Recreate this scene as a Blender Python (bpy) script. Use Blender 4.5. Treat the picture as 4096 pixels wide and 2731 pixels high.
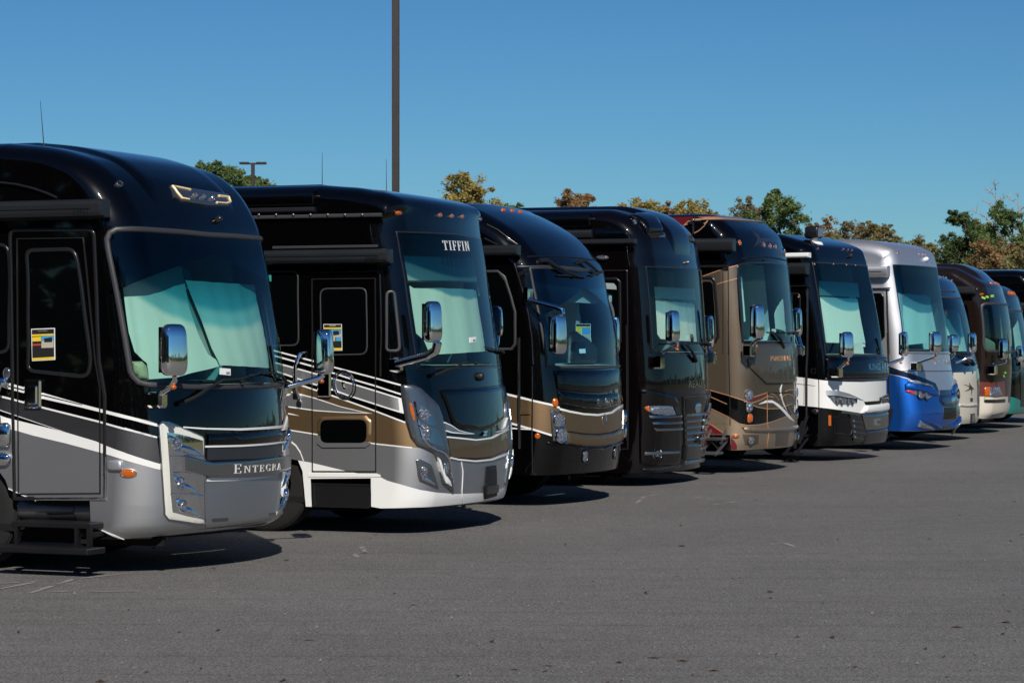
import bpy, bmesh, math, random, bisect
import numpy as np
from mathutils import Vector, Matrix
from mathutils.geometry import tessellate_polygon

for o in list(bpy.data.objects): bpy.data.objects.remove(o)
SC = bpy.context.scene
COL = SC.collection
rad = math.radians

# ---------------------------------------------------------------- camera
CAM_H = 1.88
cam_data = bpy.data.cameras.new('camera')
cam_data.sensor_width = 36.0
cam_data.lens = 91.84
cam_data.shift_y = 0.0047
cam_data.clip_start = 0.5
cam_data.clip_end = 6000
cam_data.dof.use_dof = True
cam_data.dof.focus_distance = 25.5
cam_data.dof.aperture_fstop = 9.0
cam = bpy.data.objects.new('camera', cam_data)
cam.location = (0, 0, CAM_H)
cam.rotation_euler = (rad(90), 0, 0)
COL.objects.link(cam)
SC.camera = cam

# ---------------------------------------------------------------- sky, sun, exposure
SUN_AZ = 9.5       # degrees right of straight behind the camera
SUN_EL = 38.0
world = bpy.data.worlds.new('World'); SC.world = world; world.use_nodes = True
wn = world.node_tree
sky = wn.nodes.new('ShaderNodeTexSky'); sky.sky_type = 'NISHITA'; sky.sun_disc = False
sky.sun_elevation = rad(SUN_EL)
sky.sun_rotation = rad(180.0 - SUN_AZ)
sky.altitude = 2000; sky.air_density = 1.2; sky.dust_density = 0.0; sky.ozone_density = 8.0
wb = wn.nodes.new('ShaderNodeMix'); wb.data_type = 'RGBA'; wb.blend_type = 'MULTIPLY'; wb.inputs[0].default_value = 1.0
wb.inputs[7].default_value = (0.43, 0.585, 0.60, 1)
gm = wn.nodes.new('ShaderNodeGamma'); gm.inputs[1].default_value = 1.25       # deeper, more contrasty clear autumn sky
wn.links.new(sky.outputs[0], gm.inputs[0]); wn.links.new(gm.outputs[0], wb.inputs[6]); wn.links.new(wb.outputs[2], wn.nodes['Background'].inputs[0])
wn.nodes['Background'].inputs[1].default_value = 0.06
sun_data = bpy.data.lights.new('sun', 'SUN')
sun_data.energy = 4.4; sun_data.angle = rad(0.53); sun_data.color = (1.0, 0.945, 0.87)
sun = bpy.data.objects.new('sun', sun_data)
_d = Vector((math.sin(rad(SUN_AZ))*math.cos(rad(SUN_EL)), -math.cos(rad(SUN_AZ))*math.cos(rad(SUN_EL)), math.sin(rad(SUN_EL))))
sun.rotation_euler = _d.to_track_quat('Z', 'Y').to_euler()
sun.location = (0, -20, 40)
COL.objects.link(sun)
vs = SC.view_settings
vs.view_transform = 'Standard'; vs.look = 'None'; vs.gamma = 1.0; vs.exposure = 0.0; vs.use_curve_mapping = False

# ---------------------------------------------------------------- materials
MATS = {}
def new_mat(name):
    m = bpy.data.materials.new(name); m.use_nodes = True
    MATS[name] = m
    return m, m.node_tree, m.node_tree.nodes['Principled BSDF']

def plain(name, col, rough=0.5, metal=0.0, coat=0.0, spec=0.5, emit=None, flake=0.0, dirt=0.0):
    m, nt, b = new_mat(name)
    b.inputs['Base Color'].default_value = (*col, 1)
    b.inputs['Roughness'].default_value = rough
    b.inputs['Metallic'].default_value = metal
    b.inputs['Specular IOR Level'].default_value = spec
    b.inputs['Coat Weight'].default_value = coat
    b.inputs['Coat Roughness'].default_value = 0.025
    tc = nt.nodes.new('ShaderNodeTexCoord')
    if flake or dirt:
        nz = nt.nodes.new('ShaderNodeTexNoise'); nz.inputs['Scale'].default_value = 2.3
        nz.inputs['Detail'].default_value = 6
        nt.links.new(tc.outputs['Object'], nz.inputs['Vector'])
        mp = nt.nodes.new('ShaderNodeMapRange')
        mp.inputs['From Min'].default_value = 0.35; mp.inputs['From Max'].default_value = 0.75
        mp.inputs['To Min'].default_value = rough; mp.inputs['To Max'].default_value = rough + dirt
        nt.links.new(nz.outputs['Fac'], mp.inputs['Value'])
        nt.links.new(mp.outputs[0], b.inputs['Roughness'])
    if flake:
        n2 = nt.nodes.new('ShaderNodeTexNoise'); n2.inputs['Scale'].default_value = 220
        n2.inputs['Detail'].default_value = 1
        nt.links.new(tc.outputs['Object'], n2.inputs['Vector'])
        mx = nt.nodes.new('ShaderNodeMix'); mx.data_type = 'RGBA'
        mx.inputs[6].default_value = (*[c*(1-flake) for c in col], 1)
        mx.inputs[7].default_value = (*[min(1, c*(1+flake)) for c in col], 1)
        nt.links.new(n2.outputs['Fac'], mx.inputs[0]); nt.links.new(mx.outputs[2], b.inputs['Base Color'])
    if emit:
        b.inputs['Emission Color'].default_value = (*emit[0], 1); b.inputs['Emission Strength'].default_value = emit[1]
    return m

plain('black', (0.0010, 0.0010, 0.0013), 0.30, 0, 1.0, 0.04, dirt=0.05)
plain('plum', (0.0022, 0.0014, 0.0018), 0.30, 0, 1.0, 0.05, dirt=0.05)
plain('brown_black', (0.012, 0.007, 0.005), 0.34, 0.0, 1.0, 0.06, dirt=0.05)
plain('white', (0.82, 0.82, 0.80), 0.35, 0, 0.6)
plain('cream', (0.70, 0.70, 0.63), 0.35, 0, 0.6)
plain('ivory', (0.66, 0.60, 0.50), 0.35, 0, 0.6)
plain('silver_grey', (0.47, 0.475, 0.485), 0.50, 0.97, 0.5, flake=0.06)
plain('charcoal', (0.115, 0.114, 0.12), 0.50, 0.95, 0.5, flake=0.12)
plain('bronze', (0.31, 0.205, 0.11), 0.50, 0.95, 0.5, flake=0.10)
plain('tan_metal', (0.36, 0.275, 0.19), 0.52, 0.8, 0.8, flake=0.10)
plain('tan_dark', (0.155, 0.12, 0.086), 0.52, 0.8, 0.8, flake=0.10)
plain('copper_line', (0.55, 0.30, 0.16), 0.35, 0.4, 0.6)
plain('maroon', (0.16, 0.012, 0.018), 0.3, 0.2, 1.0)
plain('rust_red', (0.17, 0.03, 0.02), 0.3, 0.2, 1.0)
plain('blue', (0.007, 0.11, 0.48), 0.50, 0.8, 0.9, flake=0.10)
plain('navy', (0.004, 0.012, 0.035), 0.25, 0.2, 1.0)
plain('silver', (0.68, 0.68, 0.70), 0.48, 0.9, 0.7, flake=0.07)
plain('teal', (0.01, 0.22, 0.18), 0.3, 0.2, 1.0)
plain('chrome', (0.90, 0.91, 0.92), 0.035, 1.0)
plain('satin_chrome', (0.46, 0.45, 0.44), 0.22, 1.0)
plain('gunmetal', (0.16, 0.175, 0.19), 0.25, 0.8, 0.8)
plain('gloss_trim', (0.012, 0.012, 0.013), 0.25, 0, 0.5)
plain('trim', (0.012, 0.012, 0.013), 0.42, 0, 0.0, 0.4, dirt=0.12)
plain('awning_dark', (0.02, 0.022, 0.025), 0.32, 0.3, 0.2, dirt=0.1)
plain('awning_silver', (0.34, 0.345, 0.36), 0.34, 0.5, 0.3, dirt=0.1)
plain('gasket', (0.04, 0.04, 0.043), 0.38, 0, 0.0, 0.5, dirt=0.15)
plain('seam', (0.004, 0.004, 0.004), 0.6)
plain('tyre', (0.014, 0.014, 0.014), 0.75, 0, 0, 0.3, dirt=0.1)
plain('underside', (0.01, 0.01, 0.01), 0.8, 0, 0, 0.2)
plain('steel', (0.25, 0.25, 0.26), 0.35, 0.9, dirt=0.15)
plain('dark_steel', (0.018, 0.018, 0.02), 0.45, 0.6, dirt=0.15)
plain('side_glass', (0.0012, 0.0018, 0.002), 0.02, 0, 0, 0.5)
plain('amber', (0.48, 0.10, 0.005), 0.15, 0, 1.0)
plain('red_lens', (0.5, 0.03, 0.02), 0.15, 0, 1.0)
def lamp_lens():
    m = plain('lamp_lens', (0.6, 0.62, 0.64), 0.06, 0.85, 1.0)
    nt = m.node_tree; N = nt.nodes; L = nt.links; b = N['Principled BSDF']
    tc = N.new('ShaderNodeTexCoord'); v = N.new('ShaderNodeTexVoronoi'); v.inputs['Scale'].default_value = 48
    L.new(tc.outputs['Object'], v.inputs['Vector'])
    r = N.new('ShaderNodeValToRGB'); L.new(v.outputs['Distance'], r.inputs[0])
    r.color_ramp.elements[0].position = .15; r.color_ramp.elements[0].color = (.92, .93, .95, 1)
    r.color_ramp.elements[1].position = .62; r.color_ramp.elements[1].color = (.34, .35, .37, 1)
    L.new(r.outputs[0], b.inputs['Base Color'])
    bp = N.new('ShaderNodeBump'); bp.inputs['Strength'].default_value = .7; bp.inputs['Distance'].default_value = .02
    L.new(v.outputs['Distance'], bp.inputs['Height']); L.new(bp.outputs[0], b.inputs['Normal'])
lamp_lens()
plain('led_white', (0.85, 0.85, 0.82), 0.25, 0, 1.0)
plain('led_amber', (0.95, 0.74, 0.38), 0.25, 0, 1.0)
plain('letter_white', (0.78, 0.78, 0.76), 0.3, 0.0, 0.5)
plain('letter_chrome', (0.8, 0.8, 0.8), 0.10, 1.0)
plain('curtain', (0.66, 0.70, 0.64), 0.85)
plain('shade_cloth', (0.28, 0.34, 0.33), 0.9)
plain('dash', (0.34, 0.35, 0.32), 0.7)
plain('seat_leather', (0.42, 0.40, 0.27), 0.6)
plain('cabin_wall', (0.62, 0.64, 0.64), 0.8)
plain('paper_white', (0.78, 0.78, 0.76), 0.6)
plain('paper_black', (0.015, 0.015, 0.015), 0.5)
plain('paper_yellow', (0.80, 0.55, 0.03), 0.5)
plain('paper_blue', (0.06, 0.33, 0.62), 0.5)
plain('paper_grey', (0.20, 0.22, 0.21), 0.6)
plain('paper_red', (0.45, 0.05, 0.03), 0.6)
plain('paper_sand', (0.45, 0.42, 0.33), 0.6)
plain('tape_green', (0.25, 0.55, 0.06), 0.7)
plain('sticker_teal', (0.03, 0.30, 0.24), 0.5)
plain('pole_brown', (0.030, 0.022, 0.018), 0.45, 0.2, dirt=0.2)
plain('roof_white', (0.5, 0.5, 0.5), 0.7)

def glass(name, tint, band, z0, k, soft, zt):
    """laminated windscreen: tinted see-through pane with a darker shade band along its top edge"""
    m = bpy.data.materials.new(name); m.use_nodes = True; MATS[name] = m
    nt = m.node_tree; N = nt.nodes; L = nt.links
    N.clear()
    out = N.new('ShaderNodeOutputMaterial')
    tc = N.new('ShaderNodeTexCoord'); sp = N.new('ShaderNodeSeparateXYZ')
    L.new(tc.outputs['Object'], sp.inputs[0])
    sq = N.new('ShaderNodeMath'); sq.operation = 'MULTIPLY'
    L.new(sp.outputs[1], sq.inputs[0]); L.new(sp.outputs[1], sq.inputs[1])
    mk = N.new('ShaderNodeMath'); mk.operation = 'MULTIPLY_ADD'; mk.inputs[1].default_value = -k
    L.new(sq.outputs[0], mk.inputs[0]); L.new(sp.outputs[2], mk.inputs[2])
    mr = N.new('ShaderNodeMapRange'); mr.interpolation_type = 'SMOOTHSTEP'
    mr.inputs['From Min'].default_value = z0 - soft; mr.inputs['From Max'].default_value = z0 + soft
    L.new(mk.outputs[0], mr.inputs['Value'])
    mr2 = N.new('ShaderNodeMapRange')
    mr2.inputs['From Min'].default_value = z0; mr2.inputs['From Max'].default_value = zt
    L.new(sp.outputs[2], mr2.inputs['Value'])
    mx2 = N.new('ShaderNodeMix'); mx2.data_type = 'RGBA'
    mx2.inputs[6].default_value = (*band, 1); mx2.inputs[7].default_value = (*[c*0.35 for c in band], 1)
    L.new(mr2.outputs[0], mx2.inputs[0])
    mx = N.new('ShaderNodeMix'); mx.data_type = 'RGBA'
    mx.inputs[6].default_value = (*tint, 1)
    L.new(mr.outputs[0], mx.inputs[0]); L.new(mx2.outputs[2], mx.inputs[7])
    tr = N.new('ShaderNodeBsdfTransparent'); L.new(mx.outputs[2], tr.inputs[0])
    gl = N.new('ShaderNodeBsdfGlossy'); gl.inputs['Roughness'].default_value = 0.012
    ge = N.new('ShaderNodeNewGeometry')
    dt = N.new('ShaderNodeVectorMath'); dt.operation = 'DOT_PRODUCT'
    L.new(ge.outputs['Normal'], dt.inputs[0]); L.new(ge.outputs['Incoming'], dt.inputs[1])
    ab = N.new('ShaderNodeMath'); ab.operation = 'ABSOLUTE'; L.new(dt.outputs['Value'], ab.inputs[0])
    om = N.new('ShaderNodeMath'); om.operation = 'SUBTRACT'; om.inputs[0].default_value = 1.0; om.use_clamp = True
    L.new(ab.outputs[0], om.inputs[1])
    p5 = N.new('ShaderNodeMath'); p5.operation = 'POWER'; p5.inputs[1].default_value = 5.0; L.new(om.outputs[0], p5.inputs[0])
    fr = N.new('ShaderNodeMath'); fr.operation = 'MULTIPLY_ADD'; fr.inputs[1].default_value = 0.955; fr.inputs[2].default_value = 0.045
    L.new(p5.outputs[0], fr.inputs[0])
    ms = N.new('ShaderNodeMixShader')
    L.new(fr.outputs[0], ms.inputs[0]); L.new(tr.outputs[0], ms.inputs[1]); L.new(gl.outputs[0], ms.inputs[2])
    L.new(ms.outputs[0], out.inputs[0])
    return m

# ---------------------------------------------------------------- small helpers
def mesh_obj(name, verts, faces, mat, parent=None, smooth=True, angle=35, normals=None, kind=None):
    me = bpy.data.meshes.new(name)
    me.from_pydata([tuple(v) for v in verts], [], faces)
    if mat: me.materials.append(MATS[mat] if isinstance(mat, str) else mat)
    if smooth:
        me.polygons.foreach_set('use_smooth', [True]*len(me.polygons))
        if normals is None and angle < 180: me.set_sharp_from_angle(angle=rad(angle))
    if normals is not None: me.normals_split_custom_set(normals)
    me.update()
    o = bpy.data.objects.new(name, me); COL.objects.link(o)
    if parent: o.parent = parent
    if kind: o['kind'] = kind
    return o

def empty(name, loc=(0, 0, 0), rz=0.0):
    o = bpy.data.objects.new(name, None); COL.objects.link(o)
    o.empty_display_size = 0.3
    o.location = loc; o.rotation_euler = (0, 0, rz)
    return o

def tag(o, label, cat, group=None):
    o['label'] = label; o['category'] = cat
    if group: o['group'] = group
    return o

class MB:
    """collects primitive shapes into one mesh"""
    def __init__(s): s.v = []; s.f = []
    def add(s, v, f):
        n = len(s.v); s.v += [tuple(p) for p in v]; s.f += [tuple(i+n for i in q) for q in f]
    def box(s, c, d, bev=0.0, rot=None):
        hx, hy, hz = d[0]/2, d[1]/2, d[2]/2
        b = min(bev, hx*0.98, hy*0.98, hz*0.98)
        if b <= 0:
            v = [(x, y, z) for x in (-hx, hx) for y in (-hy, hy) for z in (-hz, hz)]
            f = [(0,1,3,2),(4,6,7,5),(0,4,5,1),(2,3,7,6),(0,2,6,4),(1,5,7,3)]
        else:
            v = []; idx = {}
            for sx in (-1, 1):
                for sy in (-1, 1):
                    for sz in (-1, 1):
                        for k in range(3):
                            p = [sx*hx, sy*hy, sz*hz]
                            for j in range(3):
                                if j != k: p[j] -= (sx, sy, sz)[j]*b
                            idx[sx, sy, sz, k] = len(v); v.append(tuple(p))
            f = []
            for k in range(3):
                i, j = (k+1) % 3, (k+2) % 3
                for sk in (-1, 1):
                    q = []
                    for a, c2 in ((-1,-1),(1,-1),(1,1),(-1,1)):
                        t = [0, 0, 0]; t[k] = sk; t[i] = a; t[j] = c2
                        q.append(idx[t[0], t[1], t[2], k])
                    f.append(q if sk > 0 else q[::-1])
                for a in (-1, 1):
                    for c2 in (-1, 1):      # edge along axis k between faces i and j
                        q = []
                        for sk, m in ((-1, i), (1, i), (1, j), (-1, j)):
                            t = [0, 0, 0]; t[k] = sk; t[i] = a; t[j] = c2
                            q.append(idx[t[0], t[1], t[2], m])
                        f.append(q if a*c2 < 0 else q[::-1])
            for sx in (-1, 1):
                for sy in (-1, 1):
                    for sz in (-1, 1):
                        q = [idx[sx, sy, sz, 0], idx[sx, sy, sz, 1], idx[sx, sy, sz, 2]]
                        f.append(q if sx*sy*sz > 0 else q[::-1])
        if rot is not None: v = [rot @ Vector(p) for p in v]
        s.add([(p[0]+c[0], p[1]+c[1], p[2]+c[2]) for p in v], f)
        return s
    def tube(s, pts, r, n=8, cap=True):
        pts = [Vector(p) for p in pts]
        rs = r if isinstance(r, (list, tuple)) else [r]*len(pts)
        base = len(s.v); up = None
        for i, p in enumerate(pts):
            d = (pts[min(i+1, len(pts)-1)]-pts[max(i-1, 0)]).normalized()
            if up is None:
                up = Vector((0, 0, 1)) if abs(d.z) < 0.9 else Vector((1, 0, 0))
            u = d.cross(up).normalized(); w = u.cross(d).normalized(); up = w
            for k in range(n):
                a = 2*math.pi*k/n
                s.v.append(tuple(p+(u*math.cos(a)+w*math.sin(a))*rs[i]))
        for i in range(len(pts)-1):
            for k in range(n):
                a = base+i*n+k; b = base+i*n+(k+1) % n
                s.f.append((a, b, b+n, a+n))
        if cap:
            s.f.append(tuple(base+k for k in range(n))[::-1])
            s.f.append(tuple(base+(len(pts)-1)*n+k for k in range(n)))
        return s
    def lathe(s, prof, c=(0, 0, 0), axis='y', n=24):
        """prof: list of (radius, along)"""
        base = len(s.v)
        for r, h in prof:
            for k in range(n):
                a = 2*math.pi*k/n; x, y = r*math.cos(a), r*math.sin(a)
                p = {'y': (x, h, y), 'x': (h, x, y), 'z': (x, y, h)}[axis]
                s.v.append((p[0]+c[0], p[1]+c[1], p[2]+c[2]))
        for i in range(len(prof)-1):
            for k in range(n):
                a = base+i*n+k; b = base+i*n+(k+1) % n
                s.f.append((a, b, b+n, a+n))
        if prof[0][0] > 1e-5: s.f.append(tuple(base+k for k in range(n))[::-1])
        if prof[-1][0] > 1e-5: s.f.append(tuple(base+(len(prof)-1)*n+k for k in range(n)))
        return s
    def rbox(s, c, d, p=4.0, n=10, rot=None, taper=None):
        """rounded box: superellipsoid of exponent p"""
        base = len(s.v)
        def sg(x, e): return math.copysign(abs(x)**e, x)
        e = 2.0/p
        m = 2*n
        for i in range(n+1):
            ph = -math.pi/2+math.pi*i/n
            for k in range(m):
                th = 2*math.pi*k/m
                q = Vector((sg(math.cos(ph), e)*sg(math.cos(th), e)*d[0]/2, sg(math.cos(ph), e)*sg(math.sin(th), e)*d[1]/2, sg(math.sin(ph), e)*d[2]/2))
                if taper: q = Vector(taper(q))
                if rot is not None: q = rot @ q
                s.v.append((q.x+c[0], q.y+c[1], q.z+c[2]))
        for i in range(n):
            for k in range(m):
                a = base+i*m+k; b = base+i*m+(k+1) % m
                s.f.append((a, b, b+m, a+m))
        return s
    def build(s, name, mat, parent=None, smooth=True, angle=35, kind=None):
        return mesh_obj(name, s.v, s.f, mat, parent, smooth, angle, kind=kind)
# ---------------------------------------------------------------- body shape maths
def catmull(pts, step):
    out = []
    n = len(pts)
    for i in range(n - 1):
        p0 = pts[i - 1] if i > 0 else (2*pts[0][0]-pts[1][0], 2*pts[0][1]-pts[1][1])
        p1, p2 = pts[i], pts[i + 1]
        p3 = pts[i + 2] if i + 2 < n else (2*p2[0]-p1[0], 2*p2[1]-p1[1])
        def tj(ti, a, b): return ti + max(1e-6, math.hypot(b[0]-a[0], b[1]-a[1])) ** 0.5
        t0 = 0.0; t1 = tj(t0, p0, p1); t2 = tj(t1, p1, p2); t3 = tj(t2, p2, p3)
        m = max(1, int(math.hypot(p2[0]-p1[0], p2[1]-p1[1]) / step))
        for k in range(m):
            t = t1 + (t2 - t1) * k / m
            r = []
            for c in (0, 1):
                A1 = (t1-t)/(t1-t0)*p0[c] + (t-t0)/(t1-t0)*p1[c]
                A2 = (t2-t)/(t2-t1)*p1[c] + (t-t1)/(t2-t1)*p2[c]
                A3 = (t3-t)/(t3-t2)*p2[c] + (t-t2)/(t3-t2)*p3[c]
                B1 = (t2-t)/(t2-t0)*A1 + (t-t0)/(t2-t0)*A2
                B2 = (t3-t)/(t3-t1)*A2 + (t-t1)/(t3-t1)*A3
                r.append((t2-t)/(t2-t1)*B1 + (t-t1)/(t2-t1)*B2)
            out.append(tuple(r))
    out.append(pts[-1])
    return out


class Body:
    """Side profile (x forward, z up) swept across the width with a bowed front and
    rolled corners.  v is the lateral coordinate, + towards the kerb (door) side."""
    def __init__(s, prof, hw=1.25, R=0.28, bow=(0.05, 0.14, 0.20), rc=(0.12, 0.28), L=11.0):
        s.hw, s.R, s.L = hw, R, L
        top = prof[-1]
        front = catmull(prof, 0.035)
        zb = prof[0][1]
        back = [(-1.2, top[1]), (-3.5, top[1]+0.01), (-L+0.5, top[1]-0.02)]
        back = [p for p in back if p[0] < top[0]-0.4]
        rear = [(-L+0.12, top[1]-0.10), (-L, top[1]-0.5), (-L, zb+0.02)]
        s.P = front + back + rear
        n = len(s.P)
        s.N = []
        for i in range(n):
            a = s.P[max(0, i-1)]; b = s.P[min(n-1, i+1)]
            tx, tz = b[0]-a[0], b[1]-a[1]
            l = math.hypot(tx, tz)
            s.N.append((-tz/l, tx/l))
        for _ in range(3):
            M = list(s.N)
            for i in range(1, n-1):
                x = M[i-1][0]+2*M[i][0]+M[i+1][0]; z = M[i-1][1]+2*M[i][1]+M[i+1][1]
                l = math.hypot(x, z); s.N[i] = (x/l, z/l)
        s.bw = []; s.rc = []
        for i in range(n):
            if s.N[i][1] > 0.12 and i < 40: s.N[i] = (-1.0, 0.0)
            w = abs(s.N[i][0]); w = w*w
            g = min(1.0, max(0.0, (s.P[i][1]-1.4)/1.4)); g = g*g*(3-2*g)
            s.bw.append(bow[0] + (bow[2]+(bow[1]-bow[2])*g-bow[0])*w)
            s.rc.append(rc[0] + (rc[1]-rc[0])*w)
        s.nf = len(front)
        s.amax = hw - R + R*math.pi/2
        s._zc = {}

    def yd(s, a):
        """lateral position, bow factor and corner factor at unrolled coordinate a"""
        b = abs(a); sg = 1 if a >= 0 else -1
        k = s.hw - s.R
        if b <= k: return sg*b, (b/s.hw)**2, 0.0
        f = min((b-k)/s.R, math.pi/2)
        y = k + s.R*math.sin(f)
        return sg*y, (y/s.hw)**2, 1-math.cos(f)

    def atf(s, a, t, inset=0.0):
        i = min(int(t), len(s.P)-2); f = t-i
        p = s.at(a, i, inset)
        if f < 1e-6: return p
        q = s.at(a, i+1, inset)
        return tuple(p[k]+(q[k]-p[k])*f for k in range(3))

    def at(s, a, i, inset=0.0):
        y, fb, fc = s.yd(a)
        D = s.bw[i]*fb + s.rc[i]*fc + inset
        return (s.P[i][0]+s.N[i][0]*D, y, s.P[i][1]+s.N[i][1]*D)

    def _col(s, a, inset):
        key = (round(a, 4), round(inset, 4))
        c = s._zc.get(key)
        if c is None:
            pts = [s.at(a, i, inset) for i in range(s.nf)]
            zs = [p[2] for p in pts]
            for i in range(1, len(zs)):           # keep it increasing for the search
                if zs[i] <= zs[i-1]: zs[i] = zs[i-1]+1e-6
            c = (zs, pts); s._zc[key] = c
        return c

    def xs(s, z, a=None, inset=0.0):
        zs, pts = s._col(s.amax if a is None else a, inset)
        if z <= zs[0]: return pts[0][0]
        if z >= zs[-1]: return pts[-1][0]
        i = bisect.bisect_right(zs, z)
        f = (z-zs[i-1])/(zs[i]-zs[i-1])
        return pts[i-1][0]+(pts[i][0]-pts[i-1][0])*f

    def tz(s, a, z):
        zs, pts = s._col(a, 0.0)
        if z <= zs[0]: return 0.0
        if z >= zs[-1]: return float(s.nf-1)
        i = bisect.bisect_right(zs, z)
        return i-1+(z-zs[i-1])/(zs[i]-zs[i-1])

    def pos(s, a, z, inset=0.0):
        """(x, v, z) on the skin at unrolled coordinate a and height z"""
        b = abs(a); sg = 1 if a >= 0 else -1
        if b > s.amax:
            return (s.xs(z, None, 0.0)-(b-s.amax), sg*(s.hw-inset), z)
        return (s.xs(z, b, inset), s.yd(a)[0], z)

    def nrm(s, a, z):
        if abs(a) >= s.amax: return (0.0, 1.0 if a > 0 else -1.0, 0.0)
        e = 0.006
        a0, a1 = a-e, a+e
        if abs(a) > s.amax-0.02:      # blend towards the flat side
            pass
        p0 = s.pos(a0, z); p1 = s.pos(a1, z); q0 = s.pos(a, z-0.012); q1 = s.pos(a, z+0.012)
        u = [p1[k]-p0[k] for k in range(3)]; w = [q1[k]-q0[k] for k in range(3)]
        n = (u[1]*w[2]-u[2]*w[1], u[2]*w[0]-u[0]*w[2], u[0]*w[1]-u[1]*w[0])
        l = math.sqrt(n[0]**2+n[1]**2+n[2]**2) or 1
        return (n[0]/l, n[1]/l, n[2]/l)
# ---------------------------------------------------------------- motorhome builder
def poly_offset(pts, d):
    """move a closed outline inwards by d"""
    n = len(pts); A = 0
    for i in range(n):
        x0, y0 = pts[i]; x1, y1 = pts[(i+1) % n]; A += x0*y1-x1*y0
    sg = 1 if A > 0 else -1
    out = []
    for i in range(n):
        p0, p1, p2 = pts[i-1], pts[i], pts[(i+1) % n]
        e1 = (p1[0]-p0[0], p1[1]-p0[1]); e2 = (p2[0]-p1[0], p2[1]-p1[1])
        l1 = math.hypot(*e1) or 1; l2 = math.hypot(*e2) or 1
        n1 = (-e1[1]/l1*sg, e1[0]/l1*sg); n2 = (-e2[1]/l2*sg, e2[0]/l2*sg)
        bx, by = n1[0]+n2[0], n1[1]+n2[1]; bl = math.hypot(bx, by) or 1
        bx, by = bx/bl, by/bl
        c = max(0.5, bx*n1[0]+by*n1[1])
        out.append((p1[0]+bx*d/c, p1[1]+by*d/c))
    return out

def poly_round(pts, r, k=4):
    """round the corners of a closed outline"""
    n = len(pts); out = []
    for i in range(n):
        p0, p1, p2 = pts[i-1], pts[i], pts[(i+1) % n]
        l1 = math.hypot(p0[0]-p1[0], p0[1]-p1[1]); l2 = math.hypot(p2[0]-p1[0], p2[1]-p1[1])
        f1 = min(r/l1, 0.45) if l1 else 0; f2 = min(r/l2, 0.45) if l2 else 0
        a = (p1[0]+(p0[0]-p1[0])*f1, p1[1]+(p0[1]-p1[1])*f1)
        b = (p1[0]+(p2[0]-p1[0])*f2, p1[1]+(p2[1]-p1[1])*f2)
        for j in range(k+1):
            t = j/k
            out.append(((1-t)**2*a[0]+2*t*(1-t)*p1[0]+t*t*b[0], (1-t)**2*a[1]+2*t*(1-t)*p1[1]+t*t*b[1]))
    return out

def densify(pts, step, closed=True):
    out = []
    n = len(pts)
    for i in range(n if closed else n-1):
        p, q = pts[i], pts[(i+1) % n]
        m = max(1, int(math.hypot(q[0]-p[0], q[1]-p[1])/step))
        for k in range(m): out.append((p[0]+(q[0]-p[0])*k/m, p[1]+(q[1]-p[1])*k/m))
    if not closed: out.append(pts[-1])
    return out

def edge_dist(p, pts):
    best = 9e9
    n = len(pts)
    for i in range(n):
        a, b = pts[i], pts[(i+1) % n]
        dx, dy = b[0]-a[0], b[1]-a[1]; l = dx*dx+dy*dy or 1e-12
        t = max(0, min(1, ((p[0]-a[0])*dx+(p[1]-a[1])*dy)/l))
        best = min(best, math.hypot(p[0]-a[0]-t*dx, p[1]-a[1]-t*dy))
    return best

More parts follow.
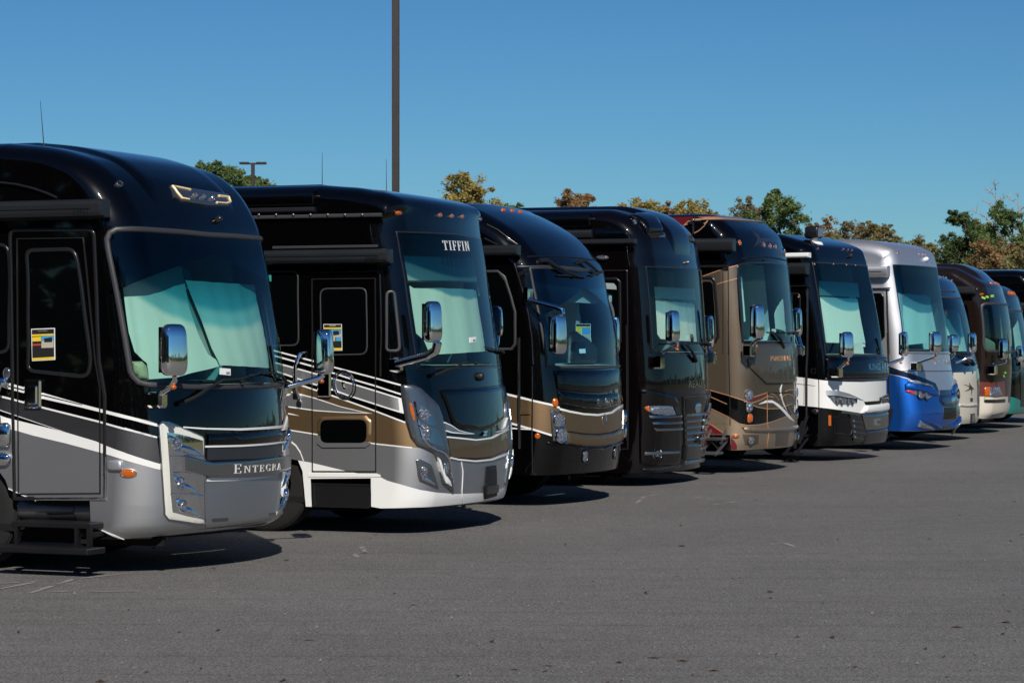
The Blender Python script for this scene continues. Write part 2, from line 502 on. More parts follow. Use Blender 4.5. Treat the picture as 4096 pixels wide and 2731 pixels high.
# strokes of a roman capital alphabet on a unit-high cell: (width, polygons)
def _bar(x0, x1, y0, y1): return [(x0, y0), (x1, y0), (x1, y1), (x0, y1)]
def _ell(cx, cy, rx, ry, w, h, a0, a1, n=14):
    o = []; i_ = []
    for k in range(n+1):
        a = rad(a0+(a1-a0)*k/n); c, s = math.cos(a), math.sin(a)
        o.append((cx+rx*c, cy+ry*s)); i_.append((cx+(rx-w)*c, cy+(ry-h)*s))
    return [[o[k], o[k+1], i_[k+1], i_[k]] for k in range(n)]
_T, _H = 0.115, 0.042        # thick stem, thin hairline
SERIF = {
 'I': (0.36, [_bar(.11, .11+_T, 0, 1), _bar(.02, .34, 0, _H), _bar(.02, .34, 1-_H, 1)]),
 'T': (0.72, [_bar(.29, .29+_T, 0, 1), _bar(.18, .54, 0, _H), _bar(.02, .70, 1-_H, 1), _bar(.02, .07, .76, 1), _bar(.65, .70, .76, 1)]),
 'F': (0.62, [_bar(.10, .10+_T, 0, 1), _bar(.01, .35, 0, _H), _bar(.01, .58, 1-_H, 1), _bar(.53, .58, .76, 1), _bar(.24, .44, .49, .49+_H), _bar(.40, .44, .40, .62)]),
 'E': (0.68, [_bar(.10, .10+_T, 0, 1), _bar(.01, .62, 0, _H), _bar(.01, .60, 1-_H, 1), _bar(.57, .62, 0, .24), _bar(.55, .60, .76, 1), _bar(.24, .46, .49, .49+_H), _bar(.42, .46, .40, .62)]),
 'N': (0.84, [_bar(.12, .12+_H, 0, 1), _bar(.68, .68+_H, 0, 1), [(.08, 1), (.26, 1), (.735, 0), (.63, 0)], _bar(.01, .28, 0, _H), _bar(.56, .83, 1-_H, 1), _bar(.01, .2, 1-_H, 1)]),
 'L': (0.62, [_bar(.10, .10+_T, 0, 1), _bar(.01, .60, 0, _H), _bar(.01, .35, 1-_H, 1), _bar(.55, .60, 0, .26)]),
 'K': (0.76, [_bar(.10, .10+_T, 0, 1), _bar(.01, .35, 0, _H), _bar(.01, .35, 1-_H, 1), [(.24, .40), (.60, 1), (.68, 1), (.30, .38)], [(.34, .56), (.60, 0), (.76, 0), (.43, .68)]]),
 'A': (0.80, [[(.36, 1), (.44, 1), (.16, 0), (.10, 0)], [(.36, 1), (.46, 1), (.76, 0), (.60, 0)], _bar(.22, .62, .32, .32+_H), _bar(.01, .26, 0, _H), _bar(.52, .82, 0, _H)]),
 'V': (0.80, [[(.06, 1), (.22, 1), (.46, 0), (.38, 0)], [(.64, 1), (.70, 1), (.46, 0), (.40, 0)], _bar(.0, .28, 1-_H, 1), _bar(.56, .80, 1-_H, 1)]),
 'R': (0.74, [_bar(.10, .10+_T, 0, 1), _bar(.01, .35, 0, _H), _bar(.01, .35, 1-_H, 1), _bar(.24, .38, .48, .48+_H), [(.34, .50), (.46, .50), (.74, 0), (.60, 0)]] + _ell(.36, .75, .26, .25, _T, _H, -90, 90)),
 'P': (0.66, [_bar(.10, .10+_T, 0, 1), _bar(.01, .35, 0, _H), _bar(.01, .35, 1-_H, 1), _bar(.24, .38, .45, .45+_H)] + _ell(.36, .725, .26, .275, _T, _H, -90, 90)),
 'O': (0.82, _ell(.41, .5, .38, .51, _T, _H, 0, 360, 22)),
 'G': (0.84, _ell(.42, .5, .38, .51, _T, _H, 48, 318, 20) + [_bar(.62, .62+_T, .04, .42), _bar(.52, .84, .42-_H, .42), _bar(.66, .71, .72, .98)]),
 'S': (0.58, _ell(.29, .74, .23, .26, _T*.7, _H, 30, 260, 14) + _ell(.29, .26, .23, .26, _T*.7, _H, -150, 80, 14)),
 'X': (0.78, [[(.08, 1), (.24, 1), (.70, 0), (.54, 0)], [(.62, 1), (.68, 1), (.18, 0), (.12, 0)], _bar(.0, .3, 1-_H, 1), _bar(.5, .78, 1-_H, 1), _bar(.0, .28, 0, _H), _bar(.46, .78, 0, _H)]),
 ' ': (0.45, []),
}
_SANS = {}
def sans_polys(text):
    """outline faces of a word in the built-in sans face: list of polygons on a unit-high cell, total width"""
    cu = bpy.data.curves.new('lettering', 'FONT'); cu.body = text; cu.size = 1.0; cu.resolution_u = 2
    ob = bpy.data.objects.new('lettering', cu); COL.objects.link(ob)
    dg = bpy.context.evaluated_depsgraph_get()
    me = bpy.data.meshes.new_from_object(ob.evaluated_get(dg))
    P = [[(me.vertices[i].co.x, me.vertices[i].co.y) for i in p.vertices] for p in me.polygons]
    bpy.data.objects.remove(ob); bpy.data.curves.remove(cu); bpy.data.meshes.remove(me)
    xs = [q[0] for p in P for q in p]; ys = [q[1] for p in P for q in p]
    x0, y0, h = min(xs), min(ys), max(ys)-min(ys)
    P = [[((q[0]-x0)/h, (q[1]-y0)/h) for q in p] for p in P]
    return P, (max(xs)-x0)/h

class Coach:
    def __init__(s, name, prof, pose, bow, paint, label, cut=None, R=0.28, rc=(0.08, 0.28), L=11.0, hw=1.25):
        X, Y, al = pose
        s.b = Body(prof, hw=hw, R=R, bow=bow, rc=rc, L=L)
        s.root = empty(name, (X, Y, 0), -rad(al))
        tag(s.root, label, 'motorhome', 'motorhomes parked in a slanting row')
        s.paint = paint; s.cut = cut or []
        s.hole = None; s.n = 0

    # -- local (x, v, z) with v towards the door side -> object space
    @staticmethod
    def W(p): return (p[0], -p[1], p[2])

    def shell(s):
        b = s.b
        n = len(b.P)
        k = b.hw-b.R
        A = [-k+2*k*i/22 for i in range(23)]
        c = [k+b.R*math.pi/2*i/9 for i in range(1, 10)]
        A = [-x for x in reversed(c)] + A + c
        bm = bmesh.new()
        g = [[bm.verts.new((a, float(i), 0)) for a in A] for i in range(n)]
        for i in range(n-1):
            for j in range(len(A)-1):
                bm.faces.new((g[i][j], g[i][j+1], g[i+1][j+1], g[i+1][j]))
        if s.hole:
            H = [(max(-b.amax+.02, min(b.amax-.02, a)), b.tz(max(-b.amax+.02, min(b.amax-.02, a)), z)) for a, z in s.hole]
            ar = sum(H[i][0]*H[(i+1) % len(H)][1]-H[(i+1) % len(H)][0]*H[i][1] for i in range(len(H)))
            if ar < 0: H = H[::-1]
            cand = [f for f in bm.faces if f.calc_center_median().y < b.nf+1]
            for i in range(len(H)):
                p, q = H[i], H[(i+1) % len(H)]
                d = (q[0]-p[0], q[1]-p[1])
                if math.hypot(*d) < 1e-5: continue
                nn = Vector((d[1], -d[0], 0)).normalized()     # outwards
                geom = list(set(cand)) + list({e for f in cand for e in f.edges}) + list({v for f in cand for v in f.verts})
                r = bmesh.ops.bisect_plane(bm, geom=geom, plane_co=(p[0], p[1], 0), plane_no=nn, dist=1e-6)
                fs = {x for x in r['geom'] if isinstance(x, bmesh.types.BMFace) and x.is_valid} | {f for f in cand if f.is_valid}
                cand = [f for f in fs if (f.calc_center_median()-Vector((p[0], p[1], 0))).dot(nn) < 0]
            bmesh.ops.delete(bm, geom=cand, context='FACES')
        bm.verts.index_update()
        V = []; NV = []
        for v in bm.verts:
            a, t = v.co.x, v.co.y
            V.append(b.atf(a, t))
            if abs(a) > b.amax-1e-5: NV.append((0, math.copysign(1, a), 0)); continue
            e = 0.004; f = 0.25
            p0, p1 = b.atf(a-e, t), b.atf(a+e, t)
            q0, q1 = b.atf(a, max(0, t-f)), b.atf(a, min(n-1.001, t+f))
            u = Vector(p1)-Vector(p0); w = Vector(q1)-Vector(q0); m = u.cross(w).normalized()
            NV.append(tuple(m))
        F = [[v.index for v in f.verts] for f in bm.faces]
        FN = [None]*len(F)
        # the flat flanks, with the wheel arch and step-well cut-outs along the door side's sill
        for sg in (1, -1):
            row = [v for v in bm.verts if abs(v.co.x-sg*b.amax) < 1e-5]
            row.sort(key=lambda v: v.co.y)
            idx = [v.index for v in row]
            P0, P1 = V[idx[-1]], V[idx[0]]
            pts = []
            if sg == 1:
                for x, z in s.cut:
                    if P0[0] < x < P1[0]: pts.append((x, b.hw, z))
            base = len(V)
            V += pts; NV += [(0, sg, 0)]*len(pts)
            loop = idx + list(range(base, base+len(pts)))
            F.append(loop); FN.append((0, sg, 0))
        bm.free()
        V = [s.W(p) for p in V]; NV = [s.W(p) for p in NV]
        FN = [None if q is None else s.W(q) for q in FN]
        # triangulate the flanks, orient everything outwards
        F2 = []; N2 = []
        for f, fn in zip(F, FN):
            if fn is not None:
                for q in tessellate_polygon([[Vector((V[i][0], V[i][2], 0)) for i in f]]):
                    F2.append([f[i] for i in q]); N2.append(fn)
            else: F2.append(f); N2.append(None)
        loops = []
        for i, f in enumerate(F2):
            p = [Vector(V[j]) for j in f[:3]]
            gn = (p[1]-p[0]).cross(p[2]-p[0])
            ref = Vector(N2[i]) if N2[i] else Vector(NV[f[0]])
            if gn.dot(ref) < 0: F2[i] = f[::-1]
            for j in F2[i]: loops.append(N2[i] if N2[i] else NV[j])
        s.body = mesh_obj('body', V, F2, s.paint, s.root, True, 180, normals=loops)
        # floor and frame under the shell
        zb = b.P[0][1]
        m = MB()
        m.box((-b.L/2-.25, 0, zb+.07), (b.L-.9, 2*b.hw-.12, .06))
        for y in (-.45, .45): m.box((-b.L/2-.3, y, zb+.0), (b.L-1.0, .09, .16))
        m.build('underbody', 'underside', s.root, smooth=False)

    # -- a piece of skin: polygons in unrolled coordinates (a, z)
    def patch(s, name, mat, polys, off=0.002, parent=None, inset=0.0, da=0.06, dz=0.08, bulge=0.0, bw=0.03, wave=None, depth=None, mirror=False):
        b = s.b
        if polys and isinstance(polys[0][0], (int, float)): polys = [polys]
        if mirror: polys = [[(-a, z) for a, z in reversed(p)] for p in polys]
        V = []; F = []; NL = []
        custom = bulge == 0 and wave is None
        if bulge: da, dz = min(da, .03), min(dz, .03)
        for pts in polys:
            if len(pts) < 3: continue
            bm = bmesh.new()
            vv = [bm.verts.new((a, z, 0)) for a, z in pts]
            for t in tessellate_polygon([[Vector((a, z, 0)) for a, z in pts]]):
                try: bm.faces.new([vv[i] for i in t])
                except ValueError: pass
            a0 = min(p[0] for p in pts); a1 = max(p[0] for p in pts); z0 = min(p[1] for p in pts); z1 = max(p[1] for p in pts)
            lim = b.amax+0.001
            cuts = []
            if a0 < lim and a1 > -lim:
                for sg in (1, -1):
                    if a0 < sg*b.amax < a1: cuts.append((sg*b.amax, 0))
                x = math.ceil(max(a0, -lim)/da)*da
                while x < min(a1, lim): cuts.append((x, 0)); x += da
                kk = b.hw-b.R
                for sg in (1, -1):
                    for q in range(0, 8):
                        x = sg*(kk+b.R*math.pi/2*q/8)
                        if a0+.005 < x < a1-.005: cuts.append((x, 0))
                z = math.ceil(z0/dz)*dz
                while z < z1: cuts.append((z, 1)); z += dz
            elif not custom:
                x = math.ceil(a0/da)*da
                while x < a1: cuts.append((x, 0)); x += da
                z = math.ceil(z0/dz)*dz
                while z < z1: cuts.append((z, 1)); z += dz
            for c, ax in cuts:
                bmesh.ops.bisect_plane(bm, geom=bm.verts[:]+bm.edges[:]+bm.faces[:], plane_co=(c, 0, 0) if ax == 0 else (0, c, 0), plane_no=(1, 0, 0) if ax == 0 else (0, 1, 0), dist=1e-5)
            bm.verts.index_update()
            base = len(V); nv = len(bm.verts)
            top = []; nor = []
            for v in bm.verts:
                a, z = v.co.x, v.co.y
                p = b.pos(a, z, inset); n = b.nrm(a, z)
                h = off
                if bulge: 
                    q = min(1.0, edge_dist((a, z), pts)/bw); h += bulge*math.sqrt(1-(1-q)**2)
                if wave: h += wave(a, z)
                top.append((p[0]+n[0]*h, p[1]+n[1]*h, p[2]+n[2]*h)); nor.append(n)
            V += [s.W(p) for p in top]
            d = depth if depth is not None else min(off+0.004, 0.05)
            low = []
            for v, p, n in zip(bm.verts, top, nor): low.append((p[0]-n[0]*d, p[1]-n[1]*d, p[2]-n[2]*d))
            V += [s.W(p) for p in low]
            NW = [s.W(n) for n in nor]
            for f in bm.faces:
                q = [v.index for v in f.verts]
                p = [Vector(V[base+j]) for j in q[:3]]
                if (p[1]-p[0]).cross(p[2]-p[0]).dot(Vector(NW[q[0]])) < 0: q = q[::-1]
                F.append([base+j for j in q]); NL += [NW[j] for j in q]
                es = list(zip(q, q[1:]+q[:1]))
                be = {tuple(sorted((e.verts[0].index, e.verts[1].index))) for e in f.edges if e.is_boundary}
                for i, j in es:
                    if tuple(sorted((i, j))) in be:
                        r = [base+j, base+i, base+nv+i, base+nv+j]
                        F.append(r)
                        pp = [Vector(V[x]) for x in r[:3]]
                        gn = (pp[1]-pp[0]).cross(pp[2]-pp[0])
                        gn = tuple(gn.normalized()) if gn.length > 1e-12 else (0, 0, 1)
                        NL += [gn]*4
            bm.free()
        if not F: return None
        return mesh_obj(name, V, F, mat, parent or s.root, True, 40, normals=NL if custom else None)

    def ring(s, name, mat, pts, w, h, parent=None, mirror=False, off=0.0, fit=0.05):
        """a raised moulding along a closed outline, w wide and h proud"""
        b = s.b
        if mirror: pts = [(-a, z) for a, z in reversed(pts)]
        pts = densify(pts, fit)
        loops = [(poly_offset(pts, d*w), hh*h+off) for d, hh in ((0, -.6), (.04, .55), (.25, 1.0), (.75, 1.0), (.96, .55), (1.0, -.6))]
        V = []; F = []; n = len(pts)
        for lp, hh in loops:
            for a, z in lp:
                p = b.pos(a, z); m = b.nrm(a, z)
                V.append(s.W((p[0]+m[0]*hh, p[1]+m[1]*hh, p[2]+m[2]*hh)))
        c = sum((Vector(s.W(b.nrm(a, z))) for a, z in pts), Vector())
        for k in range(len(loops)-1):
            for i in range(n):
                j = (i+1) % n
                F.append((k*n+i, k*n+j, (k+1)*n+j, (k+1)*n+i))
        i = 2*n
        p = [Vector(V[x]) for x in (2*n, 2*n+1, 3*n+1)]
        if (p[1]-p[0]).cross(p[2]-p[0]).dot(c) < 0: F = [f[::-1] for f in F]
        return mesh_obj(name, V, F, mat, parent or s.root, True, 60)

    def line(s, name, mat, pts, r=0.004, off=None, parent=None, mirror=False, n=6, fit=0.06):
        """a rod lying along the skin"""
        if mirror: pts = [(-a, z) for a, z in pts]
        pts = densify(pts, fit, False)
        m = MB(); out = []
        for a, z in pts:
            p = s.b.pos(a, z); q = s.b.nrm(a, z); h = (r*0.3 if off is None else off)
            out.append(s.W((p[0]+q[0]*h, p[1]+q[1]*h, p[2]+q[2]*h)))
        m.tube(out, r, n)
        return m.build(name, mat, parent or s.root, angle=60)

    def strip(s, name, mat, up, lo, parent=None, off=0.002, **kw):
        return s.patch(name, mat, list(up)+list(reversed(lo)), off, parent, **kw)

    def frame_at(s, a, z):
        p = Vector(s.W(s.b.pos(a, z))); n = Vector(s.W(s.b.nrm(a, z)))
        u = Vector((0, 0, 1)); u = (u-n*u.dot(n)).normalized(); r = u.cross(n)
        return p, r, u, n        # r points to the viewer's right when facing the skin

    def lamp(s, name, a, z, rx, rz, mat='lamp_lens', h=0.02, bezel='chrome', parent=None, mirror=False, off=0.0):
        """round or oval lamp standing proud of the skin: bezel with a domed lens set in it"""
        if mirror: a = -a
        p, r, u, n = s.frame_at(a, z); p = p+n*off
        def put(prof, k=20):
            V = []; F = []
            for f, hh in prof:
                for i in range(k):
                    t = 2*math.pi*i/k
                    V.append(p+r*(rx*f*math.cos(t))+u*(rz*f*math.sin(t))+n*hh)
            for j in range(len(prof)-1):
                for i in range(k):
                    q = (i+1) % k
                    F.append((j*k+i, j*k+q, (j+1)*k+q, (j+1)*k+i))
            F.append(tuple(range((len(prof)-1)*k, len(prof)*k)))
            return V, F
        par = parent or s.root
        if bezel:
            V, F = put([(1.16, -.004), (1.16, h*.7), (1.08, h), (1.0, h*.8), (.97, h*.3)])
            bz = mesh_obj(name, V, F, bezel, par, True, 50); par = bz; nm = 'lens'
        else: nm = name
        V, F = put([(1.0, h*.25 if bezel else -.004), (.97, h*.55), (.8, h*.85), (.55, h*1.05), (.25, h*1.15), (.02, h*1.18)])
        o = mesh_obj(nm, V, F, mat, par, True, 60)
        return bz if bezel else o

    def word(s, name, mat, text, p0, p1, h0, h1=None, font='serif', off=0.004, track=0.12, parent=None, slant=0.0, first=1.0):
        """lettering laid on the skin from p0 to p1 (baseline ends, unrolled coordinates)"""
        h1 = h1 or h0
        cells = []; x = 0.0
        if font == 'serif':
            for i, ch in enumerate(text):
                w, pl = SERIF[ch]; k = first if i == 0 else 1.0
                if i: x += track
                cells.append([[(x+q[0]*k, q[1]*k) for q in p] for p in pl])
                x += w*k
            tot = x
        else:
            polys, tot = sans_polys(text); cells = [polys]
        for polys in cells:
            if not polys: continue
            out = []
            for p in polys:
                q = []
                for x, y in p:
                    t = (x+slant*y)/tot
                    q.append((p0[0]+(p1[0]-p0[0])*t, p0[1]+(p1[1]-p0[1])*t+y*(h0+(h1-h0)*t)))
                out.append(q)
            s.patch(name if font != 'serif' else 'letter', mat, out, off, parent, da=0.2, dz=0.3)

    # -- boxes standing on the door-side flank: x, z extents, depth outwards
    def side_box(s, name, mat, x0, x1, z0, z1, d, prof=None, parent=None, v0=None):
        """extrusion along the flank; prof is a list of (depth fraction, height fraction)"""
        v0 = s.b.hw-0.003 if v0 is None else v0
        prof = prof or [(0, 0), (.55, 0), (.9, .12), (1, .3), (1, .72), (.85, .92), (.6, 1), (0, 1)]
        m = MB(); n = len(prof)
        bev = min(0.035, d*.3)
        rings = [(x0, 1.0), (x1-bev, 1.0), (x1-bev*.3, .97), (x1, .86)]
        V = []; F = []
        for x, k in rings:
            for dd, hh in prof:
                V.append(s.W((x, v0+dd*d*k, z0+((hh-.5)*k+.5)*(z1-z0))))
        for i in range(len(rings)-1):
            for j in range(n):
                q = (j+1) % n
                F.append((i*n+j, i*n+q, (i+1)*n+q, (i+1)*n+j))
        F.append(tuple(range(n))); F.append(tuple((len(rings)-1)*n+j for j in range(n))[::-1])
        m.add(V, F)
        o = m.build(name, mat, parent or s.root, angle=25)
        bm = bmesh.new(); bm.from_mesh(o.data); bmesh.ops.recalc_face_normals(bm, faces=bm.faces); bm.to_mesh(o.data); bm.free()
        return o

    def wheel(s, x, r=0.5, side=1, tread=0.27, lone=False):
        """dual-look road wheel with tyre and rim"""
        v = s.b.hw-0.06
        h = empty('wheel', (x, -side*(v-tread/2), r)); h.parent = s.root
        sg = -side
        m = MB(); t = tread/2
        pr = [(r*.58, -t*.8), (r*.62, -t*.98), (r*.80, -t), (r*.93, -t*.93), (r*.985, -t*.75)]
        for g in range(4):
            c = -t*.6+g*t*.4
            pr += [(r, c-t*.13), (r, c+t*.13), (r*.975, c+t*.16), (r*.975, c+t*.24)]
        pr += [(r*.985, t*.75), (r*.93, t*.93), (r*.80, t), (r*.62, t*.98), (r*.58, t*.8)]
        m.lathe([(a, h2*sg) for a, h2 in pr], axis='y', n=48).build('tyre', 'tyre', h, angle=40)
        m = MB()
        m.lathe([(r*.60, t*.82*sg), (r*.585, t*.95*sg), (r*.54, t*.85*sg), (r*.50, t*.35*sg), (r*.30, t*.25*sg), (r*.24, t*.55*sg), (r*.12, t*.6*sg), (.001, t*.6*sg)], axis='y', n=36)
        m.build('rim', 'chrome', h, angle=40)
        if not lone:
            for xx, sd in ((x, -1), (x-6.2, 1), (x-6.2, -1)):
                g = h.copy(); COL.objects.link(g); g.parent = s.root
                g.location = (xx, -sd*(v-tread/2), r); g.rotation_euler = (0, 0, 0 if sd == side else math.pi)
                for ch in h.children:
                    k = ch.copy(); COL.objects.link(k); k.parent = g
            m = MB()
            for xx in (x, x-6.2): m.tube([(xx, -v+.2, r*.95), (xx, v-.2, r*.95)], .07, 8); m.rbox((xx, 0, r*.95), (.35, .4, .3), 3, 8)
            m.build('axles', 'underside', s.root, angle=60)
        return h

    def windscreen(s, outline, glassmat, gw=0.04, gh=0.016, gasket='gasket', pane_off=0.004, dash_z=None, sill=None):
        """pane, rubber surround, hole in the shell and a bare cabin behind"""
        s.hole = poly_offset(outline, gw*0.55)
        s.ring('windscreen_gasket', gasket, outline, gw, gh)
        pane = s.patch('windscreen', glassmat, poly_offset(outline, gw*0.6), pane_off, depth=0.004)
        zmin = min(p[1] for p in outline); zmax = max(p[1] for p in outline)
        b = s.b
        zd = dash_z if dash_z is not None else zmin+0.04
        # cabin: dash shelf, floor and bulkhead
        V = []; F = []
        As = [-b.amax*.97+2*b.amax*.97*i/16 for i in range(17)]
        for a in As:
            p = b.pos(a, zd, 0.05); V.append(s.W((p[0], p[1]*.96, zd)))
            V.append(s.W((min(p[0], b.xs(zd)-.1)-.55, p[1]*.96, zd+.03)))
            V.append(s.W((min(p[0], b.xs(zd)-.1)-.6, p[1]*.96, zd-.35)))
        for i in range(16):
            for k in (0, 1): F.append((3*i+k, 3*i+3+k, 3*i+4+k, 3*i+1+k))
        mesh_obj('dashboard', V, F, 'dash', s.root, True, 40)
        w = b.hw-.05; zf = zd-.36; zc = zmax-.02; x0 = b.xs(zd)-.12; x1 = -2.4; xc = min(b.xs(zc+.1), -.35)-.12
        V = [(x0, -w, zf), (x0, w, zf), (x1, w, zf), (x1, -w, zf), (xc, -w, zc), (xc, w, zc), (x1, w, zc), (x1, -w, zc), (x0, -w, zd), (x0, w, zd)]
        mesh_obj('cabin_lining', V, [(0, 1, 2, 3), (3, 2, 6, 7), (4, 5, 6, 7), (0, 3, 7, 4, 8), (1, 2, 6, 5, 9)], 'cabin_wall', s.root, False)
        for q in (-.55, .55):
            m = MB()
            m.rbox((x0-.95, q, zd-.12), (.5, .52, .2), 4, 8); m.rbox((x0-1.2, q, zd+.25), (.18, .5, .75), 4, 8); m.rbox((x0-1.24, q, zd+.72), (.14, .28, .2), 3.5, 8)
            m.build('cab_seat', 'seat_leather', s.root, angle=180)
        m = MB(); n = 20
        m.tube([(x0-.42+.10*math.sin(2*math.pi*i/n), .55+.21*math.cos(2*math.pi*i/n), zd+.08+.19*math.sin(2*math.pi*i/n)) for i in range(n+1)], .017, 6); m.build('steering_wheel', 'trim', s.root, angle=60)
        return pane

    def rear_mirror(s, head, size, arm, bracket=None, side=1, yaw=0.0, lens_amber=None, arm_r=0.02, p=4.2, parts=True):
        """chrome door mirror: head centre (x, v, z), size (depth, width, height), arm path, bracket box"""
        h = empty('mirror', s.W(head)); h.parent = s.root
        rel = lambda q: tuple(a-b for a, b in zip(s.W(q), s.W(head)))
        rot = Matrix.Rotation(yaw, 3, 'Z')
        d, w, t = size
        m = MB()
        def tp(q):
            k = 1-0.16*(q.z/t+.5)*max(0, q.x/d+.5)*1.2
            return (q.x, q.y*(1-0.10*(q.z/t+.5)), q.z) if q.x < 0 else (q.x*k, q.y*(1-0.10*(q.z/t+.5)), q.z)
        m.rbox((0, 0, 0), size, p, 14, rot, tp)
        m.build('housing', 'chrome', h, angle=180)
        m = MB(); m.box(tuple(rot @ Vector((-d*.49, 0, 0))), (d*.06, w*.86, t*.88), .01, rot); m.build('mirror_glass', 'side_glass', h)
        if arm:
            m = MB(); m.tube([rel(q) for q in arm], arm_r, 10); m.build('arm', 'chrome', h, angle=60)
        if bracket:
            (c, dm) = bracket
            m = MB(); m.box(rel(c), dm, .02, Matrix.Rotation(yaw*.5, 3, 'Z')); m.build('bracket', 'chrome', h, angle=30)
        if lens_amber:
            m = MB(); m.rbox(rel(lens_amber), (.05, .05, .04), 2.4, 8); m.build('turn_lamp', 'amber', h, angle=180)
        return h

    def wiper(s, arm, blade, r=0.012, off=0.05, boff=0.03):
        h = empty('wiper'); h.parent = s.root
        b = s.b
        def P(q, o): 
            p = b.pos(*q); n = b.nrm(*q); return s.W((p[0]+n[0]*o, p[1]+n[1]*o, p[2]+n[2]*o))
        arm = densify(arm, .08, False); blade = densify(blade, .08, False)
        n = len(arm)
        m = MB(); m.tube([P(q, off-(.03*max(0, 1-3*i/n))) for i, q in enumerate(arm)], [r*(1.7-1.0*i/(n-1)) for i in range(n)], 8); m.build('arm', 'trim', h, angle=60)
        m = MB(); m.tube([P(q, boff) for q in blade], r*.7, 6)
        c = blade[len(blade)//2]; 
        m.tube([P(c, boff-.005), P(c, off+.012)], r*1.3, 6); m.build('blade', 'trim', h, angle=60)
        return h

    def crown(s, mat, a0, t_from, t_to, h=0.05, name='roof_crown', ramp=0.12, slope=0.0):
        """raised fairing along the middle of the cap and roof"""
        b = s.b
        n0 = b.tz(0, t_from); n1 = n0
        lst = [i for i in range(len(b.P)) if i >= n0 and b.P[i][0] >= t_to and i < b.nf+6]
        A = [-a0-ramp, -a0-ramp*.7, -a0-ramp*.3, -a0] + [a0*(-1+2*i/12) for i in range(1, 12)] + [a0, a0+ramp*.3, a0+ramp*.7, a0+ramp]
        V = []; F = []
        for k, i in enumerate(lst):
            f = min(1, k/10.0); f = f*f*(3-2*f)
            ww = 0.55+0.45*min(1, k/(len(lst)*.8)) if slope else 1
            for a in A:
                e = max(0, min(1, (a0+ramp-abs(a))/ramp)); e = e*e*(3-2*e)
                p = b.at(a*ww, i, -h*f*e+.004*(1-e*f))
                V.append(s.W(p))
        m = len(A)
        for k in range(len(lst)-1):
            for j in range(m-1): F.append((k*m+j, (k+1)*m+j, (k+1)*m+j+1, k*m+j+1))
        if len(lst) > 2:
            p = [Vector(V[x]) for x in F[len(F)//2][:3]]
            if (p[1]-p[0]).cross(p[2]-p[0]).z+(p[1]-p[0]).cross(p[2]-p[0]).x < 0: F = [f[::-1] for f in F]
        return mesh_obj(name, V, F, mat, s.root, True, 70)
def flat_word(name, mat, text, x0, x1, z, h, y, parent):
    """sans lettering standing in an upright plane facing the door side"""
    polys, w = sans_polys(text)
    V = []; F = []
    for p in polys:
        b = len(V)
        for qx, qy in p: V.append((x0+(x1-x0)*qx/w, y, z+h*qy))
        F.append(tuple(range(b, b+len(p))))
    return mesh_obj(name, V, F, mat, parent, False)

# ---------------------------------------------------------------- ground
def asphalt():
    m, nt, b = new_mat('asphalt'); N = nt.nodes; L = nt.links
    tc = N.new('ShaderNodeTexCoord')
    def noise(sc, det=4, ro=0.6, vec=None):
        n = N.new('ShaderNodeTexNoise'); n.inputs['Scale'].default_value = sc; n.inputs['Detail'].default_value = det
        n.inputs['Roughness'].default_value = ro
        L.new(vec or tc.outputs['Object'], n.inputs['Vector']); return n.outputs['Fac']
    def ramp(src, pts):
        r = N.new('ShaderNodeValToRGB'); L.new(src, r.inputs[0])
        e = r.color_ramp.elements
        for i, (p, c) in enumerate(pts):
            x = e[i] if i < 2 else e.new(p)
            x.position = p; x.color = (c, c, c, 1) if not isinstance(c, tuple) else (*c, 1)
        return r.outputs[0]
    def mul(a, c, f=1.0):
        x = N.new('ShaderNodeMix'); x.data_type = 'RGBA'; x.blend_type = 'MULTIPLY'; x.inputs[0].default_value = f
        L.new(a, x.inputs[6]); L.new(c, x.inputs[7]); return x.outputs[2]
    base = ramp(noise(0.35, 5), [(0.3, (.128, .123, .116)), (0.7, (.155, .149, .141))])
    grit = ramp(noise(60, 4, .85), [(0.36, .05), (0.66, 2.1)])
    c = mul(base, grit)
    c = mul(c, ramp(noise(26, 4, .85), [(0.28, .40), (0.72, 1.6)]))
    c = mul(c, ramp(noise(4.5, 3, .7), [(0.32, .88), (0.68, 1.12)]))
    stones = N.new('ShaderNodeTexVoronoi'); stones.inputs['Scale'].default_value = 26
    L.new(tc.outputs['Object'], stones.inputs['Vector'])
    st = ramp(stones.outputs['Distance'], [(0.05, 2.6), (0.15, 1.0)])
    c = mul(c, st)
    mp = N.new('ShaderNodeMapping'); mp.inputs['Scale'].default_value = (0.10, 1.4, 1); mp.inputs['Rotation'].default_value = (0, 0, rad(12))
    L.new(tc.outputs['Object'], mp.inputs[0])
    streak = ramp(noise(1.3, 5, .6, mp.outputs[0]), [(0.36, .95), (0.62, 1.03)])
    c = mul(c, streak)
    mp2 = N.new('ShaderNodeMapping'); mp2.inputs['Rotation'].default_value = (0, 0, rad(8)); mp2.inputs['Scale'].default_value = (.05, .4, 1)
    L.new(tc.outputs['Object'], mp2.inputs[0])
    wv = N.new('ShaderNodeTexWave'); wv.inputs['Scale'].default_value = .9; wv.inputs['Distortion'].default_value = 3.5; wv.inputs['Detail'].default_value = 3
    wv.bands_direction = 'Y'
    L.new(mp2.outputs[0], wv.inputs['Vector'])
    c = mul(c, ramp(wv.outputs['Fac'], [(0.0, .86), (0.02, 1.0)]))
    L.new(c, b.inputs['Base Color'])
    b.inputs['Roughness'].default_value = 0.85; b.inputs['Specular IOR Level'].default_value = 0.35
    bp = N.new('ShaderNodeBump'); bp.inputs['Strength'].default_value = 0.5; bp.inputs['Distance'].default_value = 0.008
    L.new(noise(70, 3, .7), bp.inputs['Height']); L.new(bp.outputs[0], b.inputs['Normal'])
asphalt()
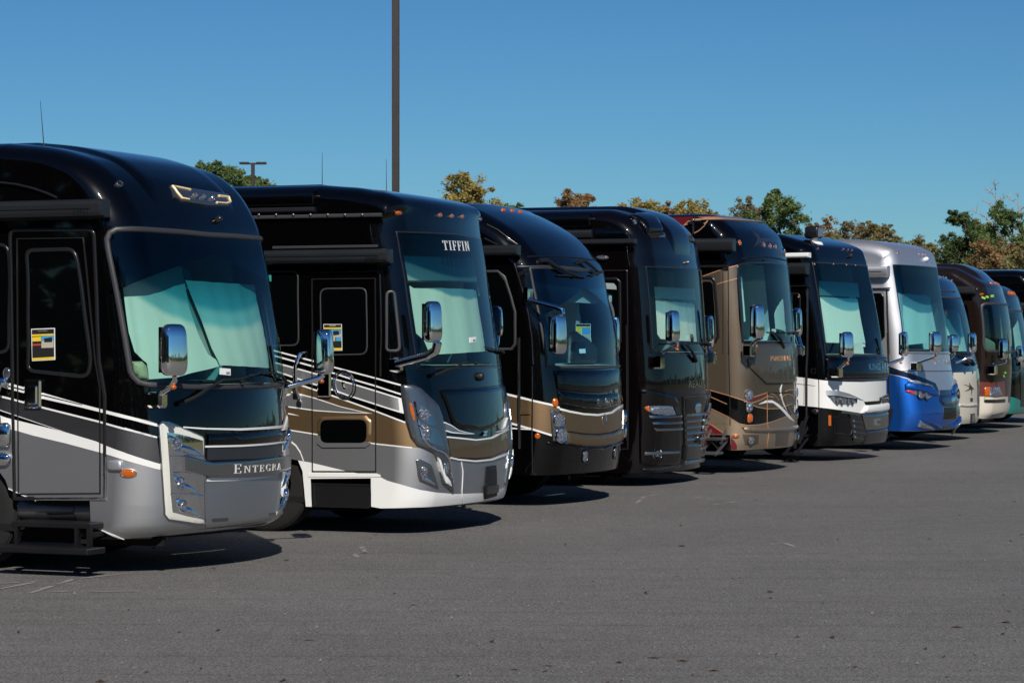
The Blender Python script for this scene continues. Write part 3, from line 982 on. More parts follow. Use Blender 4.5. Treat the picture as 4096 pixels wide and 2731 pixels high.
def grass_mat():
    m, nt, b = new_mat('grass'); N = nt.nodes; L = nt.links
    tc = N.new('ShaderNodeTexCoord'); n = N.new('ShaderNodeTexNoise'); n.inputs['Scale'].default_value = 0.25; n.inputs['Detail'].default_value = 8
    L.new(tc.outputs['Object'], n.inputs['Vector'])
    r = N.new('ShaderNodeValToRGB'); L.new(n.outputs['Fac'], r.inputs[0])
    r.color_ramp.elements[0].position = .3; r.color_ramp.elements[0].color = (.075, .085, .02, 1)
    r.color_ramp.elements[1].position = .7; r.color_ramp.elements[1].color = (.15, .14, .035, 1)
    L.new(r.outputs[0], b.inputs['Base Color']); b.inputs['Roughness'].default_value = 0.9
grass_mat()
def sheet(name, pts, z, mat):
    o = mesh_obj(name, [(x, y, z) for x, y in pts], [tuple(range(len(pts)))], mat, None, False)
    o['kind'] = 'structure'; return o
sheet('ground', [(-1500, -1500), (1500, -1500), (1500, 1500), (-1500, 1500)], -0.004, 'grass')
sheet('parking_lot', [(-120, -60), (26, -60), (30, 20), (38, 60), (52, 118), (-120, 118)], 0.0, 'asphalt')

# ---------------------------------------------------------------- trees
def leaf_mat(name, cols):
    m, nt, b = new_mat(name); N = nt.nodes; L = nt.links
    oi = N.new('ShaderNodeTexCoord'); n = N.new('ShaderNodeTexNoise'); n.inputs['Scale'].default_value = 0.9; n.inputs['Detail'].default_value = 3
    L.new(oi.outputs['Object'], n.inputs['Vector'])
    r = N.new('ShaderNodeValToRGB'); L.new(n.outputs['Fac'], r.inputs[0])
    e = r.color_ramp.elements
    for i, c in enumerate(cols):
        x = e[i] if i < 2 else e.new(0.5)
        x.position = .28+.44*i/(len(cols)-1); x.color = (*c, 1)
    L.new(r.outputs[0], b.inputs['Base Color']); b.inputs['Roughness'].default_value = 0.6
    tr = N.new('ShaderNodeBsdfTranslucent'); L.new(r.outputs[0], tr.inputs[0])
    mx = N.new('ShaderNodeMixShader'); mx.inputs[0].default_value = .3
    L.new(b.outputs[0], mx.inputs[1]); L.new(tr.outputs[0], mx.inputs[2]); L.new(mx.outputs[0], N['Material Output'].inputs[0])
leaf_mat('leaf_green', [(0.069, 0.11, 0.035), (0.125, 0.189, 0.055), (0.197, 0.239, 0.079)])
leaf_mat('leaf_pine', [(.037, .069, .022), (.069, .112, .033), (.106, .150, .045)])
leaf_mat('leaf_wood', [(.012, .022, .008), (.02, .035, .012), (.03, .045, .016)])
leaf_mat('leaf_gold', [(0.164, 0.164, 0.052), (0.362, 0.278, 0.078), (0.458, 0.376, 0.115)])
leaf_mat('leaf_rust', [(0.174, 0.118, 0.06), (0.316, 0.188, 0.08), (0.237, 0.211, 0.083)])
leaf_mat('leaf_mixed', [(0.115, 0.135, 0.053), (0.268, 0.213, 0.082), (0.196, 0.223, 0.085)])
leaf_mat('leaf_dull', [(.156, .133, .078), (.250, .203, .118), (.125, .140, .062)])
plain('bark', (.075, .058, .045), 0.9)
plain('bark_pale', (.36, .33, .30), 0.9)

def leaves(name, C, Rr, n, ls, zmin, mat, parent, seed, spread=.55, flat=.75):
    g = np.random.default_rng(seed)
    k = g.integers(0, len(C), n)
    P = C[k]+g.normal(size=(n, 3))*np.array([1, 1, flat])*(Rr[k]*spread)[:, None]
    P = P[P[:, 2] > zmin]; n = len(P)
    U = g.normal(size=(n, 3)); U[:, 2] *= .6; U /= np.linalg.norm(U, axis=1)[:, None]
    W = np.cross(U, g.normal(size=(n, 3))); W /= np.linalg.norm(W, axis=1)[:, None]
    s_ = (ls*g.uniform(.6, 1.35, n))[:, None]
    V = np.stack([P-U*s_, P+W*s_*.55, P+U*s_, P-W*s_*.55], 1).reshape(-1, 3)
    me = bpy.data.meshes.new(name)
    me.vertices.add(4*n); me.vertices.foreach_set('co', V.astype(np.float32).ravel())
    me.loops.add(4*n); me.loops.foreach_set('vertex_index', np.arange(4*n, dtype=np.int32))
    me.polygons.add(n); me.polygons.foreach_set('loop_start', np.arange(0, 4*n, 4, dtype=np.int32))
    me.update(calc_edges=True); me.materials.append(MATS[mat])
    o = bpy.data.objects.new(name, me); COL.objects.link(o)
    if parent: o.parent = parent
    return o

def tree(name, x, y, h, w, leaf, label, seed=0, n=2600, crown0=0.35, shape='round', bark='bark', ls=0.16, gaps=0.5, trunk_r=None):
    R = random.Random(seed)
    root = empty(name, (x, y, 0)); tag(root, label, 'tree')
    m = MB(); tr = trunk_r or h*.016
    tips = []
    top = Vector((R.uniform(-.1, .1)*w, R.uniform(-.1, .1)*w, h*.93))
    tp = [Vector((0, 0, 0)), Vector((top.x*.2+R.uniform(-.1, .1), top.y*.2, h*.3)), Vector((top.x*.6, top.y*.6, h*.62)), top]
    m.tube(tp, [tr*1.25, tr, tr*.6, tr*.12], 8)
    nb = 13 if shape != 'bare' else 16
    for i in range(nb):
        f = crown0+(0.95-crown0)*(i+R.random()*.6)/nb
        p = tp[1].lerp(tp[3], max(0, (f-.3)/.63)) if f > .3 else tp[0].lerp(tp[1], f/.3)
        an = i*2.4+R.uniform(-.5, .5)
        ff = (f-crown0)/(1-crown0)
        if shape == 'pine': rr = w*.5*(1.0-.75*ff)*R.uniform(.7, 1.1)
        else: rr = w*.5*math.sin(math.pi*min(.97, .22+.72*ff))**.8*R.uniform(.7, 1.1)
        d = Vector((math.cos(an), math.sin(an), R.uniform(.25, .8) if shape != 'pine' else R.uniform(-.05, .3)))
        e = p+d*rr
        q = p.lerp(e, .5)+Vector((0, 0, rr*.08))
        m.tube([p, q, e], [tr*.38*(1.1-ff*.6), tr*.2*(1.1-ff*.6), tr*.05], 5)
        tips += [(e, rr*.45), (q, rr*.5)]
        for k in range(3 if shape != 'bare' else 6):
            g = p.lerp(e, R.uniform(.4, .95)); e2 = g+Vector((R.uniform(-1, 1), R.uniform(-1, 1), R.uniform(0, 1)))*rr*.42
            m.tube([g, g.lerp(e2, .5)+Vector((0, 0, .04)), e2], [tr*.14, tr*.1, tr*.03], 4); tips.append((e2, rr*.32))
    tips.append((top, w*.14))
    m.build('trunk', bark, root, angle=60)
    if n:
        cl = []
        for t, r in tips:
            for k in range(4): cl.append((t+Vector((R.gauss(0, 1), R.gauss(0, 1), R.gauss(0, .7)))*r*.55, r*R.uniform(.28, .6)))
        cl = [c for c in cl if R.random() > gaps*.35]
        leaves('crown', np.array([tuple(c) for c, r in cl]), np.array([r for c, r in cl]), n, ls, h*crown0*.7, leaf, root, seed)
    return root

T = [  # x, distance, height, crown width, first limb, leaf, habit, leaf count, name, label
 (-12.9, 118, 10.2, 2.5, 0.69, 'leaf_green', 'round', 23400, 'green_tree', 'loose green tree beside the far lamp post, behind the nearest motorhomes'),
 (-12.2, 124, 10.0, 1.4, 0.83, 'leaf_green', 'round', 16200, 'green_tree', 'green tree right behind the far twin-head lamp post'),
 (-2.1, 120, 9.6, 3.2, 0.57, 'leaf_gold', 'round', 25200, 'autumn_tree', 'golden autumn tree just right of the tall brown pole'),
 (0.1, 130, 9.1, 1.3, 0.82, 'leaf_green', 'round', 11700, 'green_tree', 'small rounded green treetop peeking over the third motorhome'),
 (2.2, 130, 9.1, 1.3, 0.82, 'leaf_pine', 'pine', 11700, 'pine_tree', 'small dark pine top left of the orange tree'),
 (3.3, 128, 9.4, 2.3, 0.69, 'leaf_rust', 'round', 21600, 'autumn_tree', 'rusty orange tree above the fourth motorhome'),
 (6.6, 132, 9.2, 3.0, 0.58, 'leaf_gold', 'round', 23400, 'autumn_tree', 'yellow-green tree above the cap of the fourth motorhome'),
 (8.0, 134, 9.2, 1.7, 0.77, 'leaf_rust', 'round', 15300, 'autumn_tree', 'brownish narrow tree between two yellow trees'),
 (9.0, 131, 8.9, 2.2, 0.69, 'leaf_gold', 'round', 18000, 'autumn_tree', 'yellow tree above the maroon roof edge'),
 (10.6, 133, 8.9, 2.5, 0.64, 'leaf_mixed', 'round', 17100, 'autumn_tree', 'thin olive and yellow tree left of the big green tree'),
 (12.0, 128, 9.0, 2.9, 0.59, 'leaf_dull', 'round', 15300, 'brown_tree', 'bare-twigged brownish tree in front of the big green tree'),
 (13.1, 126, 9.2, 4.0, 0.30, 'leaf_green', 'round', 46800, 'green_tree', 'big dense dark green tree above the brown and white motorhomes'),
 (16.5, 140, 8.4, 2.1, 0.68, 'leaf_rust', 'round', 10800, 'brown_tree', 'low brown tree behind the roof searchlight'),
 (18.7, 142, 8.6, 3.0, 0.56, 'leaf_dull', 'round', 13500, 'brown_tree', 'sparse twiggy tree above the blue and silver motorhome'),
 (19.7, 140, 8.4, 2.1, 0.68, 'leaf_mixed', 'round', 13500, 'green_tree', 'small olive tree right of the sparse twiggy tree'),
 (23.1, 145, 7.9, 2.9, 0.30, 'leaf_mixed', 'round', 19800, 'green_tree', 'olive tree with open crown left of the tall pines'),
 (25.4, 150, 7.7, 3.4, 0.20, 'leaf_rust', 'round', 21600, 'autumn_tree', 'low russet tree at the foot of the pines'),
 (25.7, 146, 9.5, 4.0, 0.30, 'leaf_pine', 'round', 28800, 'pine_tree', 'tall rounded pine left of the bare whitish tree'),
 (27.3, 143, 9.4, 4.3, 0.30, 'leaf_green', 'round', 32400, 'green_tree', 'tall dense green tree at the right edge of the picture'),
 (25.8, 139, 7.3, 3.8, 0.20, 'leaf_rust', 'round', 23400, 'autumn_tree', 'bushy russet tree in front of the tall right-hand trees'),
 (24.9, 152, 7.5, 3.4, 0.20, 'leaf_green', 'round', 23400, 'green_tree', 'low green tree between the olive tree and the tall pines'),
 (26.9, 148, 8.7, 4.1, 0.20, 'leaf_mixed', 'round', 28800, 'autumn_tree', 'full olive-brown tree filling the gap among the right-hand trees'),
 (26.6, 137, 7.2, 3.4, 0.20, 'leaf_mixed', 'round', 25200, 'green_tree', 'low olive tree at the right edge in front of the others'),
 (27.9, 141, 8.0, 3.5, 0.25, 'leaf_green', 'round', 23400, 'green_tree', 'green tree cut off by the right edge of the picture'),
]
for i, (x, y, h, w, c0, leaf, habit, n, name, label) in enumerate(T):
    tree(name, x, y, h, w, leaf, label, seed=40+i, n=int(n*.75), crown0=c0, shape=habit, ls=.07, gaps=.8)
tree('bare_tree', 27.9, 150, 11.6, 2.9, None, 'tall bare whitish tree rising over the far right pines', seed=90, n=0, crown0=.45, shape='bare', bark='bark_pale', trunk_r=.17)
tree('bare_tree', 29.6, 152, 11.3, 2.0, None, 'bare pale treetop at the right edge behind the pines', seed=91, n=0, crown0=.45, shape='bare', bark='bark_pale', trunk_r=.17)

# woods round the open sides of the lot: they show as reflections in paint, glass and chrome
def wood():
    R = random.Random(5); C = []; Q = []
    for i in range(230):
        an = rad(-205+270*i/229)
        far = math.cos(an) > .15
        r = 235+R.uniform(-8, 40) if far else 62+R.uniform(-6, 12)
        x, y = 14+r*math.cos(an), 18+r*math.sin(an)*.98
        if y > 0 and abs(x)/max(1, y) < 0.26: continue
        h = R.uniform(5, 7.5)+R.random()**5*6 if far else R.uniform(11, 20)
        w = R.uniform(9, 15) if far else R.uniform(5, 8)
        for k in range(14):
            f = k/13
            C.append((x, y, h*(.04+.9*f))); Q.append(w*.42*(1-.75*f)+.3)
    o = leaves('woodland', np.array(C), np.array(Q), 90000, .62, 0, 'leaf_wood', None, 5, .6, .5)
    o['kind'] = 'stuff'; o['label'] = 'dark pine wood along the far side of the field'; o['category'] = 'woodland'
wood()

# -------------------- black and silver motorhome nearest the camera with white spears and cream headlight frames
c = Coach('motorhome', [(.185,.293),(.306,.353),(.338,.391),(.384,.902),(.37,1.317),(.306,1.69),(.118,2.251),(-.033,2.746),(-.081,2.929),(-.18,3.109),(-.316,3.278),(-.525,3.427),(-.745,3.506),(-.988,3.561),(-1.381,3.605)], (-2.57,22.5,23.5), (.01,.08,.32), 'black', 'black and silver motorhome nearest the camera with white spears and cream headlight frames', cut=[(-10.4,.604),(-2.349,.604),(-2.292,.706),(-2.219,.846),(-2.112,.962),(-1.978,1.046),(-1.827,1.092),(-1.669,1.097),(-1.515,1.061),(-1.376,.985),(-1.262,.876),(-1.18,.741),(-1.208,.675),(-.971,.6),(-.449,.604),(-.442,.415),(-.31,.362)], rc=(.14,.28))
glass('windscreen_glass_a', (.66,.89,.83), (.17,.6,.68), 2.174, .195, .045, 2.874)
c.windscreen([(0,2.862),(.494,2.869),(1.091,2.869),(1.23,2.864),(1.297,2.832),(1.333,2.769),(1.341,2.685),(1.344,2.606),(1.34,2.461),(1.319,2.16),(1.307,1.844),(1.299,1.738),(1.291,1.668),(1.266,1.616),(1.221,1.563),(1.152,1.542),(.785,1.517),(.325,1.511),(0,1.514),(-.325,1.511),(-.785,1.517),(-1.152,1.542),(-1.221,1.563),(-1.266,1.616),(-1.291,1.668),(-1.299,1.738),(-1.307,1.844),(-1.319,2.16),(-1.34,2.461),(-1.344,2.606),(-1.341,2.685),(-1.333,2.769),(-1.297,2.832),(-1.23,2.864),(-1.091,2.869),(-.494,2.869)], 'windscreen_glass_a', gw=.048, gh=.02)
c.patch('curtain', 'curtain', [(1.108,2.564),(.282,2.563),(.293,2.432),(.328,2.213),(.314,2.105),(.304,1.996),(.248,1.812),(.107,1.741),(.143,1.708),(.246,1.693),(.534,1.657),(.723,1.621),(1.011,1.608),(1.014,1.74),(1.044,1.766),(1.106,1.835),(1.128,1.993),(1.122,2.342),(1.117,2.456)], wave=lambda a, z: .004*math.sin(a*17)+.0015*math.sin(a*41+z*3), off=0, depth=.003, inset=.16)
c.patch('curtain', 'curtain', [(.332,2.441),(-.284,2.433),(-.971,2.429),(-.948,2.3),(-.986,2.157),(-1.032,2.05),(-1.014,1.975),(-1.031,1.937),(-1.016,1.862),(-1.011,1.825),(-1.011,1.788),(-.997,1.739),(-.997,1.689),(-.913,1.686),(.158,1.719),(.169,1.757),(.211,1.866),(.243,2.094)], wave=lambda a, z: .0035*math.sin(a*21+1)+.0015*math.sin(a*47+z*4), off=0, depth=.003, inset=.13)
c.patch('curtain_fold', 'shade_cloth', [(.29,2.574),(.104,2.535),(.107,2.282),(.056,2.085),(.013,1.848),(-.009,1.745),(.176,1.708),(.289,1.79),(.371,1.996),(.357,2.137),(.348,2.278)], off=0, depth=.003, inset=.2)
c.patch('seat', 'seat_leather', [(1.184,1.756),(1.105,1.756),(1.079,1.725),(1.062,1.599),(1.141,1.599),(1.176,1.667)], bulge=.05, bw=.06, off=0, inset=.1)
c.patch('dealer_sticker', 'paper_white', [(.377,1.696),(.236,1.688),(.255,1.632),(.397,1.643)], off=.006)
c.patch('sticker_print', 'paper_grey', [(.308,1.663),(.26,1.661),(.267,1.641),(.315,1.644)], off=.008)
c.patch('lower_panel', 'silver_grey', [(4.648,1.497),(3.488,1.352),(2.346,1.174),(2.184,1.136),(1.876,1.078),(1.479,.994),(1.364,.964),(1.12,.877),(1.085,.867),(.958,.842),(.632,.787),(-.005,.771),(-.23,.779),(-.521,.783),(-1.31,.779),(-1.31,.461),(-.827,.426),(-1.31,.39),(-1.31,.297),(-.547,.31),(-.01,.325),(.262,.327),(.616,.324),(1.004,.314),(1.119,.308),(1.192,.301),(1.199,.299),(1.338,.338),(1.433,.362),(1.594,.415),(1.609,.48),(1.63,.61),(2.153,.6),(2.297,.643),(2.429,.691),(2.466,.765),(2.551,.855),(2.663,.934),(2.885,.976),(3.107,.926),(3.288,.573),(4.641,.541),(4.648,.61),(4.653,.712),(4.661,.985),(4.659,1.155),(4.646,1.36)], off=.003)
c.patch('white_band', 'white', [(4.657,1.652),(3.488,1.469),(2.782,1.348),(2.515,1.302),(2.449,1.282),(1.893,1.174),(1.583,1.099),(1.478,1.061),(1.343,1.018),(1.12,.927),(1.233,.969),(1.086,.915),(1.085,.867),(1.12,.877),(1.364,.964),(1.479,.994),(1.876,1.078),(2.184,1.136),(2.346,1.174),(3.488,1.352),(4.648,1.497)], off=.006)
c.patch('charcoal_band', 'charcoal', [(4.643,1.843),(3.499,1.651),(2.375,1.432),(2.104,1.369),(1.55,1.256),(1.363,1.211),(1.275,1.186),(1.107,1.128),(1.086,.915),(1.233,.969),(1.12,.927),(1.252,.985),(1.336,1.018),(1.478,1.061),(1.583,1.099),(1.893,1.174),(2.338,1.3),(2.513,1.341),(3.49,1.51),(4.656,1.7)], off=.004)
c.patch('thin_stripe', 'white', [(4.641,1.861),(3.499,1.668),(2.375,1.443),(2.103,1.382),(1.549,1.269),(1.362,1.224),(1.275,1.198),(1.119,1.145),(1.12,1.13),(1.276,1.184),(1.397,1.218),(1.55,1.254),(2.104,1.368),(2.375,1.428),(3.499,1.653),(4.643,1.845)], off=.007)
c.patch('thin_stripe', 'white', [(1.316,1.215),(1.106,1.14),(1.107,1.127),(1.317,1.201)], off=.007)
c.patch('spear_stripe', 'white', [(4.655,1.723),(3.492,1.539),(2.512,1.35),(1.887,1.174),(1.887,1.171),(2.513,1.344),(3.491,1.53),(4.656,1.709)], off=.008)
c.patch('upper_stripe', 'white', [(4.62,1.998),(3.49,1.797),(2.754,1.64),(2.395,1.567),(1.701,1.403),(1.356,1.33),(1.27,1.305),(1.115,1.254),(1.226,1.282),(1.102,1.245),(1.102,1.222),(1.227,1.258),(1.116,1.228),(1.271,1.278),(1.392,1.311),(1.702,1.375),(2.104,1.448),(2.24,1.484),(3.494,1.75),(4.628,1.95)], off=.006)
c.patch('black_sliver', 'black', [(4.624,1.976),(3.492,1.776),(2.831,1.636),(2.242,1.515),(2.105,1.483),(1.695,1.4),(1.701,1.396),(2.105,1.473),(2.241,1.504),(2.753,1.608),(3.493,1.765),(4.626,1.965)], off=.008)
c.patch('sill_stripe', 'white', [(2.429,.695),(2.297,.647),(2.153,.602),(2.152,.594),(2.297,.639),(2.428,.687)], off=.008)
c.patch('sill_stripe', 'white', [(1.591,.415),(1.471,.376),(1.292,.328),(1.19,.296),(1.23,.304),(1.529,.385),(1.588,.405)], off=.008)
door = c.patch('door', 'black', [(2.181,2.781),(1.519,2.779),(1.526,1.314),(1.528,.666),(2.331,.642)], off=.001)
c.ring('door_seam', 'seam', [(2.181,2.781),(1.519,2.779),(1.518,2.747),(1.522,2.714),(1.542,2.583),(1.554,2.452),(1.56,2.321),(1.563,2.125),(1.575,1.831),(1.575,1.766),(1.571,1.733),(1.554,1.637),(1.527,1.54),(1.524,1.475),(1.522,1.378),(1.534,1.184),(1.537,1.022),(1.534,.86),(1.526,.666),(2.334,.642),(2.343,.839),(2.348,1.004),(2.346,1.168),(2.335,1.399),(2.34,1.53),(2.348,1.629),(2.348,1.695),(2.344,1.761),(2.329,1.892),(2.294,2.123),(2.256,2.419),(2.232,2.551),(2.19,2.715),(2.183,2.748)], .012, .01, off=.004, parent=door)
c.ring('door_frame', 'gloss_trim', poly_round([(2.266,2.806),(2.252,2.852),(2.21,2.868),(1.468,2.86),(1.423,2.838),(1.406,2.791),(1.406,2.758),(1.41,2.725),(1.446,2.56),(1.465,2.427),(1.493,2.13),(1.519,1.898),(1.529,1.766),(1.513,1.66),(1.468,1.484),(1.466,1.384),(1.477,1.184),(1.481,1.017),(1.478,.85),(1.469,.616),(2.383,.592),(2.398,.823),(2.405,.989),(2.406,1.154),(2.398,1.385),(2.404,1.517),(2.415,1.649),(2.413,1.748),(2.401,1.88),(2.369,2.112),(2.335,2.409),(2.306,2.574),(2.267,2.74),(2.263,2.773)], .03), .035, .014)
c.patch('door_moulding', 'silver_grey', [(1.525,.976),(1.484,.971),(1.471,.618),(2.146,.601),(2.175,.64),(1.518,.66)], off=.014)
win = c.patch('door_window', 'side_glass', poly_round([(2.114,2.691),(1.626,2.693),(1.615,1.732),(1.659,1.624),(2.257,1.673)], .08), off=.010, parent=door)
c.ring('window_frame', 'gloss_trim', poly_round([(2.12,2.696),(1.614,2.7),(1.606,1.737),(1.652,1.61),(2.264,1.661)], .09), .035, .012, parent=win, off=.006)
c.patch('poster_ground', 'paper_black', [(2.154,2.018),(1.937,2.024),(1.958,1.882),(1.97,1.775),(2.182,1.764),(2.173,1.873)], off=.017)
pos = c.patch('window_poster', 'paper_white', [(2.161,2.025),(1.929,2.032),(1.948,1.9),(1.962,1.768),(2.189,1.757),(2.178,1.891)], off=.016)
c.patch('poster_header', 'paper_black', [(2.154,2.018),(1.939,2.024),(1.946,1.985),(2.161,1.978)], off=.018, parent=pos)
c.patch('poster_strip', 'paper_yellow', [(2.161,1.978),(1.946,1.985),(1.948,1.97),(2.163,1.963)], off=.018, parent=pos)
c.patch('poster_picture', 'paper_blue', [(2.069,1.963),(1.948,1.97),(1.958,1.905),(2.078,1.902)], off=.018, parent=pos)
c.patch('poster_picture', 'paper_sand', [(2.075,1.92),(1.955,1.927),(1.963,1.869),(2.083,1.866)], off=.019, parent=pos)
c.patch('poster_picture', 'paper_black', [(2.046,1.945),(1.967,1.956),(1.969,1.916),(2.046,1.913)], off=.02, parent=pos)
c.patch('poster_text', 'paper_yellow', [(2.16,1.956),(2.073,1.96),(2.079,1.923),(2.165,1.92)], off=.018, parent=pos)
c.patch('poster_text', 'paper_red', [(2.169,1.898),(2.082,1.902),(2.084,1.887),(2.171,1.884)], off=.019, parent=pos)
c.patch('poster_text', 'paper_black', [(2.173,1.88),(2.083,1.884),(2.092,1.79),(2.182,1.786)], off=.018, parent=pos)
c.patch('poster_text', 'paper_black', [(2.083,1.862),(1.961,1.866),(1.967,1.797),(2.092,1.79)], off=.018, parent=pos)
c.patch('poster_strip', 'paper_yellow', [(2.183,1.782),(1.968,1.793),(1.97,1.775),(2.185,1.764)], off=.018, parent=pos)
c.word('poster_lettering', 'letter_white', 'MOTORHOMES', (2.097,2), (1.994,2.003), .012, .012, font='sans', off=.018)
sw = c.patch('side_window', 'side_glass', poly_round([(4.237,2.767),(2.276,2.729),(2.422,1.844),(4.404,1.786)], .08), off=.004)
c.ring('window_frame', 'gloss_trim', poly_round([(4.255,2.782),(2.26,2.743),(2.412,1.818),(4.425,1.763)], .09), .03, .010, parent=sw)
m = MB(); m.box((-.991,-1.265,1.485), (.17, .05, .24), .015); m.box((-.981,-1.292,1.475), (.10, .03, .16), .012); m.build('door_handle', 'chrome', door, angle=30)
m = MB(); m.tube([(-1.27,-1.32,1.58), (-1.327,-1.36,1.419), (-1.297,-1.32,1.244)], .028, 10); m.rbox((-1.27,-1.28,1.58), (.09, .09, .09), 2.6, 8); m.box((-1.277,-1.28,1.144), (.13, .06, .2), .02); m.build('grab_handle', 'chrome', c.root, angle=50)
m = MB(); m.rbox((-.198,-1.262,.905), (.14, .05, .085), 4, 8); m.build('porch_lamp', 'silver', c.root, angle=60)
c.lamp('side_marker', 1.293, .841, .062, .032, 'amber', h=.014)
c.lamp('door_badge', 2.452, 1.653, .032, .045, 'gunmetal', h=.01)
m = MB(); m.rbox((-1.32,-1.27,.937), (.22, .07, .11), 3, 8); m.build('chrome_vent', 'chrome', c.root, angle=60)
aw = c.side_box('awning', 'awning_dark', -9.5, -.256, 2.929, 3.087, .15)
m = MB(); m.box((-4.556, -1.398, 3.011), (8.4, .012, .008)); m.build('awning_groove', 'seam', aw)
flat_word('awning_lettering', 'satin_chrome', 'GIRARD', -.521, -.368, 2.968, .04, -1.4035, aw)
c.line('roof_rail', 'gloss_trim', [(2.134,3.249),(1.987,3.229),(1.854,3.192),(1.748,3.147),(1.673,3.107)], .014, off=.012)
c.lamp('cap_vent_lamp', 1.027, 3.222, .035, .025, 'gloss_trim', h=.02)
lb = c.patch('light_bar', 'gunmetal', [(.301,3.239),(.195,3.245),(-.712,3.218),(-.687,3.181),(-.666,3.144),(-.564,3.112),(-.141,3.094),(.261,3.112),(.328,3.139),(.314,3.205)], off=.022, bulge=.008, bw=.03)
c.line('running_lamp', 'led_amber', [(.003,3.213),(.266,3.229),(.262,3.173),(.243,3.128),(.137,3.122)], .012, off=.032, parent=lb)
c.line('running_lamp', 'led_amber', [(-.469,3.185),(-.657,3.187),(-.633,3.139),(-.508,3.121),(-.344,3.12)], .012, off=.032, parent=lb)
c.lamp('cap_lamp', -.001, 3.16, .03, .02, 'lamp_lens', h=.022, parent=lb, off=.03)
c.lamp('cap_lamp', -.138, 3.156, .03, .02, 'lamp_lens', h=.022, parent=lb, off=.03)
c.lamp('cap_lamp', -.289, 3.152, .03, .02, 'lamp_lens', h=.022, parent=lb, off=.03)
c.lamp('cap_camera', -.237, 2.976, .03, .032, 'gloss_trim', h=.05, bezel=None)
m = MB(); m.tube([(-1.249, -.7, 3.45), (-1.299, -.7, 3.979)], [.006, .002], 5); m.build('whip_antenna', 'steel', c.root)
c.crown('black', .62, 2.98, -9.0, .028)
c.patch('nose_stripe', 'white', [(.882,1.217),(.632,1.199),(.203,1.185),(-.574,1.185),(-1.31,1.182),(-1.31,1.157),(.204,1.167),(.68,1.189),(.883,1.207)], off=.006)
gp = c.patch('grille_panel', 'black', [(.623,1.144),(.576,1.15),(.206,1.143),(-.84,1.139),(-.828,1.045),(-.479,1.048),(.21,1.048),(.631,1.054)], off=.016, bulge=.012, bw=.03)
c.patch('nose_stripe', 'white', [(.667,1.053),(.21,1.045),(-.241,1.044),(-.543,1.047),(-.847,1.044),(-.846,1.028),(-.542,1.031),(-.241,1.029),(.21,1.03),(.667,1.038)], off=.02)
c.patch('charcoal_panel', 'charcoal', [(.638,1.037),(.21,1.03),(-.542,1.03),(-.846,1.027),(-.847,.957),(-1.31,.922),(-.545,.924),(-.243,.92),(.637,.932)], off=.01)
bar = c.patch('badge_bar', 'satin_chrome', [(.899,.97),(.857,.976),(.596,.912),(.089,.908),(-.207,.913),(-.498,.914),(-1.31,.908),(-1.31,.781),(-.635,.781),(-.405,.776),(.082,.775),(.61,.789),(.893,.861)], off=.032, bulge=.004, bw=.015)
#nose
c.word('nose_lettering', 'letter_white', 'ENTEGRA', (.338,.81), (-.544,.805), .06, .056, off=.039, track=.24, first=1.28)
c.patch('nose_stripe', 'white', [(.632,.785),(.081,.764),(-.441,.752),(-.215,.744),(.079,.74),(.63,.754)], off=.007)
hl = c.patch('headlight', 'cream', [(1.096,1.236),(1.07,1.264),(1.017,1.256),(.883,1.201),(.693,1.13),(.677,1.108),(.677,.941),(.664,.673),(.652,.539),(.635,.437),(.624,.403),(.703,.407),(1.003,.458),(1.039,.498),(1.057,.636),(1.081,.909),(1.091,1.073)], off=.01, bulge=.004, bw=.015)
far_part = c.patch('headlight', 'cream', [(1.096,1.236),(1.07,1.264),(1.017,1.256),(.883,1.201),(.693,1.13),(.677,1.108),(.677,.941),(.664,.673),(.652,.539),(.635,.437),(.624,.403),(.703,.407),(1.003,.458),(1.039,.498),(1.057,.636),(1.081,.909),(1.091,1.073)], off=.01, bulge=.004, bw=.015, mirror=True)
c.patch('headlight_bowl', 'chrome', [(1.04,1.173),(.93,1.157),(.694,1.096),(.687,.96),(.664,.938),(.646,.602),(.641,.536),(.626,.437),(.827,.477),(.978,.517),(.987,.554),(1.005,.665),(1.032,1.007)], off=.016, parent=hl)
c.patch('headlight_bowl', 'chrome', [(1.04,1.173),(.93,1.157),(.694,1.096),(.687,.96),(.664,.938),(.646,.602),(.641,.536),(.626,.437),(.827,.477),(.978,.517),(.987,.554),(1.005,.665),(1.032,1.007)], off=.016, parent=far_part, mirror=True)
c.lamp('projector_lamp', .963, 1.073, .042, .052, 'lamp_lens', h=.02, off=.016, parent=hl)
c.lamp('projector_lamp', .963, 1.073, .042, .052, 'lamp_lens', h=.02, off=.016, parent=far_part, mirror=True)
c.lamp('projector_lamp', .924, .755, .042, .046, 'lamp_lens', h=.02, off=.016, parent=hl)
c.lamp('projector_lamp', .924, .755, .042, .046, 'lamp_lens', h=.02, off=.016, parent=far_part, mirror=True)
c.lamp('projector_lamp', .892, .565, .042, .046, 'lamp_lens', h=.02, off=.016, parent=hl)
c.lamp('projector_lamp', .892, .565, .042, .046, 'lamp_lens', h=.02, off=.016, parent=far_part, mirror=True)
c.patch('reflector_blade', 'chrome', poly_round([(.951,1.053),(.907,1.066),(.831,1.049),(.771,1.018),(.685,.963),(.778,.974),(.87,.996),(.943,1.019)], .012), off=.018, bulge=.016, bw=.04, parent=hl)
c.patch('reflector_blade', 'chrome', poly_round([(.951,1.053),(.907,1.066),(.831,1.049),(.771,1.018),(.685,.963),(.778,.974),(.87,.996),(.943,1.019)], .012), off=.018, bulge=.016, bw=.04, parent=far_part, mirror=True)
c.patch('reflector_blade', 'chrome', poly_round([(.952,.716),(.901,.745),(.856,.745),(.806,.72),(.764,.681),(.724,.656),(.663,.636),(.765,.652),(.859,.677)], .012), off=.018, bulge=.016, bw=.04, parent=hl)
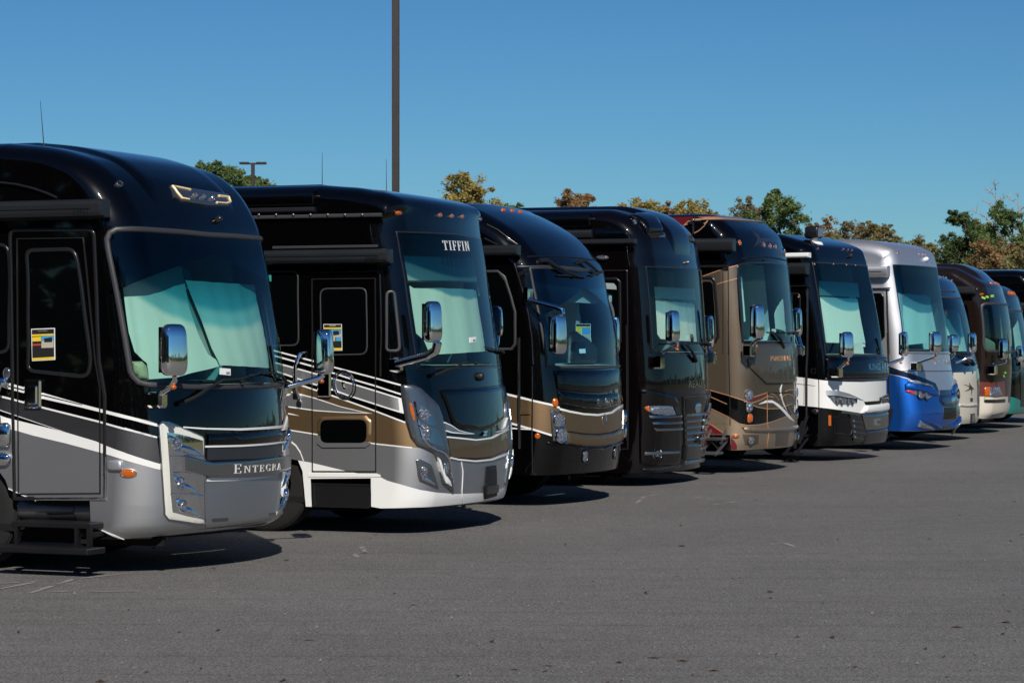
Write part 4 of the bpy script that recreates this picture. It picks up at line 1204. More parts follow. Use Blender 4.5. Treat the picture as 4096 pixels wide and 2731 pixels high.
c.patch('reflector_blade', 'chrome', poly_round([(.952,.716),(.901,.745),(.856,.745),(.806,.72),(.764,.681),(.724,.656),(.663,.636),(.765,.652),(.859,.677)], .012), off=.018, bulge=.016, bw=.04, parent=far_part, mirror=True)
c.patch('reflector_blade', 'chrome', poly_round([(.921,.528),(.873,.554),(.826,.552),(.778,.528),(.734,.489),(.696,.469),(.637,.448),(.745,.467),(.794,.481),(.842,.494)], .012), off=.018, bulge=.016, bw=.04, parent=hl)
c.patch('reflector_blade', 'chrome', poly_round([(.921,.528),(.873,.554),(.826,.552),(.778,.528),(.734,.489),(.696,.469),(.637,.448),(.745,.467),(.794,.481),(.842,.494)], .012), off=.018, bulge=.016, bw=.04, parent=far_part, mirror=True)
c.patch('reflector_blade', 'chrome', poly_round([(1.04,1.154),(.996,1.143),(.98,1.125),(.994,1.077),(1.019,1.084),(1.039,1.113)], .012), off=.018, bulge=.016, bw=.04, parent=hl)
c.patch('reflector_blade', 'chrome', poly_round([(1.04,1.154),(.996,1.143),(.98,1.125),(.994,1.077),(1.019,1.084),(1.039,1.113)], .012), off=.018, bulge=.016, bw=.04, parent=far_part, mirror=True)
c.patch('reflector_blade', 'chrome', poly_round([(1.001,.833),(.956,.813),(.95,.794),(.961,.767),(.988,.774)], .012), off=.018, bulge=.016, bw=.04, parent=hl)
c.patch('reflector_blade', 'chrome', poly_round([(1.001,.833),(.956,.813),(.95,.794),(.961,.767),(.988,.774)], .012), off=.018, bulge=.016, bw=.04, parent=far_part, mirror=True)
c.patch('reflector_blade', 'chrome', poly_round([(.964,.632),(.924,.626),(.915,.609),(.926,.58),(.949,.587)], .012), off=.018, bulge=.016, bw=.04, parent=hl)
c.patch('reflector_blade', 'chrome', poly_round([(.964,.632),(.924,.626),(.915,.609),(.926,.58),(.949,.587)], .012), off=.018, bulge=.016, bw=.04, parent=far_part, mirror=True)
c.ring('headlight_rim', 'satin_chrome', [(1.101,1.232),(1.073,1.269),(1.017,1.262),(.881,1.207),(.69,1.136),(.671,1.11),(.672,.941),(.658,.67),(.64,.499),(.627,.431),(.616,.396),(.701,.4),(1.005,.451),(1.043,.495),(1.058,.599),(1.081,.841),(1.094,1.039)], .014, .018)
c.line('lamp_divider', 'chrome', [(1.01,.671),(.845,.661),(.663,.631)], .006, off=.02)
c.line('lamp_divider', 'chrome', [(1.019,.981),(.902,.975),(.87,.985),(.685,.957)], .006, off=.02)
c.line('lamp_divider', 'chrome', [(.999,.842),(.892,.845),(.673,.794)], .006, off=.02)
c.line('panel_seam', 'seam', [(.642,.756),(.635,.574),(.624,.497),(.608,.42),(.585,.38),(.522,.336)], .004)
c.patch('tow_slot', 'gunmetal', [(.538,.434),(.521,.44),(.331,.436),(.324,.414),(.349,.411),(.529,.414)], off=.008)
c.patch('tow_slot', 'gunmetal', [(-.417,.433),(-.678,.425),(-.696,.406),(-.432,.409)], off=.008)
c.wiper([(.929,1.403),(.85,1.423),(.766,1.453),(.613,1.525),(.427,1.585),(.193,1.59)], [(.646,1.584),(-.236,1.559)])
c.wiper([(-1.31,1.421),(-1.31,1.524),(-.854,1.556),(-.764,1.587),(-.689,1.618),(-.408,1.644),(-.229,1.634)], [(.271,1.58),(-.113,1.63),(-.292,1.65)])
c.rear_mirror((.451,1.42,1.851), (.16,.221,.419), [(.457,1.42,1.636),(.454,1.4,1.605),(.407,1.38,1.558),(.263,1.3,1.494)], ((.166,1.2,1.443), (.17,.1,.13)), yaw=-.55, arm_r=.02, p=4.2, lens_amber=(.437,1.4,1.55))
c.rear_mirror((.336,-1.42,1.83), (.16,.173,.41), [(.319,-1.42,1.622),(.297,-1.4,1.593),(.12,-1.28,1.536),(.035,-1.22,1.507)], ((.039,-1.2,1.479), (.1,.12,.09)), yaw=.18, arm_r=.026, p=4.2, lens_amber=(.3,-1.42,1.564))
c.wheel(-1.729, .5)
m = MB(); m.box((-.696, -1.32, .413), (.765, .28, .05), .008); m.box((-.711, -1.50, .218), (.974, .28, .05), .008)
for x in (-1.029, -.444, -.329): m.box((x, -1.44, .335), (.03, .05, .195)); m.box((x, -1.30, .343), (.03, .28, .04))
m.build('entry_step', 'dark_steel', c.root, angle=30)
m = MB(); m.lathe([(.09, -.5), (.1, -.48), (.1, .02), (.085, .05), (.085, .3), (.1, .32), (.1, .5), (.05, .52)], (-.983, -1.05, .517), 'x', 20); m.build('air_tank', 'steel', c.root)
m = MB(); m.box((-.696, -.9, .5), (1.5, .04, .55)); m.build('step_well', 'underside', c.root, smooth=False)
c.shell()

# -------------------- black motorhome with bronze and silver swoops, white skirt and silver lettering above its windscreen
c = Coach('motorhome', [(.181,.264),(.214,.343),(.235,.493),(.251,.776),(.234,1.02),(.18,1.459),(.116,1.859),(-.003,2.417),(-.104,2.992),(-.188,3.329),(-.394,3.425),(-.546,3.454),(-.727,3.486),(-.929,3.504),(-1.128,3.522)], (-.49,27.05,21.2), (.01,.17,.22), 'black', 'black motorhome with bronze and silver swoops, white skirt and silver lettering above its windscreen', cut=[(-10.4,.294),(-2.31,.294),(-2.273,.706),(-2.2,.846),(-2.093,.962),(-1.959,1.046),(-1.808,1.092),(-1.65,1.097),(-1.496,1.061),(-1.357,.985),(-1.243,.876),(-1.16,.741),(-1.231,.316),(-1.222,.272),(-1.154,.256),(-1.166,.548),(-.499,.566),(-.495,.288),(-.416,.265)], rc=(.14,.28))
glass('windscreen_glass_b', (.68,.91,.85), (.07,.3,.42), 2.588, .114, .02, 3.288)
c.windscreen([(0,3.054),(1.12,3.032),(1.128,3.017),(1.131,2.81),(1.121,2.52),(1.132,2.066),(1.13,1.647),(0,1.657),(-1.13,1.647),(-1.132,2.066),(-1.121,2.52),(-1.131,2.81),(-1.128,3.017),(-1.12,3.032)], 'windscreen_glass_b', gw=.02, gh=.006, gasket='gloss_trim')
c.patch('curtain', 'curtain', [(.866,2.49),(.793,2.465),(.199,2.479),(-.789,2.486),(-.983,2.474),(-.976,2.415),(-.984,2.378),(-1.017,2.34),(-.976,2.299),(-.983,2.262),(-1.029,2.226),(-.978,2.19),(-.966,2.155),(-.987,2.124),(-.982,2.054),(-.987,2.019),(-.963,1.983),(-.979,1.947),(-.966,1.911),(-.958,1.875),(-.957,1.839),(-.971,1.832),(-.887,1.826),(-.18,1.816),(.521,1.799),(.719,1.839),(.769,1.941),(.893,2.008)], wave=lambda a, z: .006*math.sin(a*11+z*2)+.0015*math.sin(a*37), off=0, depth=.003, inset=.15)
c.patch('roller_shade', 'shade_cloth', [(.931,2.789),(.014,2.802),(-.827,2.821),(-1.02,2.804),(-.987,2.723),(-1.021,2.66),(-1.013,2.602),(-.983,2.563),(-1.011,2.53),(-.983,2.491),(-1.029,2.458),(-.988,2.42),(-.98,2.514),(-.979,2.575),(.916,2.538)], off=0, depth=.003, inset=.12)
c.patch('shade_rail', 'gasket', [(.931,2.541),(-.926,2.577),(-.978,2.528),(-.994,2.478),(-1.021,2.434),(-1.015,2.425),(-.982,2.518),(-.917,2.562),(.931,2.526)], off=0, depth=.02, inset=.11)
c.word('header_lettering', 'letter_white', 'TIFFIN', (.351,2.865), (-.368,2.878), .095, .101, off=.008, track=.2)
c.patch('dealer_sticker', 'paper_white', [(.1,1.971),(-.071,1.977),(-.043,1.925),(.122,1.917)], off=.007)
c.patch('sticker_print', 'paper_grey', [(.031,1.948),(-.038,1.951),(-.027,1.931),(.038,1.928)], off=.009)
c.patch('silver_band', 'silver_grey', [(2.691,1.739),(1.772,1.506),(1.404,1.402),(1.289,1.364),(1.283,1.225),(1.39,1.261),(1.859,1.399),(2.001,1.449),(2.241,1.515),(2.7,1.66)], off=.003)
c.patch('bronze_band', 'bronze', [(2.706,1.603),(1.937,1.365),(1.561,1.24),(1.389,1.178),(1.278,1.131),(1.247,1.098),(1.141,.87),(1.17,.866),(1.344,.889),(1.595,.912),(2.769,1.071)], off=.003)
c.patch('silver_wedge', 'silver_grey', [(2.718,1.495),(2.397,1.402),(2.21,1.358),(1.948,1.276),(1.619,1.212),(1.955,1.22),(2.226,1.234),(2.742,1.298)], off=.005)
c.patch('silver_panel', 'silver_grey', [(2.769,1.071),(1.716,.927),(1.595,.912),(1.344,.889),(1.141,.865),(1.033,.803),(.981,.671),(.909,.538),(.709,.409),(.702,.398),(.977,.422),(1.032,.431),(1.157,.455),(1.341,.514),(1.47,.546),(1.545,.579),(1.742,.603),(1.903,.629),(2.314,.711),(2.464,.731),(2.79,.783),(2.784,.907)], off=.004)
c.patch('white_skirt', 'white', [(2.464,.731),(2.314,.711),(1.903,.629),(1.742,.603),(1.545,.579),(1.47,.546),(1.341,.514),(1.157,.455),(1.078,.439),(.977,.422),(.702,.395),(.073,.377),(-.366,.382),(-.527,.395),(-.729,.405),(-1.31,.414),(-1.31,.267),(-.284,.281),(.18,.282),(1.185,.279),(1.484,.268),(1.594,.282),(1.612,.323),(1.624,.363),(1.644,.485),(1.651,.566),(2.317,.548),(2.291,.381),(2.28,.34),(2.245,.267),(2.31,.267),(2.351,.347),(2.363,.388),(2.394,.524),(2.409,.62)], off=.003)
c.patch('pin_stripe', 'white', [(2.677,1.857),(2.173,1.734),(1.975,1.678),(1.39,1.536),(1.28,1.503),(1.281,1.487),(1.475,1.542),(1.976,1.663),(2.174,1.718),(2.679,1.842)], off=.006)
c.patch('pin_stripe', 'white', [(2.683,1.807),(2.215,1.689),(1.815,1.567),(1.53,1.491),(1.361,1.438),(1.289,1.412),(1.29,1.396),(1.363,1.423),(1.532,1.475),(1.816,1.552),(2.217,1.673),(2.685,1.791)], off=.006)
c.patch('pin_stripe', 'white', [(2.691,1.739),(1.772,1.506),(1.536,1.441),(1.363,1.39),(1.289,1.364),(1.29,1.35),(1.406,1.388),(1.774,1.492),(2.692,1.724)], off=.006)
c.patch('pin_stripe', 'white', [(2.7,1.66),(2.241,1.515),(2.001,1.449),(1.859,1.399),(1.352,1.249),(1.283,1.225),(1.285,1.211),(1.391,1.246),(1.861,1.385),(2.002,1.434),(2.242,1.5),(2.701,1.645)], off=.006)
c.patch('pin_stripe', 'white', [(2.706,1.603),(1.937,1.365),(1.561,1.24),(1.389,1.178),(1.313,1.147),(1.278,1.131),(1.279,1.116),(1.391,1.163),(1.563,1.225),(1.939,1.35),(2.708,1.587)], off=.006)
c.patch('pin_stripe', 'white', [(2.769,1.071),(1.595,.914),(1.382,.896),(1.239,.88),(1.239,.867),(1.383,.884),(1.596,.902),(2.77,1.059)], off=.006)
c.patch('pin_stripe', 'white', [(2.512,1.435),(2.209,1.361),(1.948,1.279),(1.709,1.228),(1.616,1.212),(1.616,1.208),(1.71,1.222),(1.949,1.272),(2.211,1.351),(2.513,1.421)], off=.007)
c.patch('pin_stripe', 'white', [(2.526,1.276),(2.225,1.239),(1.955,1.223),(1.615,1.214),(1.616,1.21),(1.956,1.216),(2.226,1.229),(2.527,1.263)], off=.007)
c.patch('spear', 'white', [(2.54,1.208),(2.491,1.199),(2.415,1.179),(2.539,1.194)], off=.007)
c.patch('band_end', 'white', [(1.318,1.367),(1.291,1.358),(1.284,1.22),(1.319,1.234)], off=.007)
c.patch('arch_trim', 'white', [(2.544,.933),(2.485,.889),(2.438,.822),(2.401,.732),(2.401,.714),(2.439,.804),(2.486,.871),(2.545,.915)], off=.008)
door = c.patch('door', 'black', [(2.083,2.56),(1.375,2.562),(1.597,.628),(2.302,.619)], off=.001)
c.ring('door_seam', 'seam', [(2.083,2.56),(1.375,2.562),(1.404,2.365),(1.484,1.891),(1.567,1.18),(1.597,.864),(1.599,.746),(1.594,.627),(2.305,.617),(2.31,.736),(2.308,.855),(2.279,1.172),(2.195,1.886),(2.114,2.362)], .012, .011, off=.003, parent=door)
c.line('door_jamb', 'gloss_trim', [(2.117,2.621),(1.329,2.63),(1.364,2.314),(1.424,1.933),(1.446,1.824),(1.474,1.58)], .011)
c.patch('sill_moulding', 'white', [(2.343,.598),(2.309,.605),(1.59,.614),(1.549,.601),(1.547,.581),(2.341,.567)], off=.009)
c.patch('door_lamp_recess', 'bronze', [(2.224,1.117),(2.183,1.173),(1.677,1.189),(1.627,1.134),(1.647,.934),(1.708,.875),(2.188,.865),(2.241,.903)], off=.005, bulge=.012, bw=.02)
c.patch('recess_lower', 'silver_grey', [(2.234,.986),(1.947,.946),(1.648,.919),(1.657,.906),(1.708,.874),(2.188,.864),(2.241,.903)], off=.018)
c.patch('lower_window', 'side_glass', poly_round([(2.181,1.142),(1.672,1.15),(1.695,.918),(2.203,.912)], .07), off=.02, parent=door)
win = c.patch('door_window', 'side_glass', poly_round([(2.003,2.459),(1.492,2.463),(1.598,1.799),(2.113,1.79)], .07), off=.005, parent=door)
c.ring('window_frame', 'gasket', poly_round([(2.009,2.466),(1.485,2.469),(1.592,1.792),(2.121,1.782)], .08), .018, .008, parent=win)
sw = c.patch('side_window', 'side_glass', poly_round([(2.905,2.633),(2.222,2.639),(2.343,1.889),(3.03,1.879)], .07), off=.004)
c.ring('window_frame', 'gasket', poly_round([(2.912,2.639),(2.214,2.645),(2.336,1.881),(3.038,1.872)], .08), .018, .008, parent=sw)
pw = c.patch('quarter_window', 'side_glass', poly_round([(1.293,2.418),(1.222,2.422),(1.255,1.838),(1.382,1.834)], .05), off=.004)
c.ring('window_frame', 'gasket', poly_round([(1.305,2.437),(1.208,2.442),(1.243,1.821),(1.4,1.819)], .06), .03, .012, parent=pw)
c.patch('parking_permit', 'sticker_teal', [(2.619,2.613),(2.526,2.612),(2.537,2.537),(2.629,2.542)], off=.006)
pos = c.patch('window_poster', 'paper_white', [(2.026,2.103),(1.825,2.102),(1.861,1.837),(2.064,1.835)], off=.01)
c.patch('poster_header', 'paper_black', [(2.02,2.097),(1.831,2.097),(1.836,2.069),(2.025,2.069)], off=.012, parent=pos)
c.patch('poster_strip', 'paper_yellow', [(2.025,2.068),(1.836,2.069),(1.839,2.052),(2.028,2.053)], off=.012, parent=pos)
c.patch('poster_picture', 'paper_blue', [(1.956,2.047),(1.84,2.048),(1.851,1.972),(1.967,1.972)], off=.012, parent=pos)
c.patch('poster_picture', 'paper_sand', [(1.963,2.004),(1.847,2.006),(1.852,1.97),(1.967,1.969)], off=.013, parent=pos)
c.patch('poster_picture', 'paper_black', [(1.93,2.033),(1.869,2.036),(1.865,1.997),(1.936,1.988)], off=.014, parent=pos)
c.patch('poster_text', 'paper_yellow', [(2.029,2.047),(1.961,2.047),(1.968,2.01),(2.035,2.01)], off=.013, parent=pos)
c.patch('poster_picture', 'paper_sand', [(2.042,1.968),(1.918,1.968),(1.924,1.931),(2.048,1.931)], off=.012, parent=pos)
c.patch('poster_picture', 'paper_blue', [(1.908,1.968),(1.85,1.969),(1.855,1.933),(1.914,1.932)], off=.012, parent=pos)
c.patch('poster_text', 'paper_black', [(2.049,1.927),(1.855,1.928),(1.863,1.865),(2.056,1.863)], off=.012, parent=pos)
c.patch('poster_ground', 'paper_black', [(2.027,2.068),(1.834,2.067),(1.864,1.864),(2.058,1.863)], off=.011, parent=pos)
c.patch('poster_strip', 'paper_yellow', [(2.055,1.862),(1.863,1.864),(1.864,1.842),(2.058,1.84)], off=.012, parent=pos)
c.word('poster_lettering', 'letter_white', 'MOTORHOMES', (1.964,2.082), (1.892,2.083), .01, .01, font='sans', off=.013)
aw = c.side_box('awning', 'awning_dark', -8.5, -.258, 2.696, 2.847, .15)
m = MB(); m.box((-4.058, -1.398, 2.783), (7.4, .012, .008)); m.build('awning_groove', 'seam', aw)
flat_word('awning_lettering', 'satin_chrome', 'GIRARD', -.493, -.352, 2.734, .034, -1.4035, aw)
m = MB(); m.box((-.996, -1.27, 2.876), (1.159, .05, .03), .006); m.build('awning_rail', 'gasket', c.root, angle=30)
rl = c.side_box('drip_rail', 'gasket', -8.5, -.374, 3.164, 3.207, .04)
m = MB(); m.rbox((-1.726, -1.292, 3.211), (.03, .02, .03), 2.2, 6); m.build('rail_rivet', 'steel', rl, angle=180)
m = MB(); m.rbox((-1.532, -1.292, 3.207), (.03, .02, .03), 2.2, 6); m.build('rail_rivet', 'steel', rl, angle=180)
m = MB(); m.rbox((-1.339, -1.292, 3.204), (.03, .02, .03), 2.2, 6); m.build('rail_rivet', 'steel', rl, angle=180)
m = MB(); m.rbox((-1.147, -1.292, 3.2), (.03, .02, .03), 2.2, 6); m.build('rail_rivet', 'steel', rl, angle=180)
m = MB(); m.rbox((-.956, -1.292, 3.197), (.03, .02, .03), 2.2, 6); m.build('rail_rivet', 'steel', rl, angle=180)
m = MB(); m.rbox((-.767, -1.292, 3.193), (.03, .02, .03), 2.2, 6); m.build('rail_rivet', 'steel', rl, angle=180)
m = MB(); m.rbox((-.578, -1.292, 3.19), (.03, .02, .03), 2.2, 6); m.build('rail_rivet', 'steel', rl, angle=180)
c.side_box('slide_awning', 'black', -8.5, -1.093, 3.291, 3.457, .10)
c.side_box('slide_roller', 'awning_dark', -8.5, -1.106, 3.226, 3.283, .07)
c.lamp('marker_lamp', 1.093, 3.217, .042, .022, 'amber', h=.022)
c.lamp('marker_lamp', .331, 3.221, .042, .022, 'amber', h=.022)
c.lamp('marker_lamp', .042, 3.226, .042, .022, 'amber', h=.022)
c.lamp('marker_lamp', -.269, 3.234, .042, .022, 'amber', h=.022)
c.lamp('marker_lamp', -1.076, 3.251, .02, .02, 'amber', h=.022)
m = MB(); m.tube([(-1.344, -.6, 3.4), (-1.344, -.6, 3.881)], [.006, .002], 5); m.build('whip_antenna', 'steel', c.root)
m = MB(); m.tube([(-1.064, .4, 3.4), (-1.064, .4, 3.873)], [.006, .002], 5); m.build('whip_antenna', 'steel', c.root)
m = MB(); m.box((-2.232, 0, 3.506), (1.6, .8, .12), .04); m.build('roof_air_unit', 'black', c.root, angle=30)
c.line('panel_seam', 'seam', [(.885,1.452),(-.124,1.457),(-.525,1.465),(-1.31,1.472)], .004)
c.line('panel_seam', 'seam', [(.885,1.452),(.854,1.384),(.808,1.252),(.764,1.088)], .004)
c.patch('hood_panel', 'black', [(.864,1.441),(-.121,1.448),(-1.31,1.465),(-1.31,1.33),(-.784,1.285),(-.71,1.195),(-.647,1.106),(-.479,1.082),(-.11,1.022),(.186,1.012),(.512,1.038),(.707,1.087),(.795,1.318)], off=.01, bulge=.012, bw=.05)
c.patch('nose_silver', 'silver_grey', [(.872,1.115),(.765,1.083),(.638,1.028),(.329,.986),(.52,.992),(.758,1.009),(.855,1.036)], off=.024)
c.patch('nose_silver', 'silver_grey', [(.872,1.115),(.765,1.083),(.638,1.028),(.329,.986),(.52,.992),(.758,1.009),(.855,1.036)], off=.024, mirror=True)
c.patch('nose_stripe', 'white', [(.871,1.121),(.764,1.088),(.638,1.032),(.475,1.004),(.329,.987),(.329,.984),(.476,.999),(.639,1.025),(.765,1.079),(.873,1.11)], off=.026)
c.patch('nose_stripe', 'white', [(.871,1.121),(.764,1.088),(.638,1.032),(.475,1.004),(.329,.987),(.329,.984),(.476,.999),(.639,1.025),(.765,1.079),(.873,1.11)], off=.026, mirror=True)
c.patch('nose_stripe', 'white', [(.854,1.038),(.757,1.016),(.52,.996),(.329,.987),(.329,.984),(.521,.99),(.758,1.006),(.856,1.026)], off=.026)
c.patch('nose_stripe', 'white', [(.854,1.038),(.757,1.016),(.52,.996),(.329,.987),(.329,.984),(.521,.99),(.758,1.006),(.856,1.026)], off=.026, mirror=True)
c.patch('nose_stripe', 'white', [(.837,.976),(.303,.93),(-.121,.938),(-.409,.974),(-.593,.991),(-1.31,1.027),(-1.31,1.012),(-.587,.976),(-.404,.96),(-.118,.924),(.306,.916),(.839,.962)], off=.024)
c.patch('nose_bronze', 'bronze', [(.83,.959),(.306,.917),(-.118,.925),(-.404,.96),(-.587,.976),(-1.31,1.017),(-1.31,.807),(-.509,.785),(-.352,.773),(-.097,.745),(.32,.742),(.797,.768),(.817,.864)], off=.02)
c.patch('nose_stripe', 'white', [(.797,.768),(.667,.747),(.319,.717),(-.098,.717),(-.363,.735),(-.737,.75),(-.738,.735),(-.364,.721),(-.1,.702),(.318,.702),(.667,.732),(.797,.754)], off=.022)
c.patch('nose_silver_panel', 'silver_grey', [(.791,.751),(.586,.722),(.192,.704),(-.275,.71),(-.588,.731),(-1.31,.739),(-1.31,.406),(-.723,.401),(-.366,.382),(.073,.377),(.702,.398),(.755,.575)], off=.006)
c.line('panel_seam', 'white', [(.603,.739),(.556,.611),(.544,.412),(.524,.371),(.495,.328),(.454,.285)], .006, off=.008)
ph = c.patch('plate_holder', 'trim', [(.047,.642),(-.228,.646),(-.255,.555),(-.309,.418),(-.335,.372),(-.386,.324),(-.02,.307),(.027,.352),(.055,.396),(.075,.439),(.038,.454),(.045,.548)], off=.022, bulge=.01, bw=.02)
c.patch('tow_clip', 'gloss_trim', [(.05,.443),(-.299,.446),(-.335,.367),(.022,.363)], off=.045, parent=ph)
c.patch('nose_emblem', 'letter_chrome', [(.128,1.004),(.019,1.007),(.031,.994),(.099,.972),(.042,.973),(.06,.958),(.152,.958),(.141,.971),(.075,.992),(.131,.991)], off=.03)
c.lamp('nose_camera', .008, 1.566, .04, .045, 'trim', h=.05, bezel=None)
hl = c.patch('headlight', 'gunmetal', [(1.285,1.48),(1.255,1.501),(1.18,1.496),(1.114,1.463),(1.034,1.376),(.926,1.287),(.89,1.2),(.821,.807),(.797,.719),(.751,.586),(.711,.42),(.728,.41),(.905,.505),(.959,.625),(.991,.704),(1.045,.814),(1.197,.893),(1.247,.979),(1.276,1.141),(1.286,1.378)], off=.018, bulge=.018, bw=.05)
far_part = c.patch('headlight', 'gunmetal', [(1.285,1.48),(1.255,1.501),(1.18,1.496),(1.114,1.463),(1.034,1.376),(.926,1.287),(.89,1.2),(.821,.807),(.797,.719),(.751,.586),(.711,.42),(.728,.41),(.905,.505),(.959,.625),(.991,.704),(1.045,.814),(1.197,.893),(1.247,.979),(1.276,1.141),(1.286,1.378)], off=.018, bulge=.018, bw=.05, mirror=True)
c.patch('headlight_bowl', 'satin_chrome', [(1.153,1.291),(1.104,1.28),(1.033,1.203),(1.008,1.094),(1.047,1.079),(1.091,1.096),(1.152,1.151)], off=.04, parent=hl)
c.patch('headlight_bowl', 'satin_chrome', [(1.153,1.291),(1.104,1.28),(1.033,1.203),(1.008,1.094),(1.047,1.079),(1.091,1.096),(1.152,1.151)], off=.04, parent=far_part, mirror=True)
c.patch('headlight_bowl', 'satin_chrome', [(1.143,1.097),(1.072,1.069),(.998,1.045),(.933,.886),(.971,.874),(1.063,.907),(1.14,.954)], off=.04, parent=hl)
c.patch('headlight_bowl', 'satin_chrome', [(1.143,1.097),(1.072,1.069),(.998,1.045),(.933,.886),(.971,.874),(1.063,.907),(1.14,.954)], off=.04, parent=far_part, mirror=True)
c.line('chrome_curve', 'chrome', [(1.185,1.329),(1.184,1.259),(1.17,1.086),(1.155,1.005),(1.131,.935),(1.098,.889),(1.031,.852),(.925,.81),(.877,.771),(.846,.731),(.79,.566)], .014, off=.04, fit=.02)
c.patch('turn_lamp', 'amber', [(1.23,1.313),(1.213,1.315),(1.199,1.221),(1.201,1.141),(1.213,1.143),(1.23,1.232)], off=.042, bulge=.006, bw=.02, parent=hl)
c.patch('turn_lamp', 'amber', [(1.23,1.313),(1.213,1.315),(1.199,1.221),(1.201,1.141),(1.213,1.143),(1.23,1.232)], off=.042, bulge=.006, bw=.02, parent=far_part, mirror=True)
c.lamp('projector_lamp', 1.115, 1.196, .058, .055, 'lamp_lens', h=.022, parent=hl, off=.03)
c.lamp('projector_lamp', 1.115, 1.196, .058, .055, 'lamp_lens', h=.022, parent=far_part, off=.03, mirror=True)
c.lamp('projector_lamp', 1.124, 1.019, .05, .075, 'lamp_lens', h=.022, parent=hl, off=.03)
c.lamp('projector_lamp', 1.124, 1.019, .05, .075, 'lamp_lens', h=.022, parent=far_part, off=.03, mirror=True)
c.patch('day_lamp', 'led_white', [(1.02,.776),(.989,.748),(.932,.626),(.815,.529),(.789,.478),(.888,.515),(.967,.638),(.988,.684)], off=.042, bulge=.008, bw=.03, parent=hl)
c.patch('day_lamp', 'led_white', [(1.02,.776),(.989,.748),(.932,.626),(.815,.529),(.789,.478),(.888,.515),(.967,.638),(.988,.684)], off=.042, bulge=.008, bw=.03, parent=far_part, mirror=True)
c.lamp('cornering_lamp', .9, .657, .03, .06, 'lamp_lens', h=.022, parent=hl, off=.03)
c.lamp('cornering_lamp', .9, .657, .03, .06, 'lamp_lens', h=.022, parent=far_part, off=.03, mirror=True)
fg = c.patch('fog_recess', 'gunmetal', [(1.212,.751),(1.182,.763),(1.068,.701),(1.021,.581),(.982,.5),(.959,.459),(.999,.466),(1.051,.486),(1.173,.542),(1.191,.602)], off=.012, bulge=.006, bw=.02)
far_part = c.patch('fog_recess', 'gunmetal', [(1.212,.751),(1.182,.763),(1.068,.701),(1.021,.581),(.982,.5),(.959,.459),(.999,.466),(1.051,.486),(1.173,.542),(1.191,.602)], off=.012, bulge=.006, bw=.02, mirror=True)
c.patch('fog_wedge', 'chrome', [(1.139,.611),(1.106,.589),(1.045,.526),(1.009,.494),(1.056,.512),(1.155,.558),(1.155,.585)], off=.02, bulge=.012, bw=.03, parent=fg)
c.patch('fog_wedge', 'chrome', [(1.139,.611),(1.106,.589),(1.045,.526),(1.009,.494),(1.056,.512),(1.155,.558),(1.155,.585)], off=.02, bulge=.012, bw=.03, parent=far_part, mirror=True)
c.lamp('fog_lamp', 1.147, .628, .035, .05, 'lamp_lens', h=.022, parent=fg, off=.03)
c.lamp('fog_lamp', 1.147, .628, .035, .05, 'lamp_lens', h=.022, parent=far_part, off=.03, mirror=True)
c.ring('flank_badge', 'chrome', [(1.882+.115*math.cos(i*.2618), 1.492+.135*math.sin(i*.2618)) for i in range(24)], .022, .012)
c.ring('badge_rim', 'gloss_trim', [(1.882+.135*math.cos(i*.2618), 1.492+.155*math.sin(i*.2618)) for i in range(24)], .018, .009)
c.word('badge_lettering', 'letter_chrome', 't', (1.907,1.457), (1.864,1.458), .078, .078, font='sans', off=.012)
m = MB(); m.tube([(-1.216, -1.25, 1.817), (-1.246, -1.33, 1.807), (-1.292, -1.34, 1.689), (-1.289, -1.34, 1.442), (-1.289, -1.25, 1.362)], .020, 10); m.build('grab_handle', 'chrome', c.root, angle=60)
m = MB(); m.box((-1.001, -1.27, 1.499), (.15, .05, .26), .015); m.build('door_handle', 'chrome', door, angle=30)
c.lamp('door_lock', 2.407, 1.297, .03, .045, 'gloss_trim', h=.01)
m = MB(); m.box((-.851, -1.19, .383), (.642, .05, .242), .01); m.box((-.851, -1.215, .494), (.642, .01, .02)); m.build('folded_step', 'gloss_trim', c.root, angle=30)
m = MB(); m.box((-.851, -.95, .55), (1.6, .04, .6)); m.build('step_well', 'underside', c.root, smooth=False)
c.wheel(-1.71, .5)
c.wiper([(1.002,1.581),(.9,1.596),(.745,1.633),(.578,1.665),(.438,1.702),(.296,1.705)], [(.63,1.704),(-.269,1.695)])
c.wiper([(-1.31,1.635),(-1.31,1.792),(-.77,1.827),(-.553,1.833)], [(-.206,1.868),(-.557,1.839),(-.739,1.828),(-1.31,1.818)])
c.rear_mirror((.258,1.46,2.12), (.15,.18,.405), [(.309,1.46,1.917),(.283,1.44,1.841),(.169,1.38,1.786),(-.208,1.26,1.707)], ((-.229,1.24,1.696), (.14,.09,.15)), yaw=-.55, arm_r=.045, p=4.2)
c.rear_mirror((-.207,-1.44,2.153), (.14,.041,.328), [(-.207,-1.44,1.982),(-.197,-1.4,1.909),(-.163,-1.25,1.8)], None, yaw=.18, arm_r=.03, p=4.2)
c.shell()

